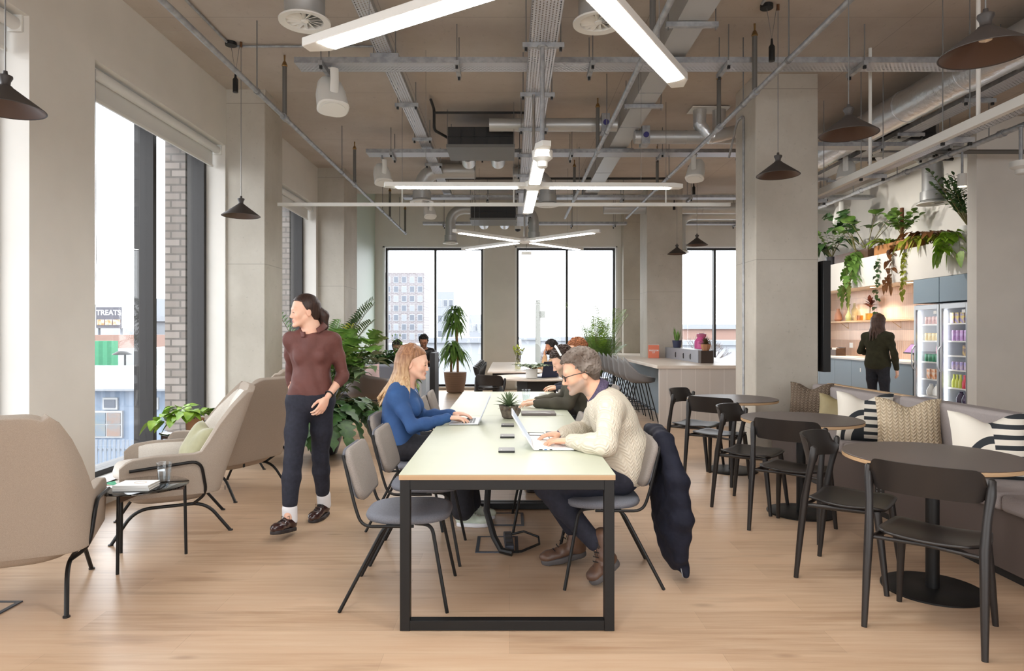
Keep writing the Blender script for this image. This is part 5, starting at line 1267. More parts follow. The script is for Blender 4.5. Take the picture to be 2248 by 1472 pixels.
leafy(t, R(53), (0, 0, .1), 9, .32, (.15, .4), .1, .06, .04, 5, 'oval', 'leafyellow', .003, 1.0, None, .3, .55, 'flowers')
# things on the bar
t = thing('potted_snake_plant', 'small snake plant in a navy pot on the bar socket riser', 'plant', (3.2, 12.6, 1.135))
pot(t, [(.06, 0), (.07, .005), (.09, .14), (.082, .14)], mat('navy_pot', srgb(52, 58, 84), .5))
fb = MB(); rr = R(61)
for k in range(16): a = rr.uniform(0, 6.28); leaf(fb, Vector((cos(a)*.03, sin(a)*.03, .12)), (cos(a)*.2, sin(a)*.2, 1), (cos(a), sin(a), 0), rr.uniform(.16, .28), .035, 'lance', 0, .3)
fb.obj('foliage', M['leafmid'], t, smooth=70)
tag(MB().box(3.1, 3.3, 10.68, 10.83, .925, 1.13).obj('dark_plinth_box', mat('dark_brown_box', srgb(58, 42, 32), .5), bevel=.004), 'dark brown box at the near end of the bar socket riser', 'box')
t = thing('potted_haworthia', 'spiky brown green plant in a ribbed clay pot on the dark box', 'plant', (3.2, 10.76, 1.13))
b = MB(); b.lathe([(.05, 0), (.075, .06), (.08, .1), (.07, .105)], n=24); b.v = [(x*(1+.06*cos(8*atan2(y, x))), y*(1+.06*cos(8*atan2(y, x))), z) for x, y, z in b.v]; b.obj('pot', M['terra'], t)
fb = MB()
for k in range(44): a = k*2.4; el = .15+.85*(k/44); leaf(fb, Vector((0, 0, .1)), (cos(a)*(1.2-el), sin(a)*(1.2-el), el), (0, 0, 1), .15, .018, 'lance', .1, .5)
fb.obj('foliage', green('dull_olive_leaf', (78, 66, 40), (104, 92, 56)), t, smooth=70)
t = thing('drink_dispenser', 'pink lidded drink dispenser on the bar before the window', 'dispenser', (3.55, 12.2, .925))
pk = mat('pink_glass', srgb(226, 96, 160), .2); MB().box(-.13, .13, -.1, .1, 0, .14).obj('stand', mat('pink_stand', srgb(230, 170, 196), .4), t, bevel=.01)
MB().lathe([(.11, .14), (.125, .16), (.125, .34), (.08, .4), (.07, .42)], n=24).obj('jar', pk, t); MB().lathe([(.085, .415), (.088, .47), (.05, .485)], n=24).obj('lid', mat('pink_lid', srgb(190, 90, 130), .4), t); MB().tube([(0, -.12, .2), (0, -.17, .2), (0, -.17, .17)], .012, 8).obj('tap', M['galv'], t)
t = thing('table_sign', 'salmon coloured upright book with white lettering on the bar by the column', 'book', (2.83, 12.95, .925), radians(-3))
MB().box(-.105, .105, -.02, .02, 0, .255).obj('cover', mat('salmon_card', srgb(232, 132, 104), .6), t, bevel=.003); MB().box(-.1, .103, -.0165, .0165, .003, .258).obj('pages', M['white'], t)
for tx, z in (('FREEDOM', .135), ('LIT', .098)): lettering(tx, .042, M['white'], t, (0, -.0205, z), bold=.0008)
# on top of the kitchen bulkhead
ZBK = 2.75
def bk(name, lab, y, x=6.45): return thing(name, lab, 'plant', (x, y, ZBK))
for i, (a, b_) in enumerate(((11.7, 12.9), (10.4, 11.5))):
    t = thing('wooden_trough', ('long brown wooden trough on the kitchen bulkhead, farther one', 'tan wooden trough on the kitchen bulkhead, nearer one')[i], 'planter', (6.45, (a+b_)/2, ZBK)); L = (b_-a)/2
    b = MB(); b.box(-.1, -.08, -L, L, 0, .17); b.box(.08, .1, -L, L, 0, .17); b.box(-.08, .08, -L, -L+.02, 0, .17); b.box(-.08, .08, L-.02, L, 0, .17); b.box(-.08, .08, -L+.02, L-.02, 0, .13); b.obj('trough', (M['walnut'], mat('tan_trough', srgb(170, 116, 66), .7))[i], t)
ZT_ = .14
tl = pi
t = bk('philodendron', 'large dark leaved plant at the far left of the kitchen bulkhead, beside the column', 13.2); pot(t, [(.09, 0), (.12, .18), (.11, .18)], M['potdark'])
leafy(t, R(71), (0, 0, .16), 12, .75, (.4, .9), .55, .3, .13, 4, 'lance', 'leafdark', .006, .95, (1.6, 4.8), .6, .35); leafy(t, R(72), (0, 0, .16), 9, .7, (.2, .5), .2, .1, .05, 9, 'oval', 'leafmid', .004, 1.0)
t = bk('monstera', 'long stemmed monstera with one raised round leaf on the kitchen bulkhead', 11.9); leafy(t, R(73), (0, 0, ZT_), 7, .75, (.4, .75), .15, .3, .24, 1, 'heart', 'leafmid', .009, .85, None, .5, .9)
leafy(t, R(74), (-.06, .25, ZT_), 4, .85, (.2, .6), .1, .34, .22, 3, 'mon', 'leafdark', .008, 1.0, (1.5, 3.5), .8, .6, 'split_leaves'); leafy(t, R(75), (-.1, .1, ZT_), 5, .75, (.25, .4), 1.35, .2, .15, 6, 'mon', 'leafmid', .006, .45, (2.4, 4.0), .8, .3, 'hanging_leaves')
t = bk('boston_fern', 'yellow green fern spilling over the middle of the kitchen bulkhead', 11.25); palm(t, R(76), (0, 0, ZT_), 18, .5, (.5, .9), .8, .07, 22, 'leafbright', None, .8, .012)
t = bk('climbing_pothos', 'climbing plant on a brown moss pole in the middle of the bulkhead', 10.85); MB().cyl((0, 0, .1), (0, 0, .72), .03, n=10).obj('moss_pole', mat('coir_pole', srgb(110, 70, 44), .95), t)
leafy(t, R(77), (0, 0, .25), 15, .5, (.25, .6), .25, .13, .095, 5, 'heart', 'leafmid', .004, .95); leafy(t, R(78), (-.1, 0, ZT_), 5, .6, (.2, .35), 1.5, .11, .075, 6, 'heart', 'leafbrown', .003, .4, (2.4, 4.0), .6, .3, 'dry_trailing_leaves')
t = bk('spider_plant', 'yellow leaved plant trailing over the bulkhead left of the zz plant', 10.2); leafy(t, R(79), (0, 0, .1), 14, .45, (.5, 1.0), .8, .16, .07, 5, 'lance', 'leafyellow', .004, .8, None, .7, .3); leafy(t, R(80), (.05, 0, .1), 10, .42, (.4, .8), .5, .14, .09, 4, 'heart', 'leafbrown', .004, .8, None, .7, .4, 'brown_leaves')
t = bk('string_vine', 'thin vines with sparse heart leaves hanging down the white bulkhead', 10.5, 6.31); leafy(t, R(85), (-.02, 0, .02), 6, .62, (.05, .1), 1.5, .07, .055, 6, 'heart', 'leafyellow', .0015, .3, (2.4, 3.9), .4, .4); leafy(t, R(86), (-.02, .75, .02), 4, .8, (.05, .1), 1.5, .08, .06, 8, 'heart', 'leafdark', .0015, .3, (2.4, 3.9), .4, .4, 'dark_vine')
t = bk('zz_plant', 'glossy zz plant in a white pot at the right end of the kitchen bulkhead', 9.28); pot(t, [(.08, 0), (.1, .01), (.11, .17), (.1, .17)], M['whitepot'])
leafy(t, R(81), (0, 0, .16), 16, .85, (.15, .65), .12, .11, .045, 18, 'oval', 'leafdark', .008, 1.0, (.7, 3.3), .25, .3)
t = bk('pothos', 'glossy green pothos spilling over the right end of the kitchen bulkhead', 9.35, 6.34); leafy(t, R(82), (-.03, 0, .05), 9, .5, (.35, .6), 1.2, .16, .12, 5, 'heart', 'leafbright', .004, .7, (2.2, 4.4), .6, .3)
t = thing('burgundy_plant', 'red leaved plant in a gold ribbed pot on the oak kitchen shelf', 'plant', (6.77, 12.4, 1.655)); pot(t, [(.06, 0), (.075, .01), (.078, .13), (.07, .13)], mat('gold_ribbed_pot', srgb(206, 150, 50), .35, .3))
leafy(t, R(83), (0, 0, .12), 3, .2, (.0, .15), 0, .2, .07, 4, 'lance', 'leafred', .005, 1.1, None, .35, .6)

# ================================================================ small objects
for i, (x, y) in enumerate(((-.015, 3.76), (-.012, 4.27), (-.012, 4.78))):
    t = thing('charging_pad', 'grey square desk socket pad on the table, '+('nearest the camera', 'middle of the three', 'farthest of the three')[i], 'charger', (x, y, .747), group='desk pads along the table')
    MB().box(-.046, .046, -.055, .055, 0, .011).obj('pad', M['blackp'], t, bevel=.003); MB().box(-.045, .045, -.054, .054, .011, .0125).obj('pad_top', mat('pad_grey', srgb(128, 126, 126), .4), t); MB().cyl((-.03, -.035, .012), (-.03, -.035, .0135), .004, n=10).obj('indicator', M['white'], t)
def laptop(name, lab, x, y, yaw, ang, m, mk, w=.31, d=.215, logo=False):
    """local: hinge along y at x=0, base extends to +x, screen leans to -x"""
    t = thing(name, lab, 'laptop', (x, y, .747), yaw)
    MB().box(0, d, -w/2, w/2, 0.002, .014).obj('base', M[m], t, bevel=.003)
    b = MB()
    for r in range(5):
        for k in range(12): yy = -w*.42+k*w*.84/12; b.box(.03+r*.019, .046+r*.019, yy, yy+w*.06, .014, .0155)
    b.obj('keyboard', M[mk], t); MB().box(.135, .2, -.05, .05, .0138, .0145).obj('trackpad', M[m], t)
    Rm = Matrix.Rotation(ang, 3, 'Y')
    MB().obox(Rm @ Vector((-.003, 0, d/2))+Vector((0, 0, .012)), (.006, w, d), Rm).obj('screen_lid', M[m], t, bevel=.002)
    MB().obox(Rm @ Vector((.0006, 0, d/2+.003))+Vector((0, 0, .012)), (.001, w*.95, d*.88), Rm).obj('display', mat('lit_display', srgb(190, 200, 215), .25, emit=.35), t)
    if logo: MB().obox(Rm @ Vector((-.0065, 0, d/2))+Vector((0, 0, .012)), (.001, .025, .025), Rm).obj('lid_emblem', M['galv'], t)
    return t
M['alu'] = mat('silver_aluminium', srgb(176, 176, 180), .35, .7); M['laptopwhite'] = mat('white_laptop_shell', srgb(236, 236, 238), .4); M['navy'] = mat('navy_laptop_shell', srgb(38, 46, 74), .45)
laptop('laptop', 'thin silver laptop the woman in blue types on', -.225, 4.96, pi, radians(-23), 'alu', 'blackp')
lw = laptop('laptop', 'white laptop the man in the cream jumper types on', .14, 3.93, 0, radians(-32), 'laptopwhite', 'whiteplastic', .33, .23)
for yy, m in ((-.12, 'blackp'), (-.09, 'blackp')): pass
MB().box(.06, .075, -.1665, -.1645, .005, .011).obj('port', mat('blue_port', srgb(40, 120, 190), .4), lw); MB().box(.03, .05, -.1665, -.1645, .005, .011).obj('port', M['blackp'], lw); MB().box(.09, .105, -.1665, -.1645, .005, .011).obj('port', M['blackp'], lw)
laptop('laptop', 'navy laptop open on the oval table behind the headphone wearer', .62, 9.95, radians(125), radians(-14), 'navy', 'blackp', .34, .24)
laptop('laptop', 'small grey laptop under the hand of the bearded man', .3, 11.95, 0, radians(-62), 'alu', 'blackp', .3, .2)
t = thing('notebook', 'closed dark grey laptop sleeve with a white cable on the table', 'notebook', (.24, 5.45, .747)); MB().box(-.14, .14, -.1, .1, 0, .02).obj('sleeve', mat('grey_sleeve', srgb(112, 104, 102), .6), t, bevel=.004); MB().tube([(-.1, -.05, .024), (.05, -.08, .024), (.2, -.1, .006)], .0025, 6).obj('cable', M['white'], t)
t = thing('paper_sheet', 'white papers beside the open white laptop', 'paper', (.2, 4.28, .747), radians(8)); MB().box(-.1, .1, -.14, .14, 0, .002).obj('top_sheet', M['white'], t); MB().box(-.09, .11, -.13, .15, 0, .0012).obj('lower_sheet', M['whiteplastic'], t)
tag(MB().obox((.32, 4.4, .7545), (.15, .075, .009)).obj('phone', M['blackp'], bevel=.002), 'black phone lying beyond the white laptop', 'phone')
t = thing('eyeglasses', 'folded dark eyeglasses lying behind the white laptop', 'glasses', (.115, 4.22, .765), radians(10))
for s in (-1, 1): MB().tube([(.0, s*.032+.026*cos(a), .02*sin(a)+.004) for a in [2*pi*k/14 for k in range(14)]], .0022, 5, True).obj('lens_rim', M['blackp'], t); MB().tube([(.0, s*.06, .01), (.12, s*.055, .004), (.135, s*.05, -.014)], .002, 5).obj('temple', M['blackp'], t)
M['waterglass'] = glassmat('drinking_glass', srgb(248, 250, 251), extra=.02)
def tumbler(lab, x, y, z, r=.038, h=.11):
    t = thing('glass_tumbler', lab, 'glass', (x, y, z)); MB().lathe([(r*.72, 0), (r*.78, .006), (r, h), (r*.94, h), (r*.72, .012), (0, .012)], n=20).obj('glass', M['waterglass'], t, smooth=30); MB().lathe([(0, .013), (r*.7, .013), (r*.84, h*.62), (0, h*.62)], n=20).obj('water', glassmat('still_water', srgb(246, 249, 251), extra=.01), t)
tumbler('faceted glass of water on the second long table', .165, 6.45, .747, .042, .12); tumbler('tall faceted glass of water on the near side table', -2.195, 4.2, .47, .045, .125)
t = thing('mug', 'white mug on the second long table beside the water glass', 'mug', (.33, 6.5, .747)); MB().lathe([(.036, 0), (.042, .005), (.042, .075), (.038, .075), (.036, .01), (0, .01)], n=22).obj('cup', M['whitepot'], t); MB().tube([(.04, 0, .06), (.066, 0, .055), (.066, 0, .025), (.04, 0, .018)], .005, 8).obj('handle', M['whitepot'], t)
for i, (dz, a, lab) in enumerate(((0, .1, 'lower book of the pair on the smoked glass side table'), (.0165, .05, 'white covered upper book with ring mark on the side table'))):
    t = thing('book', lab, 'book', (-2.28, 4.04, .47+dz), a); MB().box(-.105, .105, -.075, .075, 0, .003).obj('back_cover', M['white'], t); MB().box(-.103, .103, -.073, .073, .003, .013).obj('pages', mat('book_pages', srgb(206, 198, 186), .8), t); MB().box(-.105, .105, -.075, .075, .013, .016).obj('cover', M['white'] if i else M['whiteplastic'], t); MB().box(-.105, .105, -.0765, -.075, 0, .016).obj('spine', M['white'], t)
    if i: MB().tube([(.02+.035*cos(a_), .01+.025*sin(a_), .0162) for a_ in [2*pi*k/24 for k in range(24)]], .0012, 4, True).obj('ring_motif', mat('tan_ink', srgb(190, 160, 130), .7), t)
# under the table
def floorbox(lab, x, y, sx, sy):
    t = thing('floor_box', lab, 'floor box', (x, y, 0)); b = MB(); w = .022
    b.box(-sx, sx, -sy, -sy+w, 0, .006); b.box(-sx, sx, sy-w, sy, 0, .006); b.box(-sx, -sx+w, -sy+w, sy-w, 0, .006); b.box(sx-w, sx, -sy+w, sy-w, 0, .006); b.obj('frame', mat('slate_frame', srgb(62, 66, 76), .4), t); MB().box(-sx+w, sx-w, -sy+w, sy-w, 0, .004).obj('lid', M['floor'], t)
floorbox('floor socket box under the nearest long table with the power strip on it', -.08, 4.43, .14, .17); floorbox('floor socket box under the long table, farther one', -.03, 5.03, .14, .17); floorbox('floor socket box beneath the armchair at the left edge', -2.72, 3.36, .15, .13)
tag(MB().tube([(-.10, 4.5, .72), (-.10, 4.48, .6), (-.14, 4.42, .4), (-.15, 4.35, .25), (-.1, 4.28, .1), (-.05, 4.22, .03), (.02, 4.2, .022)], .022, 10).obj('cable_sleeve', M['blackp']), 'black cable sleeve hanging from the table down to the floor box', 'cable')
t = thing('power_strip', 'dark power strip lying on the floor under the long table', 'power strip', (-.005, 4.42, .006), radians(3)); MB().box(-.028, .028, -.16, .16, 0, .04).obj('strip', mat('slate_plastic', srgb(62, 64, 74), .45), t, bevel=.006)
for k in (-.1, 0, .1): MB().box(-.02, .02, k-.02, k+.02, .04, .043).obj('socket', M['blackp'], t)
tag(MB().tube([(0, 4.55, .03), (.1, 4.56, .05), (.2, 4.5, .03), (.2, 4.4, .015), (.08, 4.26, .012), (0, 4.24, .012)], .008, 8).obj('power_cable', M['blackp']), 'looped black cable beside the power strip on the floor', 'cable')
# ================================================================ people (signed distance bodies meshed as one surface)
A_ = lambda p: np.array(p, dtype=np.float32)
class SDF:
    def __init__(s): s.ops = []
    def cap(s, a, b, ra, rb=None, k=.02, sub=False): s.ops.append(('c', A_(a), A_(b), ra, ra if rb is None else rb, k, sub)); return s
    def ell(s, c, r, fr=None, k=.02, sub=False): s.ops.append(('e', A_(c), A_(r), np.eye(3, dtype=np.float32) if fr is None else np.array(fr, dtype=np.float32), k, sub)); return s
    def cut(s, p, n): s.ops.append(('p', A_(p), A_(n)/np.linalg.norm(n))); return s
    def fn(s, f): s.ops.append(('f', f)); return s
    def chain(s, pts, rs, k=.02):
        for i in range(len(pts)-1): s.cap(pts[i], pts[i+1], rs[i], rs[i+1], k)
        return s
    def grow(s, d):
        q = SDF()
        for o in s.ops:
            if o[0] == 'c': q.ops.append(('c', o[1], o[2], o[3]+d, o[4]+d, o[5], o[6]))
            elif o[0] == 'e': q.ops.append(('e', o[1], o[2]+d, o[3], o[4], o[5]))
            else: q.ops.append(o)
        return q
    def __add__(s, o): q = SDF(); q.ops = s.ops+o.ops; return q
    def mesh(s, name, m, parent, h=.006, wr=0, wf=30, smooth=80):
        lo = np.full(3, 1e9); hi = -lo
        for o in s.ops:
            if o[0] == 'c' and not o[6]:
                r = max(o[3], o[4]); lo = np.minimum(lo, np.minimum(o[1], o[2])-r); hi = np.maximum(hi, np.maximum(o[1], o[2])+r)
            if o[0] == 'e' and not o[5]: r = np.max(o[2]); lo = np.minimum(lo, o[1]-r); hi = np.maximum(hi, o[1]+r)
        lo -= 3*h+wr; hi += 3*h+wr
        n = np.ceil((hi-lo)/h).astype(int)+1; ax = [np.arange(n[i], dtype=np.float32)*h+lo[i] for i in range(3)]
        F = np.full(n, .5, np.float32)
        def region(c0, c1, pad):
            i0 = np.maximum(((c0-pad-lo)/h).astype(int), 0); i1 = np.minimum(((c1+pad-lo)/h).astype(int)+2, n)
            sl = tuple(slice(a, max(a, b)) for a, b in zip(i0, i1))
            return sl, ax[0][sl[0]][:, None, None], ax[1][sl[1]][None, :, None], ax[2][sl[2]][None, None, :]
        for o in s.ops:
            if o[0] == 'c':
                _, a, b, ra, rb, k, sub = o; r = max(ra, rb)
                sl, X, Y, Z = region(np.minimum(a, b), np.maximum(a, b), r+k+.03)
                d = b-a; L = float(d @ d)+1e-9
                t = np.clip(((X-a[0])*d[0]+(Y-a[1])*d[1]+(Z-a[2])*d[2])/L, 0, 1)
                D = np.sqrt((X-a[0]-t*d[0])**2+(Y-a[1]-t*d[1])**2+(Z-a[2]-t*d[2])**2)-(ra+(rb-ra)*t)
            elif o[0] == 'e':
                _, c, r, fr, k, sub = o; sl, X, Y, Z = region(c, c, float(r.max())+k+.03)
                q0 = 0; q1 = 0
                for i in range(3):
                    w = fr[i][0]*(X-c[0])+fr[i][1]*(Y-c[1])+fr[i][2]*(Z-c[2]); q0 = q0+(w/r[i])**2; q1 = q1+(w/(r[i]**2))**2
                q0 = np.sqrt(q0); D = q0*(q0-1)/(np.sqrt(q1)+1e-6)
            elif o[0] == 'p':
                D = (ax[0][:, None, None]-o[1][0])*o[2][0]+(ax[1][None, :, None]-o[1][1])*o[2][1]+(ax[2][None, None, :]-o[1][2])*o[2][2]; F = np.maximum(F, D); continue
            else:
                F = o[1](F, ax[0][:, None, None], ax[1][None, :, None], ax[2][None, None, :]); continue
            G = F[sl]
            if G.size == 0: continue
            if sub:
                e = np.clip(.5-.5*(G+D)/k, 0, 1); F[sl] = G+(-D-G)*e+k*e*(1-e)
            else:
                e = np.clip(.5+.5*(D-G)/k, 0, 1); F[sl] = D+(G-D)*e-k*e*(1-e)
        if wr:
            X, Y, Z = ax[0][:, None, None], ax[1][None, :, None], ax[2][None, None, :]
            F = F+wr*(np.sin(wf*(X+.6*Z)+3*np.sin(wf*.31*Y+wf*.2*Z))*np.sin(wf*.7*(Y-.5*Z)+2*np.sin(wf*.4*X)))
        return surface(F, lo, h, name, m, parent, smooth)

def surface(F, lo, h, name, m, parent, smooth=80):
    I = F < 0; nx, ny, nz = F.shape
    off = [(0,0,0),(1,0,0),(0,1,0),(1,1,0),(0,0,1),(1,0,1),(0,1,1),(1,1,1)]
    cnt = np.zeros((nx-1, ny-1, nz-1), np.int8)
    for a, b, c in off: cnt += I[a:nx-1+a, b:ny-1+b, c:nz-1+c]
    act = (cnt > 0) & (cnt < 8); idx = np.full(act.shape, -1, np.int64); ii = np.argwhere(act); idx[act] = np.arange(len(ii))
    V = np.stack([F[ii[:, 0]+a, ii[:, 1]+b, ii[:, 2]+c] for a, b, c in off], 1)
    P = np.zeros((len(ii), 3)); C = np.zeros(len(ii)); O = np.array(off, float)
    for a, b in ((0,1),(2,3),(4,5),(6,7),(0,2),(1,3),(4,6),(5,7),(0,4),(1,5),(2,6),(3,7)):
        fa, fb = V[:, a], V[:, b]; x = (fa < 0) != (fb < 0); t = np.where(x, fa/np.where(x, fa-fb, 1), 0)
        P[x] += O[a]+(O[b]-O[a])*t[x, None]; C[x] += 1
    P = (P/C[:, None]+ii)*h+np.array(lo)
    Q = []
    for axn in range(3):
        s0 = [slice(1, -1)]*3; s1 = list(s0); s0[axn] = slice(0, -1); s1[axn] = slice(1, None)
        a = I[tuple(s0)]; b = I[tuple(s1)]; x = np.argwhere(a != b); x = x+np.array([0 if i == axn else 1 for i in range(3)])
        u, v = [(1, 2), (2, 0), (0, 1)][axn]; eu = np.eye(3, dtype=int)[u]; ev = np.eye(3, dtype=int)[v]
        g = lambda q: idx[q[:, 0], q[:, 1], q[:, 2]]
        q = np.stack([g(x-eu-ev), g(x-ev), g(x), g(x-eu)], 1)
        ins = I[x[:, 0], x[:, 1], x[:, 2]]; q[~ins] = q[~ins][:, ::-1]; Q.append(q)
    Q = np.concatenate(Q); Q = Q[(Q >= 0).all(1)]
    wl = parent.location if parent is not None else Vector((0, 0, 0))
    if parent is not None and parent.parent is not None: wl = parent.parent.location
    base = np.array(wl); me = bpy.data.meshes.new(name)
    me.vertices.add(len(P)); me.vertices.foreach_set('co', (P-base).astype(np.float32).ravel())
    me.loops.add(len(Q)*4); me.loops.foreach_set('vertex_index', Q[:, ::-1].astype(np.int32).ravel())
    me.polygons.add(len(Q)); me.polygons.foreach_set('loop_start', np.arange(len(Q), dtype=np.int32)*4)
    me.polygons.foreach_set('use_smooth', np.ones(len(Q), bool)); me.update(calc_edges=True); me.validate()
    me.materials.append(m); o = bpy.data.objects.new(name, me); COL.objects.link(o)
    if parent is not None: o.parent = parent
    return o, P

def skin(name, col, lip, beard):
    m, nt, b = newmat(name); b.inputs['Roughness'].default_value = .5; b.inputs['Specular IOR Level'].default_value = .35
    n = nd(nt, 'ShaderNodeTexNoise'); n.inputs['Scale'].default_value = 16; n.inputs['Detail'].default_value = 4; nt.links.new(coords(nt), n.inputs['Vector'])
    c = mixc(nt, ramp(nt, n.outputs[0], .35, .7), col, tuple(min(1, q*f) for q, f in zip(col[:3], (1.0, .86, .82)))+(1,))
    for at_, cc in (('beard', beard), ('lips', lip)):
        q = nd(nt, 'ShaderNodeAttribute', attribute_name=at_); c = mixc(nt, q.outputs['Fac'], c, cc)
    nt.links.new(c, b.inputs['Base Color']); return m
def hairmat(name, c1, c2, st=(1, 1, .12), ns=90): return mat(name, c1, .45, col2=c2, ns=ns, stretch=st, detail=3, bump=.6, bs=ns*1.4, dist=.004, spec=.35)
V3 = lambda p: Vector(p)
def unit(p): return Vector(p).normalized()

class Person:
    def __init__(s, label, loc, h=.006): s.t = thing('person', label, 'person', (loc[0], loc[1], 0)); s.h = h
    def frame(s, fwd, pitch=0, roll=0):
        f = unit(fwd); r = f.cross(Vector((0, 0, 1))).normalized(); u = r.cross(f)
        R_ = Matrix((f, r, u)).transposed(); return R_ @ Matrix.Rotation(pitch, 3, 'Y') @ Matrix.Rotation(roll, 3, 'X')
    def head(s, c, fwd, pitch=0, roll=0, sc=1.0, female=False, beard=0):
        s.hc = Vector(c); s.hR = s.frame(fwd, pitch, roll); s.hs = sc
        T = lambda f, r, u: s.hc+s.hR @ Vector((f, r, u))*sc
        s.T = T; fr = [list(s.hR.col[i]) for i in range(3)]; S = SDF(); E = lambda c_, r_, k=.02, sub=False: S.ell(T(*c_), [q*sc for q in r_], fr, k*sc, sub)
        Cp = lambda a, b, ra, rb=None, k=.012, sub=False: S.cap(T(*a), T(*b), ra*sc, (ra if rb is None else rb)*sc, k*sc, sub)
        E((-.008, 0, .032), (.096, .074, .086)); E((.04, 0, -.03), (.052, .058, .078))
        jw = .046 if female else .052
        for q in (-1, 1):
            Cp((-.002, q*jw, -.05), (.07, q*.02, -.095), .019, .015, .02); E((.06, q*.037, -.028), (.024, .022, .022), .02)
        E((.082, 0, -.099), (.016, .019, .015), .015)
        Cp((.078, -.034, .02), (.078, .034, .02), .013, .013, .016)
        for q in (-1, 1): E((.098, q*.031, -.001), (.013, .014, .011), .014, True)
        for q in (-1, 1): E((.079, q*.031, -.003), (.013, .0145, .0115), .004)
        nz = 0 if not female else -.006
        Cp((.088, 0, .006), (.106+nz, 0, -.03), .0075, .009, .014); E((.107+nz, 0, -.036), (.011, .0105, .009), .010)
        for q in (-1, 1): E((.097, q*.012, -.041), (.009, .007, .0065), .006)
        Cp((.084, -.019, -.066), (.0905, 0, -.063), .0055, .0065, .006); Cp((.084, .019, -.066), (.0905, 0, -.063), .0055, .0065, .006); Cp((.084, -.015, -.075), (.084, .015, -.075), .0075, None, .007)
        Cp((.097, -.02, -.0695), (.097, .02, -.0695), .0016, None, .003, True)
        for q in (-1, 1):
            E((-.01, q*.076, -.012), (.018, .009, .031), .006); E((-.006, q*.086, -.01), (.009, .006, .017), .006, True)
        s.S = S; s.head_fn = (female, beard); return s
    def skincolor(s, P, o):
        q = (np.array(P)-np.array(s.hc)) @ np.array(s.hR)/s.hs; f, r, u = q[:, 0], q[:, 1], q[:, 2]
        lips = np.clip(1-np.maximum(np.abs(u+.0695)/.0125, np.maximum(np.abs(r)/.024, (.079-f)/.004+.5))**4, 0, 1)*(np.abs(r) < .026)*(f > .077)*(np.abs(u+.0695) < .0125)
        b = s.head_fn[1]; bd = np.zeros(len(f))
        if b: bd = b*np.clip((-.038-u-.25*np.clip(.075-f, 0, .1)*-1)/.018, 0, 1)*np.clip((f+.02)/.03, 0, 1)*(u > -.14)*np.clip((.125-np.abs(f))/.01, 0, 1)*(1-lips)*np.clip((np.abs(r)*1.4+(-u-.045))/.012, 0, 1)
        for nm, a in (('lips', lips*.75), ('beard', bd)):
            at_ = o.data.attributes.new(nm, 'FLOAT', 'POINT'); at_.data.foreach_set('value', a.astype(np.float32))
    def hand(s, w, d, pn, side, curl=.5, spread=1.0, sc=1.0):
        """side +1 right, -1 left; pn = out of the palm"""
        w = Vector(w); d = unit(d); pn = Vector(pn); pn = (pn-d*pn.dot(d)).normalized(); t = d.cross(pn)*side; S = SDF()
        S.ell(w+d*.045*sc-pn*.002, (.05*sc, .036*sc, .0155*sc), [list(d), list(t), list(pn)], .01)
        for i in range(4):
            k = w+d*(.088, .092, .087, .078)[i]*sc+t*(.028, .0095, -.0095, -.027)[i]*sc*spread
            S.cap(w+t*(.014, .005, -.005, -.013)[i]*sc+d*.01, k, .0125*sc, .0100*sc, .010); L = (.07, .079, .073, .056)[i]*sc
            a = 0; p = k; fd = unit(d+t*(.10, .02, -.06, -.14)[i]*spread)
            for j, (fr, cu) in enumerate(((.45, .35), (.31, .6), (.24, .45))):
                a += curl*cu*(1+.12*i)*1.25; q = p+(fd*cos(a)+pn*sin(a))*L*fr; S.cap(p, q, (.0092, .0084, .0076)[j]*sc, (.0084, .0076, .0064)[j]*sc, .003); p = q
        b0 = w+d*.018*sc+t*.016*sc; b1 = b0+(d*.62+t*.62+pn*.28)*.046*sc; b2 = b1+(d*.85+t*.22+pn*.3).normalized()*.034*sc; b3 = b2+(d*.95+t*.0+pn*.3).normalized()*.026*sc
        S.cap(b0, b1, .0145*sc, .011*sc, .010); S.cap(b1, b2, .0102*sc, .0092*sc, .004); S.cap(b2, b3, .009*sc, .007*sc, .003); return S
    def build(s, J, skinm, top, bottom, hands, b=1.0, sleeve=1.0, hem=None, bust=0, wr_top=.003, trouser_end=.97, collar_open=0, belly=0, top_parts=True, leg_r=1.0, arm_r=1.0, flare=0, tuck=False):
        pel, wst, chs, nb = [Vector(J[k]) for k in ('pelvis', 'waist', 'chest', 'neck')]
        shs, els, wrs = J['sh'], J['el'], J['wr']; hps, kns, ans = J['hip'], J['kn'], J['an']
        r = (Vector(shs[0])-Vector(shs[1])).normalized(); hp = (Vector(hps[0])-Vector(hps[1])).normalized()
        def fr(u, rr): u = unit(u); f = u.cross(rr).normalized(); rr = f.cross(u); return [list(f), list(rr), list(u)]
        tor = SDF(); k = .05
        tor.ell(pel, (.12*b, .165*b, .125), fr(wst-pel, hp), k); tor.ell(wst, (.105*b+belly, .14*b, .13), fr(chs-pel, hp.lerp(r, .5)), k); tor.ell(pel.lerp(wst, .5), (.108*b+belly, .148*b, .12), fr(wst-pel, hp), k)
        tor.ell(chs, (.112*b, .16*b, .155), fr(nb-wst, r), k); tor.ell(chs.lerp(nb, .5), (.085*b, .15*b, .09), fr(nb-wst, r), k)
        f = Vector(fr(nb-wst, r)[0])
        if bust:
            for q in (-1, 1): tor.ell(chs+f*.085*b+r*q*.07-Vector((0, 0, .01)), (.065*bust, .068*bust, .07*bust), None, .035)
        for q in (0, 1): tor.cap(nb-unit(nb-chs)*.055, Vector(shs[q]), .052, .056*b, .045)
        arms = SDF(); sl = SDF()
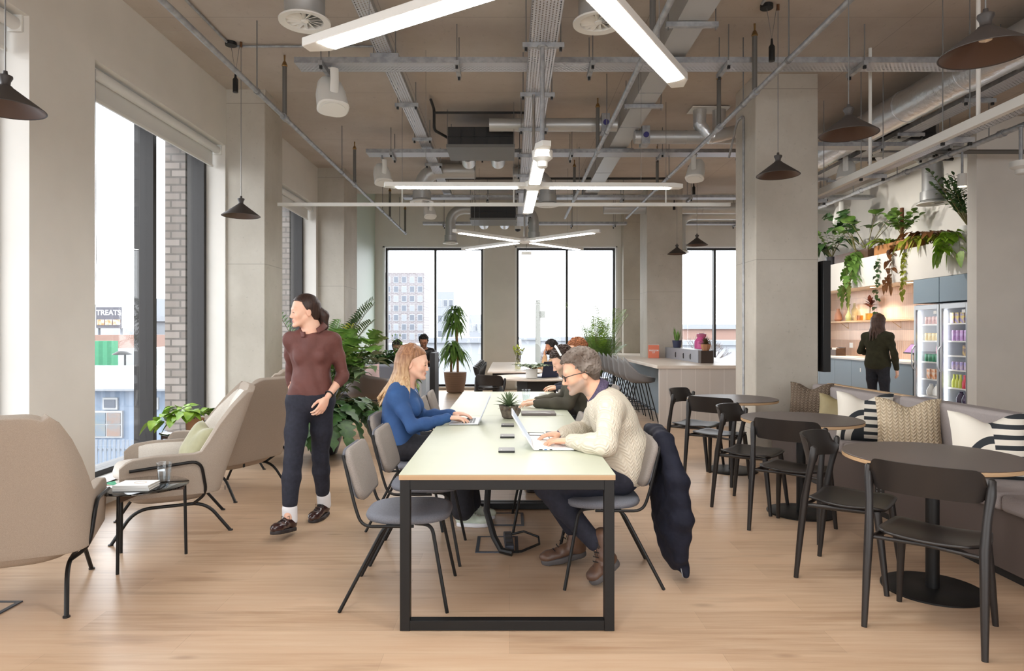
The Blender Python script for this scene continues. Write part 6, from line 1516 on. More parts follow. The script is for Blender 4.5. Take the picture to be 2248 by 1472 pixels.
        for q in (0, 1):
            a, e, w = Vector(shs[q]), Vector(els[q]), Vector(wrs[q]); m1 = a.lerp(e, .45); m2 = e.lerp(w, .3)
            for S, full in ((arms, True), (sl, False)):
                S.cap(a, m1, .053*arm_r, .05*arm_r, .03); S.cap(m1, e, .05*arm_r, .041*arm_r, .02)
                if full: S.cap(e, m2, .042*arm_r, .043*arm_r, .02); S.cap(m2, w, .043*arm_r, .027*arm_r, .02)
                elif sleeve > 0:
                    en = e.lerp(w, sleeve); S.cap(e, e.lerp(en, .4), .043*arm_r, .043*arm_r, .02); S.cap(e.lerp(en, .4), en, .043*arm_r, (.043-.014*sleeve)*arm_r, .02)
        legs = SDF(); tr = SDF()
        for q in (0, 1):
            a, e, w = Vector(hps[q]), Vector(kns[q]), Vector(ans[q]); m1 = a.lerp(e, .5); m2 = e.lerp(w, .3)
            for S, en, x in ((legs, w, 0), (tr, e.lerp(w, trouser_end), flare)):
                S.cap(a, m1, .085*leg_r, .075*leg_r, .04); S.cap(m1, e, .075*leg_r, .057*leg_r, .03); S.cap(e, m2, .057*leg_r, .056*leg_r+x*.5, .02); S.cap(m2, en, .056*leg_r+x*.5, .04*leg_r+x, .02)
        neck = SDF().cap(s.T(-.018, 0, -.05), s.T(-.02, 0, -.05).lerp(nb, .75), .053*s.hs, .056, .03).cap(s.T(-.02, 0, -.05).lerp(nb, .7), nb-unit(nb-chs)*.05, .057, .07, .04)
        body = s.S+neck+tor.grow(-.008)+arms.grow(-.003)+legs.grow(-.004)
        for hd in hands: body = body+hd
        o, P = body.mesh('body', skinm, s.t, s.h); s.skincolor(P, o)
        g = tor.grow(.011 if tuck else .02)
        if hem: g = g.cut(*hem)
        nbp = nb+unit(nb-chs)*.018; nd_ = unit(nb-chs)+f*(.35+collar_open); g.cut(nbp+f*.02, nd_)
        g = g+sl.grow(.010)
        s.topmesh = g.mesh('top', top, s.t, s.h, wr_top, 34)[0]; s.topmesh.name = s.topname if hasattr(s, 'topname') else 'jumper'
        g = SDF(); tk = .022 if tuck else -.004; g.ell(pel, (.13*b+tk*.5, .176*b+tk*.5, .135), fr(wst-pel, hp), .04); g.ell(pel.lerp(wst, .45), (.112*b+belly+tk, .152*b+tk, .1), fr(wst-pel, hp), .04); (g.cut((0, 0, tuck), (0, 0, 1)) if tuck else g.cut(pel.lerp(wst, .3), wst-pel)); g = g+tr.grow(.012)
        o = g.mesh('trousers', bottom, s.t, s.h, .003, 26)[0]; s.f = f; s.nb = nb; s.chs = chs; return s
    def hair_cap(s, m, th=.012, front=.062, nape=-.075, wob=.003, wf=160, side=-.02, name='hair', curls=0):
        S = SDF(); fr = [list(s.hR.col[i]) for i in range(3)]; sc = s.hs
        S.ell(s.T(-.012, 0, .034), [(.096+th)*sc, (.074+th)*sc, (.087+th)*sc], fr, .01); S.ell(s.T(-.045, 0, -.02), [(.055+th)*sc, (.058+th)*sc, (.07)*sc], fr, .02)
        c = np.array(s.hc); R_ = np.array(s.hR)
        def cutf(F, X, Y, Z):
            x, y, z = X-c[0], Y-c[1], Z-c[2]
            f = (x*R_[0, 0]+y*R_[1, 0]+z*R_[2, 0])/sc; r = (x*R_[0, 1]+y*R_[1, 1]+z*R_[2, 1])/sc; u = (x*R_[0, 2]+y*R_[1, 2]+z*R_[2, 2])/sc
            line = np.where(f > .03, front+.25*(f-.08), side+(front-side)*np.clip((f+.005)/.045, 0, 1)**1.5); line = np.where(f < -.012, nape+(side-nape)*np.clip((f+.06)/.048, 0, 1), line)
            w = wob*np.sin(wf*x+4*np.sin(wf*.4*z))*np.sin(wf*y+3*np.sin(wf*.5*x))*np.sin(wf*z*.9+2)
            return np.maximum(F, (line-u)*.7)+w
        S.fn(cutf); rr = random.Random(3)
        for i in range(curls):
            zz = 1-1.55*(i+.5)/curls; a = i*2.39996; q = sqrt(max(0, 1-zz*zz)); f_, r_, u_ = q*cos(a), q*sin(a), zz
            P = Vector((-.012+(.096+th)*f_, (.074+th)*r_, .034+(.087+th)*u_))
            line = front+.004 if P.x > .03 else (side+.01+(front-side)*min(1, max(0, (P.x+.005)/.045))**1.5 if P.x > -.012 else nape+.012+(side-nape)*min(1, max(0, (P.x+.06)/.048)))
            if P.z < line: continue
            n_ = Vector((f_, r_, u_)); tg = n_.cross(Vector((rr.uniform(-1, 1), rr.uniform(-1, 1), rr.uniform(-1, 1)))).normalized()*.012; n_ *= rr.uniform(-.001, .010)
            S.cap(s.T(*(P+n_-tg)), s.T(*(P+n_*1.6+tg)), .0058*sc, .0042*sc, .0025)
        return S.mesh(name, m, s.t, .0042)[0]
    def brows(s, m, th=.0035, lashes=True):
        b = MB(); L = s.t.location
        for q in (-1, 1):
            b.tube([s.T(.0875, q*.017, .017)-L, s.T(.0875, q*.03, .0205)-L, s.T(.078, q*.046, .016)-L], [th*.8*s.hs, th*s.hs, th*.5*s.hs], 6)
        b.obj('eyebrows', m, s.t)
        for q in (-1, 1):
            e = MB(); e.tube([s.T(.0885, q*.021, -.006)-L, s.T(.0935, q*.031, -.0055)-L, s.T(.086, q*.042, -.006)-L], [.0012*s.hs, .0023*s.hs, .0012*s.hs], 6); e.obj('eyelashes', M['blackp'], s.t)
            e = MB(); e.lathe([(0, -.004), (.0042, -.003), (.0046, 0), (.003, .003), (0, .004)], n=10); e.xf(Matrix.Translation(s.T(.0885, q*.031, -.0025)-L) @ Matrix.Scale(s.hs, 4)); e.obj('eye', mat('eye_dark', srgb(50, 40, 34), .15), s.t)
    def glasses(s, m):
        t = MB(); L = s.t.location
        for q in (-1, 1):
            t.tube([s.T(.103-.006*abs(cos(a)), q*.033+.024*cos(a), -.006+.0165*sin(a))-L for a in [2*pi*i/18 for i in range(18)]], .0022*s.hs, 6, True)
            t.tube([s.T(.099, q*.056, .001)-L, s.T(.05, q*.078, .004)-L, s.T(-.012, q*.084, .0)-L, s.T(-.03, q*.083, -.02)-L], .0026*s.hs, 6)
        t.tube([s.T(.104, -.009, -.002)-L, s.T(.108, 0, .0)-L, s.T(.104, .009, -.002)-L], .002*s.hs, 6); t.obj('eyeglasses', m, s.t)
    def shoe(s, heel, toe, ankle, m, msole, name='shoe', shaft=.0, w=.041, sole=.022, laces=True, mlace='blackp'):
        h_, t_, a = Vector(heel), Vector(toe), Vector(ankle); d = (t_-h_).normalized(); up = a-h_; up = (up-d*up.dot(d)).normalized(); rt = d.cross(up); L = (t_-h_).length
        S = SDF(); S.ell(h_+d*.045+up*.035, (.05, w*.88, .04), [list(d), list(rt), list(up)], .02); S.ell(h_+d*(L*.68)+up*.03, (L*.34, w*1.08, .034), [list(d), list(rt), list(up)], .03); S.ell(t_-d*.045+up*.028, (.05, w, .03), [list(d), list(rt), list(up)], .02)
        S.cap(h_+d*.05+up*.05, h_+d*L*.5+up*.05, .036, .03, .03); an = h_+d*.06+up*.085
        S.cap(h_+d*.05+up*.04, an, .04, .039, .02)
        if shaft: S.cap(an, an+(a-an).normalized()*shaft, .045, .05, .02)
        S.cut(h_, -up); o = S.mesh(name, m, s.t, .005, .0015, 70)[0]
        S = SDF(); S.cap(h_+d*.045, h_+d*(L*.6), w*.95+.004, w*1.12+.004, .02); S.cap(h_+d*(L*.6), t_-d*.045, w*1.12+.004, w*1.0+.004, .02); S.cut(h_+up*(sole*.55), up); S.cut(h_-up*(sole*.45), -up); q = S.mesh('sole', msole, o, .005, 0)[0]
        if laces:
            b = MB(); B = s.t.location
            n = 6 if shaft else 4; q0 = h_+d*(L*.70)+up*.064; q1 = an+d*.047+((a-an).normalized()*shaft*.9 if shaft else Vector()); 
            for i in range(n):
                c0 = q0.lerp(q1, i/(n-1)); nn = (q1-q0).normalized().cross(rt); nn = nn if nn.dot(d) > 0 else -nn
                b.tube([c0-rt*.026-nn*.006-B, c0+nn*.006-B, c0+rt*.026-nn*.006-B], .003, 5)
            c0 = q1+d*.008
            for sg in (-1, 1): b.tube([c0-B, c0+rt*sg*.03+up*.012-B, c0+rt*sg*.035-up*.02-B, c0-B+d*.004], .002, 5); b.tube([c0-B, c0+rt*sg*.014-up*.06+d*.03-B], .002, 5)
            b.obj('laces', M[mlace], o)
        return o
    def sock(s, a, b_, m, r=.036):
        return SDF().cap(a, b_, r, r*1.02, .01).mesh('sock', m, s.t, .006)[0]

SK = dict(a=skin('fair_skin', srgb(232, 190, 166), srgb(196, 116, 106), srgb(150, 128, 112)), b=skin('light_skin', srgb(226, 180, 152), srgb(190, 120, 106), srgb(158, 140, 128)), c=skin('tan_skin', srgb(190, 134, 102), srgb(150, 92, 80), srgb(46, 36, 32)), d=skin('brown_skin', srgb(128, 86, 64), srgb(110, 66, 58), srgb(40, 32, 28)))
M['denim'] = mat('black_trouser_cloth', srgb(30, 30, 36), .85, col2=srgb(38, 38, 46), ns=40); M['navytr'] = mat('navy_trouser_cloth', srgb(30, 32, 44), .85, col2=srgb(38, 40, 54), ns=40)
M['bluetop'] = mat('blue_jersey', srgb(48, 86, 138), .8, col2=srgb(42, 76, 126), ns=8, bump=.4, bs=12, dist=.02)
M['brownshirt'] = mat('brown_shirt_cloth', srgb(104, 62, 56), .7, col2=srgb(94, 54, 48), ns=8, bump=.5, bs=9, dist=.03)
M['olivetop'] = mat('olive_jersey', srgb(78, 74, 62), .9, col2=srgb(68, 64, 54), ns=9); M['darkolive'] = mat('dark_olive_wool', srgb(52, 50, 30), .95, col2=srgb(44, 42, 24), ns=20)
M['leather'] = mat('brown_boot_leather', srgb(84, 62, 53), .42, col2=srgb(108, 80, 62), ns=9, bump=.35, bs=22, dist=.008); M['oxblood'] = mat('oxblood_leather', srgb(56, 34, 32), .22, coat=.4); M['rubber'] = mat('grey_rubber_sole', srgb(84, 80, 80), .7); M['drubber'] = mat('dark_rubber_sole', srgb(40, 34, 34), .6)
M['sockw'+'h'] = mat('white_sock', srgb(232, 232, 236), .9); M['sneaker'] = mat('pale_green_sneaker', srgb(196, 208, 190), .6, col2=srgb(214, 220, 206), ns=20)
def knit_cable():
    m, nt, b = newmat('cream_cable_knit'); b.inputs['Roughness'].default_value = .95; b.inputs['Specular IOR Level'].default_value = .15
    sp = nd(nt, 'ShaderNodeSeparateXYZ'); nt.links.new(coords(nt), sp.inputs[0])
    a = mth(nt, 'ADD', sp.outputs[1], mth(nt, 'MULTIPLY', sp.outputs[0], .8)); u = mth(nt, 'MULTIPLY', a, 27)
    pu = mth(nt, 'PINGPONG', u, .5); z = mth(nt, 'MULTIPLY', sp.outputs[2], 46)
    v = mth(nt, 'PINGPONG', mth(nt, 'ADD', z, mth(nt, 'MULTIPLY', pu, 2.2)), .5)
    h = mth(nt, 'MULTIPLY', mth(nt, 'POWER', mth(nt, 'MULTIPLY', v, 2), .7), mth(nt, 'POWER', mth(nt, 'MULTIPLY', pu, 2), .4))
    nt.links.new(mixc(nt, h, srgb(206, 196, 178), srgb(222, 214, 198)), b.inputs['Base Color'])
    q = nd(nt, 'ShaderNodeBump'); q.inputs['Strength'].default_value = .6; q.inputs['Distance'].default_value = .008
    nt.links.new(h, q.inputs['Height']); nt.links.new(q.outputs[0], b.inputs['Normal']); return m
M['knit'] = knit_cable()

# ---- woman in blue
p = Person('woman with long fair hair in a blue long sleeved top typing at the long table', (-.78, 4.95), .0052); p.topname = 'blue_top'
p.head((-.715, 4.95, 1.195), (1, -.06, 0), radians(7), 0, 1.06, True)
J = dict(pelvis=(-.80, 4.95, .60), waist=(-.835, 4.95, .73), chest=(-.815, 4.95, .885), neck=(-.785, 4.95, 1.035), sh=[(-.82, 4.80, .95), (-.82, 5.10, .95)], el=[(-.69, 4.715, .745), (-.67, 5.2, .76)], wr=[(-.455, 4.83, .795), (-.44, 5.09, .795)],
         hip=[(-.76, 4.87, .575), (-.76, 5.03, .575)], kn=[(-.36, 4.85, .575), (-.36, 5.07, .575)], an=[(-.34, 4.87, .11), (-.30, 5.07, .11)])
p.build(J, SK['a'], M['bluetop'], M['denim'], [p.hand((-.45, 4.832, .797), (1, .12, -.02), (0, 0, -1), 1, .45), p.hand((-.435, 5.088, .797), (1, -.14, -.02), (0, 0, -1), -1, .5)], .98, 1.0, ((0, 0, .60), (0, 0, -1)), .95, .0045, .98, .25, 0, True, .98, .86, .035)
def ombre(name, a1, a2, b1, b2, z0, z1):
    m = hairmat(name, a1, a2); nt = m.node_tree; b = nt.nodes['Principled BSDF']; old = b.inputs['Base Color'].links[0].from_socket
    n = nd(nt, 'ShaderNodeTexNoise'); n.inputs['Scale'].default_value = 90; nt.links.new(coords(nt, (1, 1, .12)), n.inputs['Vector'])
    sp = nd(nt, 'ShaderNodeSeparateXYZ'); nt.links.new(coords(nt), sp.inputs[0])
    nt.links.new(mixc(nt, ramp(nt, sp.outputs[2], z0, z1), mixc(nt, ramp(nt, n.outputs[0], .35, .65), b1, b2), old), b.inputs['Base Color']); return m
M['blonde'] = ombre('fair_hair', srgb(166, 122, 90), srgb(130, 90, 66), srgb(222, 194, 152), srgb(180, 140, 98), .98, 1.26); M['blonde_end'] = M['blonde']
def long_hair(p, m1, m2, n, end_u, back, part=0.0, amax=112, lenj=.05, front=False):
    rr = R(5); S = SDF(); S2 = SDF(); fr = [list(p.hR.col[i]) for i in range(3)]; sc = p.hs
    S.ell(p.T(-.014, 0, .036), (.104*sc, .082*sc, .094*sc), fr, .01); c = np.array(p.hc); R_ = np.array(p.hR)
    def cutf(F, X, Y, Z):
        x, y, z = X-c[0], Y-c[1], Z-c[2]; f = (x*R_[0, 0]+y*R_[1, 0]+z*R_[2, 0])/sc; u = (x*R_[0, 2]+y*R_[1, 2]+z*R_[2, 2])/sc
        line = np.where(f > -.034, .012+.058*np.clip((f+.02)/.09, 0, 1)**.9, -.06); return np.maximum(F, (line-u)*.7)
    S.fn(cutf)
    for i in range(n):
        a = radians(-amax+2*amax*(i+rr.uniform(-.3, .3))/(n-1)); sa, ca = sin(a), cos(a); jit = rr.uniform(-.006, .006)
        ear = min(1, max(0, (abs(a)-1.2)/.6)); a2 = a*(1-.14*ear)
        q = lambda f, r, u: p.T(f, r, u)
        g = lambda aa, R1, R2, u: q(-.012-cos(aa)*R1, sin(aa)*R2, u)
        pts = [g(a, .03, .02, .128), g(a, .085, .062, .098+jit), g(a, .111, .088, .045), g(a2, .112+jit, .09, -.01), g(a2*.93, .108+jit, .086, -.07)]
        e = end_u+rr.uniform(-lenj, lenj); bk = back+rr.uniform(-.02, .02)+.03*ca
        w0 = pts[-1]; dn = Vector((0, 0, -1)); bkd = -(p.hR.col[0]); bkd = Vector((bkd[0], bkd[1], 0)).normalized()
        L = abs(e+.07); sway = rr.uniform(-.012, .012)
        side = p.hR.col[1]
        tl = [w0+dn*L*t+bkd*bk*(t**1.3)+side*(sway*sin(5*t)+.02*sa*t) for t in (.33, .66, 1.0)]
        S.chain(pts, [.008, .0105, .0115, .0115, .012], .006); S2.chain([pts[-1]]+tl, [.0135, .014, .0125, .005], .005)
    if front:
        for q_ in (-1, 1):
            for i in range(11):
                e = i/10; o_ = [p.T(-.07+.025*e, q_*.072, .03), p.T(-.062+.025*e, q_*.086, -.03), p.T(-.055+.045*e, q_*.082, -.09)]; w0 = o_[-1]; fx = Vector((p.hR.col[0][0], p.hR.col[0][1], 0)).normalized(); sd = Vector((p.hR.col[1][0], p.hR.col[1][1], 0)).normalized()*q_
                z1 = rr.uniform(.09, .2)-.03*e
                S2.chain(o_+[w0-Vector((0, 0, z1*.5))+sd*.03+fx*(.03*e-.02), w0-Vector((0, 0, z1))+sd*.06+fx*(.07*e-.05)], [.009, .0115, .012, .0105, .0035], .005)
    (S+S2).mesh('hair', m1, p.t, .0048)
long_hair(p, M['blonde'], M['blonde_end'], 46, -.30, .10, amax=97, front=True)
p.brows(mat('fair_brow', srgb(150, 106, 78), .7), .003)
for sy, an in ((4.87, -.34), (5.07, -.30)): p.shoe((an-.05, sy, .012), (an+.19, sy-.02, .012), (an, sy, .12), M['sneaker'], M['sockwh'], 'sneaker', 0, .043, .03, True, 'whiteplastic')
MB().tube([Vector((-.70, 4.90, 1.0))-p.t.location, Vector((-.665, 4.95, .93))-p.t.location, Vector((-.70, 5.0, 1.0))-p.t.location], .0018, 5).obj('necklace', M['chrome'], p.t)

# ---- man in the cream jumper
p = Person('man with grey curly hair and glasses in a cream cable knit jumper typing', (.62, 3.95), .0052); p.topname = 'cable_knit_jumper'
p.head((.425, 3.95, 1.185), (-1, -.05, 0), radians(17), 0, 1.06, False, .8)
J = dict(pelvis=(.665, 3.95, .60), waist=(.69, 3.95, .735), chest=(.625, 3.95, .905), neck=(.535, 3.95, 1.05), sh=[(.58, 4.125, .985), (.58, 3.775, .985)], el=[(.51, 4.26, .80), (.535, 3.625, .80)], wr=[(.325, 4.10, .79), (.355, 3.83, .79)],
         hip=[(.64, 4.04, .575), (.64, 3.86, .575)], kn=[(.21, 4.05, .53), (.215, 3.83, .53)], an=[(.41, 4.08, .17), (.53, 3.765, .175)])
p.build(J, SK['b'], M['knit'], M['navytr'], [p.hand((.325, 4.10, .792), (-1, -.12, -.02), (0, 0, -1), 1, .5), p.hand((.352, 3.832, .792), (-1, .28, -.02), (0, 0, -1), -1, .4)], 1.05, .98, ((0, 0, .535), (0, 0, -1)), 0, .0045, .86, 0, .015, True, 1.0, 1.14)
hm = mat('grey_brown_curls', srgb(88, 74, 64), .6, col2=srgb(140, 130, 122), ns=16, detail=2, lo=.3, hi=.75, bump=.5, bs=220, dist=.004, spec=.25); p.hair_cap(hm, .008, .076, -.065, .0012, 120, .0, curls=1300); p.brows(mat('grey_brow', srgb(86, 72, 62), .8), .0042); p.glasses(M['blackp'])
def collar(p, m, r0=.064, up=0, gap=.35):
    u_ = unit(p.T(-.02, 0, -.05)-p.nb); f_ = (p.f-u_*p.f.dot(u_)).normalized(); r_ = f_.cross(u_); L = p.t.location; c = p.nb-u_*(.005-up)+f_*.002
    for lay in (0, 1):
        def g(u, v):
            a = pi+(2*u-1)*(pi-gap); fr = (1+cos(a))/2; k = r0+.006*lay+(.012*(1-v) if not lay else .02*(1-v))
            h = (.062*v+.012)*(1-.35*fr) if not lay else (.074-.05*(1-v))*(1-.35*fr)
            return c+f_*cos(a)*k*1.02+r_*sin(a)*k+u_*(h-.03*fr)-L
        MB().grid(g, 40, 5).obj('shirt_collar' if not lay else 'collar_fold', m, p.t, smooth=70, solid=.003)
pchk = mat('purple_check_shirt', srgb(60, 52, 76), .8, col2=srgb(84, 72, 98), ns=120, detail=1); collar(p, pchk, .069)
for w, e in (((.325, 4.10, .79), (.51, 4.26, .80)),): SDF().cap(Vector(w).lerp(Vector(e), -.02), Vector(w).lerp(Vector(e), .12), .033, .036, .01).mesh('shirt_cuff', bpy.data.materials['purple_check_shirt'], p.t, .005)
p.shoe((.475, 4.10, .06), (.20, 4.06, .012), (.42, 4.08, .2), M['leather'], M['rubber'], 'boot', .10, .045, .034); p.shoe((.62, 3.79, .115), (.46, 3.70, -.01+.03), (.53, 3.765, .24), M['leather'], M['rubber'], 'boot', .10, .046, .034)
p.sock((.41, 4.08, .18), (.385, 4.078, .235), M['blackp'], .04); p.sock((.535, 3.765, .18), (.505, 3.77, .22), M['blackp'], .042)
t = thing('puffer_coat', 'dark navy padded coat hung over the back of the chair under the cream jumper', 'coat', (.93, 3.9, 0))
S = SDF(); k = .05
S.cap((.86, 3.73, .83), (.86, 4.07, .83), .036, .036, k); S.ell((.90, 3.9, .60), (.055, .235, .27), None, .06); S.ell((.925, 3.88, .36), (.07, .22, .24), None, .06); S.ell((.955, 3.84, .18), (.055, .13, .13), None, .05)
S.chain([(.885, 3.73, .8), (.935, 3.67, .6), (.965, 3.67, .38), (.965, 3.72, .16)], [.05, .058, .058, .045], .035); S.chain([(.885, 4.07, .8), (.92, 4.13, .55), (.94, 4.12, .3)], [.05, .055, .045], .03)
S.cap((.98, 3.78, .14), (1.0, 3.74, .05), .04, .025, .03)
S.fn(lambda F, X, Y, Z: F+.0025*np.abs(np.sin(Z*30+X*8+np.sin(Y*20)))+.003*np.sin(Y*30+4*np.sin(Z*11)+X*20)+.002*np.sin(Z*60+Y*50))
S.mesh('coat_shell', mat('navy_padded_nylon', srgb(24, 26, 38), .8, col2=srgb(30, 32, 46), ns=12, bump=.4, bs=14, dist=.02, spec=.25), t, .007)
MB().tube([(.04, -.17, .09), (.048, -.18, .045)], .003, 5).obj('zip_pull', M['galv'], t)

# ---- walking woman
p = Person('person in a brown shirt and black trousers walking past the armchairs, head turned left', (-1.47, 4.87), .0056); p.topname = 'brown_shirt'
p.head((-1.50, 4.85, 1.578), (-.86, -.5, 0), radians(4), 0, 1.0, True)
J = dict(pelvis=(-1.465, 4.87, .925), waist=(-1.462, 4.88, 1.08), chest=(-1.455, 4.88, 1.26), neck=(-1.452, 4.88, 1.435), sh=[(-1.60, 4.865, 1.365), (-1.305, 4.90, 1.365)], el=[(-1.645, 5.0, 1.11), (-1.25, 4.96, 1.10)], wr=[(-1.62, 4.93, .89), (-1.315, 4.76, .95)],
         hip=[(-1.545, 4.85, .90), (-1.385, 4.89, .90)], kn=[(-1.545, 4.72, .50), (-1.42, 4.97, .49)], an=[(-1.545, 4.62, .13), (-1.435, 5.10, .11)])
p.build(J, SK['a'], M['brownshirt'], M['navytr'], [p.hand((-1.62, 4.93, .89), (.1, -.25, -1), (1, 0, -.1), 1, .6), p.hand((-1.317, 4.755, .947), (-.3, -.45, -.8), (-.8, .5, -.1), -1, .8)], .92, .32, ((0, 0, .945), (0, 0, -1)), .5, .006, .74, .35, .012, True, .86, .82, .006, .972)
p.hair_cap(hairmat('dark_brown_hair', srgb(62, 42, 34), srgb(40, 28, 24)), .010, .082, -.085, .0012, 90, .0); S = SDF(); S.chain([p.T(-.105, 0, .0), p.T(-.135, 0, -.04), p.T(-.13, .005, -.12), p.T(-.115, .005, -.19)], [.03, .036, .032, .01], .02); S.mesh('ponytail', bpy.data.materials['dark_brown_hair'], p.t, .006)
p.brows(bpy.data.materials['dark_brown_hair'], .0032)
collar(p, M['brownshirt'], .084, .0, .5)
p.shoe((-1.53, 4.69, .03), (-1.585, 4.435, .075), (-1.545, 4.66, .14), M['oxblood'], M['drubber'], 'shoe', 0, .041, .026); p.shoe((-1.425, 5.16, .022), (-1.475, 4.92, .012), (-1.435, 5.12, .12), M['oxblood'], M['drubber'], 'shoe', 0, .041, .026)
p.sock((-1.545, 4.655, .10), (-1.545, 4.648, .185), M['sockwh'], .051); p.sock((-1.433, 5.118, .09), (-1.43, 5.085, .17), M['sockwh'], .051)
MB().lathe([(.03, -.004), (.034, 0), (.03, .004)], n=18).xf(Matrix.Translation(Vector((-1.305, 4.79, .975))-p.t.location) @ unit((-.3, -.85, -.6)).to_track_quat('Z', 'Y').to_matrix().to_4x4()).obj('bracelet', M['blackp'], p.t)

# ---- seated man in olive with white headphones
def seated(label, c, hy, hz, fwd, skinm, top, bottom, hairm, h=.009, lean=.12, pitch=.3, arms=None, beard=0, glasses=False, female=False, hands=True, head_dx=0.0, sz=0.0, cap=True, topname='jumper', cwob=.003):
    """sits facing fwd with the pelvis over c"""
    f = unit(fwd); r = f.cross(Vector((0, 0, 1))); c = Vector((c[0], c[1], 0)); Z = lambda a, b, z: c+f*a+r*b+Vector((0, 0, z+sz))
    p = Person(label, (c.x, c.y), h); p.topname = topname
    p.head(Z(hy, head_dx, hz-sz), f, pitch, 0, 1.04, female, beard)
    arms = arms or dict(el=[(.22, .26, .80), (.22, -.26, .80)], wr=[(.43, .13, .79), (.43, -.13, .79)])
    nb = Z(hy-.06, 0, hz-.16-sz)
    J = dict(pelvis=Z(0, 0, .6), waist=Z(lean*.2, 0, .74), chest=Z(lean*.6, 0, .89), neck=nb, sh=[nb+f*-.02+r*.17-Vector((0, 0, .06)), nb-f*.02-r*.17-Vector((0, 0, .06))], el=[Z(*q) for q in arms['el']], wr=[Z(*q) for q in arms['wr']],
             hip=[Z(.03, .09, .575), Z(.03, -.09, .575)], kn=[Z(.45, .11, .56), Z(.45, -.11, .56)], an=[Z(.42, .11, .1), Z(.42, -.11, .1)])
    hd = []
    for i, sd in ((0, 1), (1, -1)): hd.append(p.hand(Z(*arms['wr'][i]), arms['hd'][i] if 'hd' in arms else f+r*(-.15*sd), arms['pn'][i] if 'pn' in arms else (0, 0, -1), sd, .5))
    p.build(J, skinm, top, bottom, hd, 1.0, .97, ((0, 0, .57+sz), (0, 0, -1)), 0, .004, .95)
    if cap: p.hair_cap(hairm, .010, .068, -.07, .001, 110, -.005, curls=260)
    p.brows(hairm)
    if glasses: p.glasses(M['blackp'])
    for sd in (1, -1): p.shoe(Z(.36, .11*sd, .015-sz), Z(.62, .11*sd, .015-sz), Z(.42, .11*sd, .12-sz), M['blackp'], M['drubber'], 'shoe', 0, .041, .025, False)
    return p
M['dkhair'] = hairmat('near_black_hair', srgb(44, 36, 34), srgb(26, 22, 22), (1, 1, 1)); M['brhair'] = hairmat('dark_brown_short_hair', srgb(70, 50, 40), srgb(46, 34, 28), (1, 1, 1)); M['ginger'] = hairmat('ginger_hair', srgb(160, 100, 62), srgb(120, 72, 46), (1, 1, 1))
p = seated('man in an olive top with white headphones bent over the long table', (.77, 6.0), .28, 1.165, (-1, 0, 0), SK['a'], M['olivetop'], M['denim'], M['brhair'], .0062, .22, .5, dict(el=[(.25, .27, .80), (.25, -.22, .80)], wr=[(.51, .15, .79), (.53, -.10, .79)]), .8, topname='olive_top')
b = MB(); L = p.t.location
b.tube([p.T(.0, .098*cos(a), .04+.108*sin(a))-L for a in [radians(8+164*i/16) for i in range(17)]], .011, 8, flat=.5); hp = b.obj('headphones', M['white'], p.t)
for q in (-1, 1): e = MB(); e.lathe([(.0, -.012), (.034, -.01), (.036, .008), (.02, .014), (0, .015)], n=20); e.xf(Matrix.Translation(p.T(-.005, q*.1, .0)-L) @ (p.hR.col[1]*q).to_track_quat('Z', 'Y').to_matrix().to_4x4()); e.obj('ear_cup', M['white'], hp)
seated('person with ginger hair behind the headphone wearer, only the hair top showing', (.98, 7.6), .2, 1.225, (-1, 0, 0), SK['b'], M['navytr'], M['denim'], M['ginger'], .009, .1, .2, None, 0, topname='navy_top')
side_chair(.98, 7.6, pi, 'grey padded chair under the ginger haired person')
p = seated('bearded man in a tan jumper, chin on hand, at the far white table', (.98, 11.9), .23, 1.16, (-1, -.05, 0), SK['c'], mat('tan_jumper_wool', srgb(196, 158, 120), .9, col2=srgb(182, 144, 108), ns=14), M['denim'], M['dkhair'], .008, .16, .15,
    dict(el=[(.24, .22, .80), (.36, -.12, .79)], wr=[(.46, .25, .79), (.345, -.06, 1.0)], hd=[Vector((-1, -.1, -.05)), Vector((-.05, .3, 1))], pn=[(0, 0, -1), (.7, .3, 0)]), .95, topname='tan_jumper')
S = SDF(); S.cap(Vector((.98-.355, 11.9+.1, .88)), Vector((.98-.347, 11.97, .965)), .042, .037, .01); S.mesh('maroon_cuff', mat('maroon_wool', srgb(96, 38, 40), .9), p.t, .007)
fr_ = [list(p.hR.col[i]) for i in range(3)]; S = SDF(); S.ell(p.T(.055, 0, -.085), (.045, .05, .04), fr_, .01); S.ell(p.T(.095, 0, -.07), (.02, .02, .012), fr_, .01, True); S.fn(lambda F, X, Y, Z: F+.002*np.sin(X*180)*np.sin(Y*170)*np.sin(Z*190)); S.mesh('beard', M['dkhair'], p.t, .007)
wood_chair(.98, 11.9, pi, 'black wooden chair under the bearded man in tan')
t = thing('booth_bench', 'low grey booth bench behind the planter box in the back left corner', 'bench', (0, 0, 0)); MB().box(-2.85, -1.62, 12.2, 12.95, .06, .46).obj('seat_base', M['fcu'], t); cushion('seat_cushion', -2.84, -1.63, 12.18, 12.95, .40, .50, M['bluegrey'], t)
seated('person with cropped dark hair in the booth behind the planter shrubs', (-2.1, 12.45), .18, 1.15, (.1, -1, 0), SK['d'], M['fcu'], M['denim'], M['dkhair'], .009, .1, .25, None, 0, True)
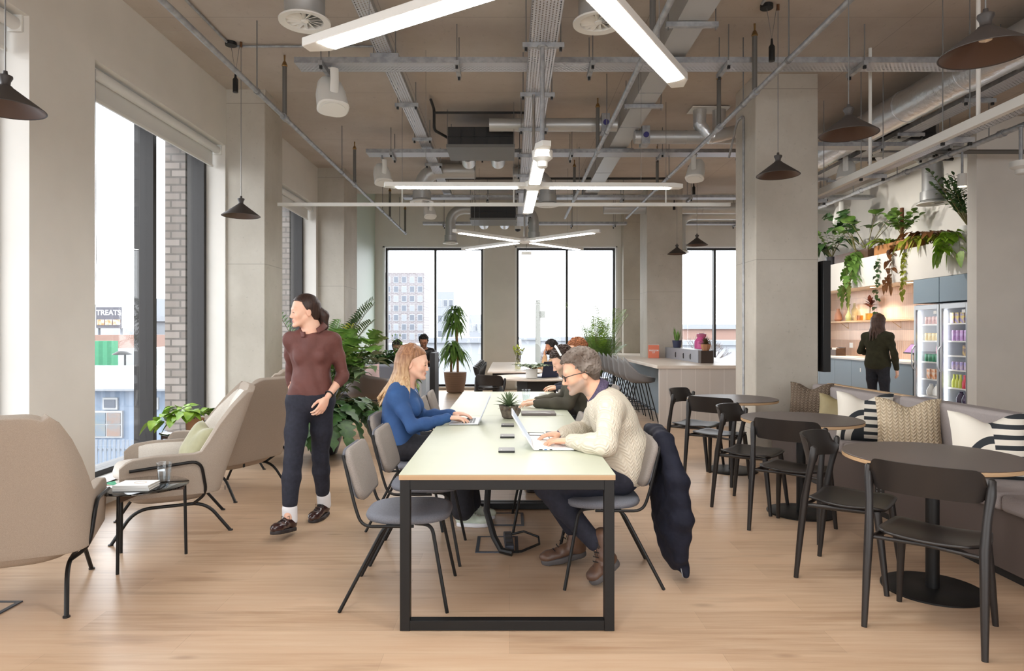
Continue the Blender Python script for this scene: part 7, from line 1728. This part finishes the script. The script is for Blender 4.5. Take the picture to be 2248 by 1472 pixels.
seated('person in glasses and a dark jacket in the booth beside the left far window', (-1.74, 13.4), .14, 1.25, (.15, -1, 0), SK['c'], M['blackp'], M['denim'], M['dkhair'], .009, .1, .35, None, .5, True, sz=.07)
t = thing('booth_stool', 'dark stool behind the booth under the person in glasses', 'stool', (-1.74, 13.4, 0)); MB().lathe([(.18, .5), (.19, .53), (.17, .55)], n=24).obj('seat', M['fcu'], t); MB().cyl((0, 0, .02), (0, 0, .5), .03, n=12).obj('column', M['black'], t); MB().lathe([(.2, 0), (.2, .02)], n=24).obj('base', M['black'], t)

# ---- person standing at the kitchen, seen from behind
p = Person('person with long brown hair in a dark olive jumper standing at the kitchen, back turned', (5.66, 10.15), .009); p.topname = 'olive_jumper'
fw = unit((.75, .55, 0)); rt = fw.cross(Vector((0, 0, 1))); Z = lambda a, b_, z: Vector((5.66, 10.15, z))+fw*a+rt*b_
p.head(Z(.03, 0, 1.585), fw, .1, 0, 1.0, True)
J = dict(pelvis=Z(0, 0, .94), waist=Z(0, 0, 1.09), chest=Z(0, 0, 1.26), neck=Z(-.01, 0, 1.43), sh=[Z(0, .165, 1.36), Z(0, -.165, 1.36)], el=[Z(-.02, .25, 1.1), Z(.02, -.27, 1.13)], wr=[Z(.08, .24, .87), Z(.22, -.2, 1.1)], hip=[Z(0, .09, .9), Z(0, -.09, .9)], kn=[Z(.03, .09, .5), Z(.05, -.1, .5)], an=[Z(-.02, .09, .1), Z(.04, -.1, .1)])
p.build(J, SK['b'], M['darkolive'], M['denim'], [p.hand(Z(.08, .24, .87), fw*.3-Vector((0, 0, 1)), -rt, 1, .5), p.hand(Z(.22, -.2, 1.1), fw+rt*.3, (0, 0, -1), -1, .5)], 1.02, .97, ((0, 0, .86), (0, 0, -1)), .8, .004, .97, 0, 0, True, .88, .86)
M['brown_long'] = hairmat('brown_long_hair', srgb(92, 66, 52), srgb(66, 46, 38)); long_hair(p, M['brown_long'], M['brown_long'], 34, -.25, .02)
for sd, a in ((.09, -.02), (-.1, .04)): p.shoe(Z(a-.06, sd, .012), Z(a+.19, sd, .012), Z(a, sd, .12), M['blackp'], M['drubber'], 'shoe', 0, .041, .02, False)
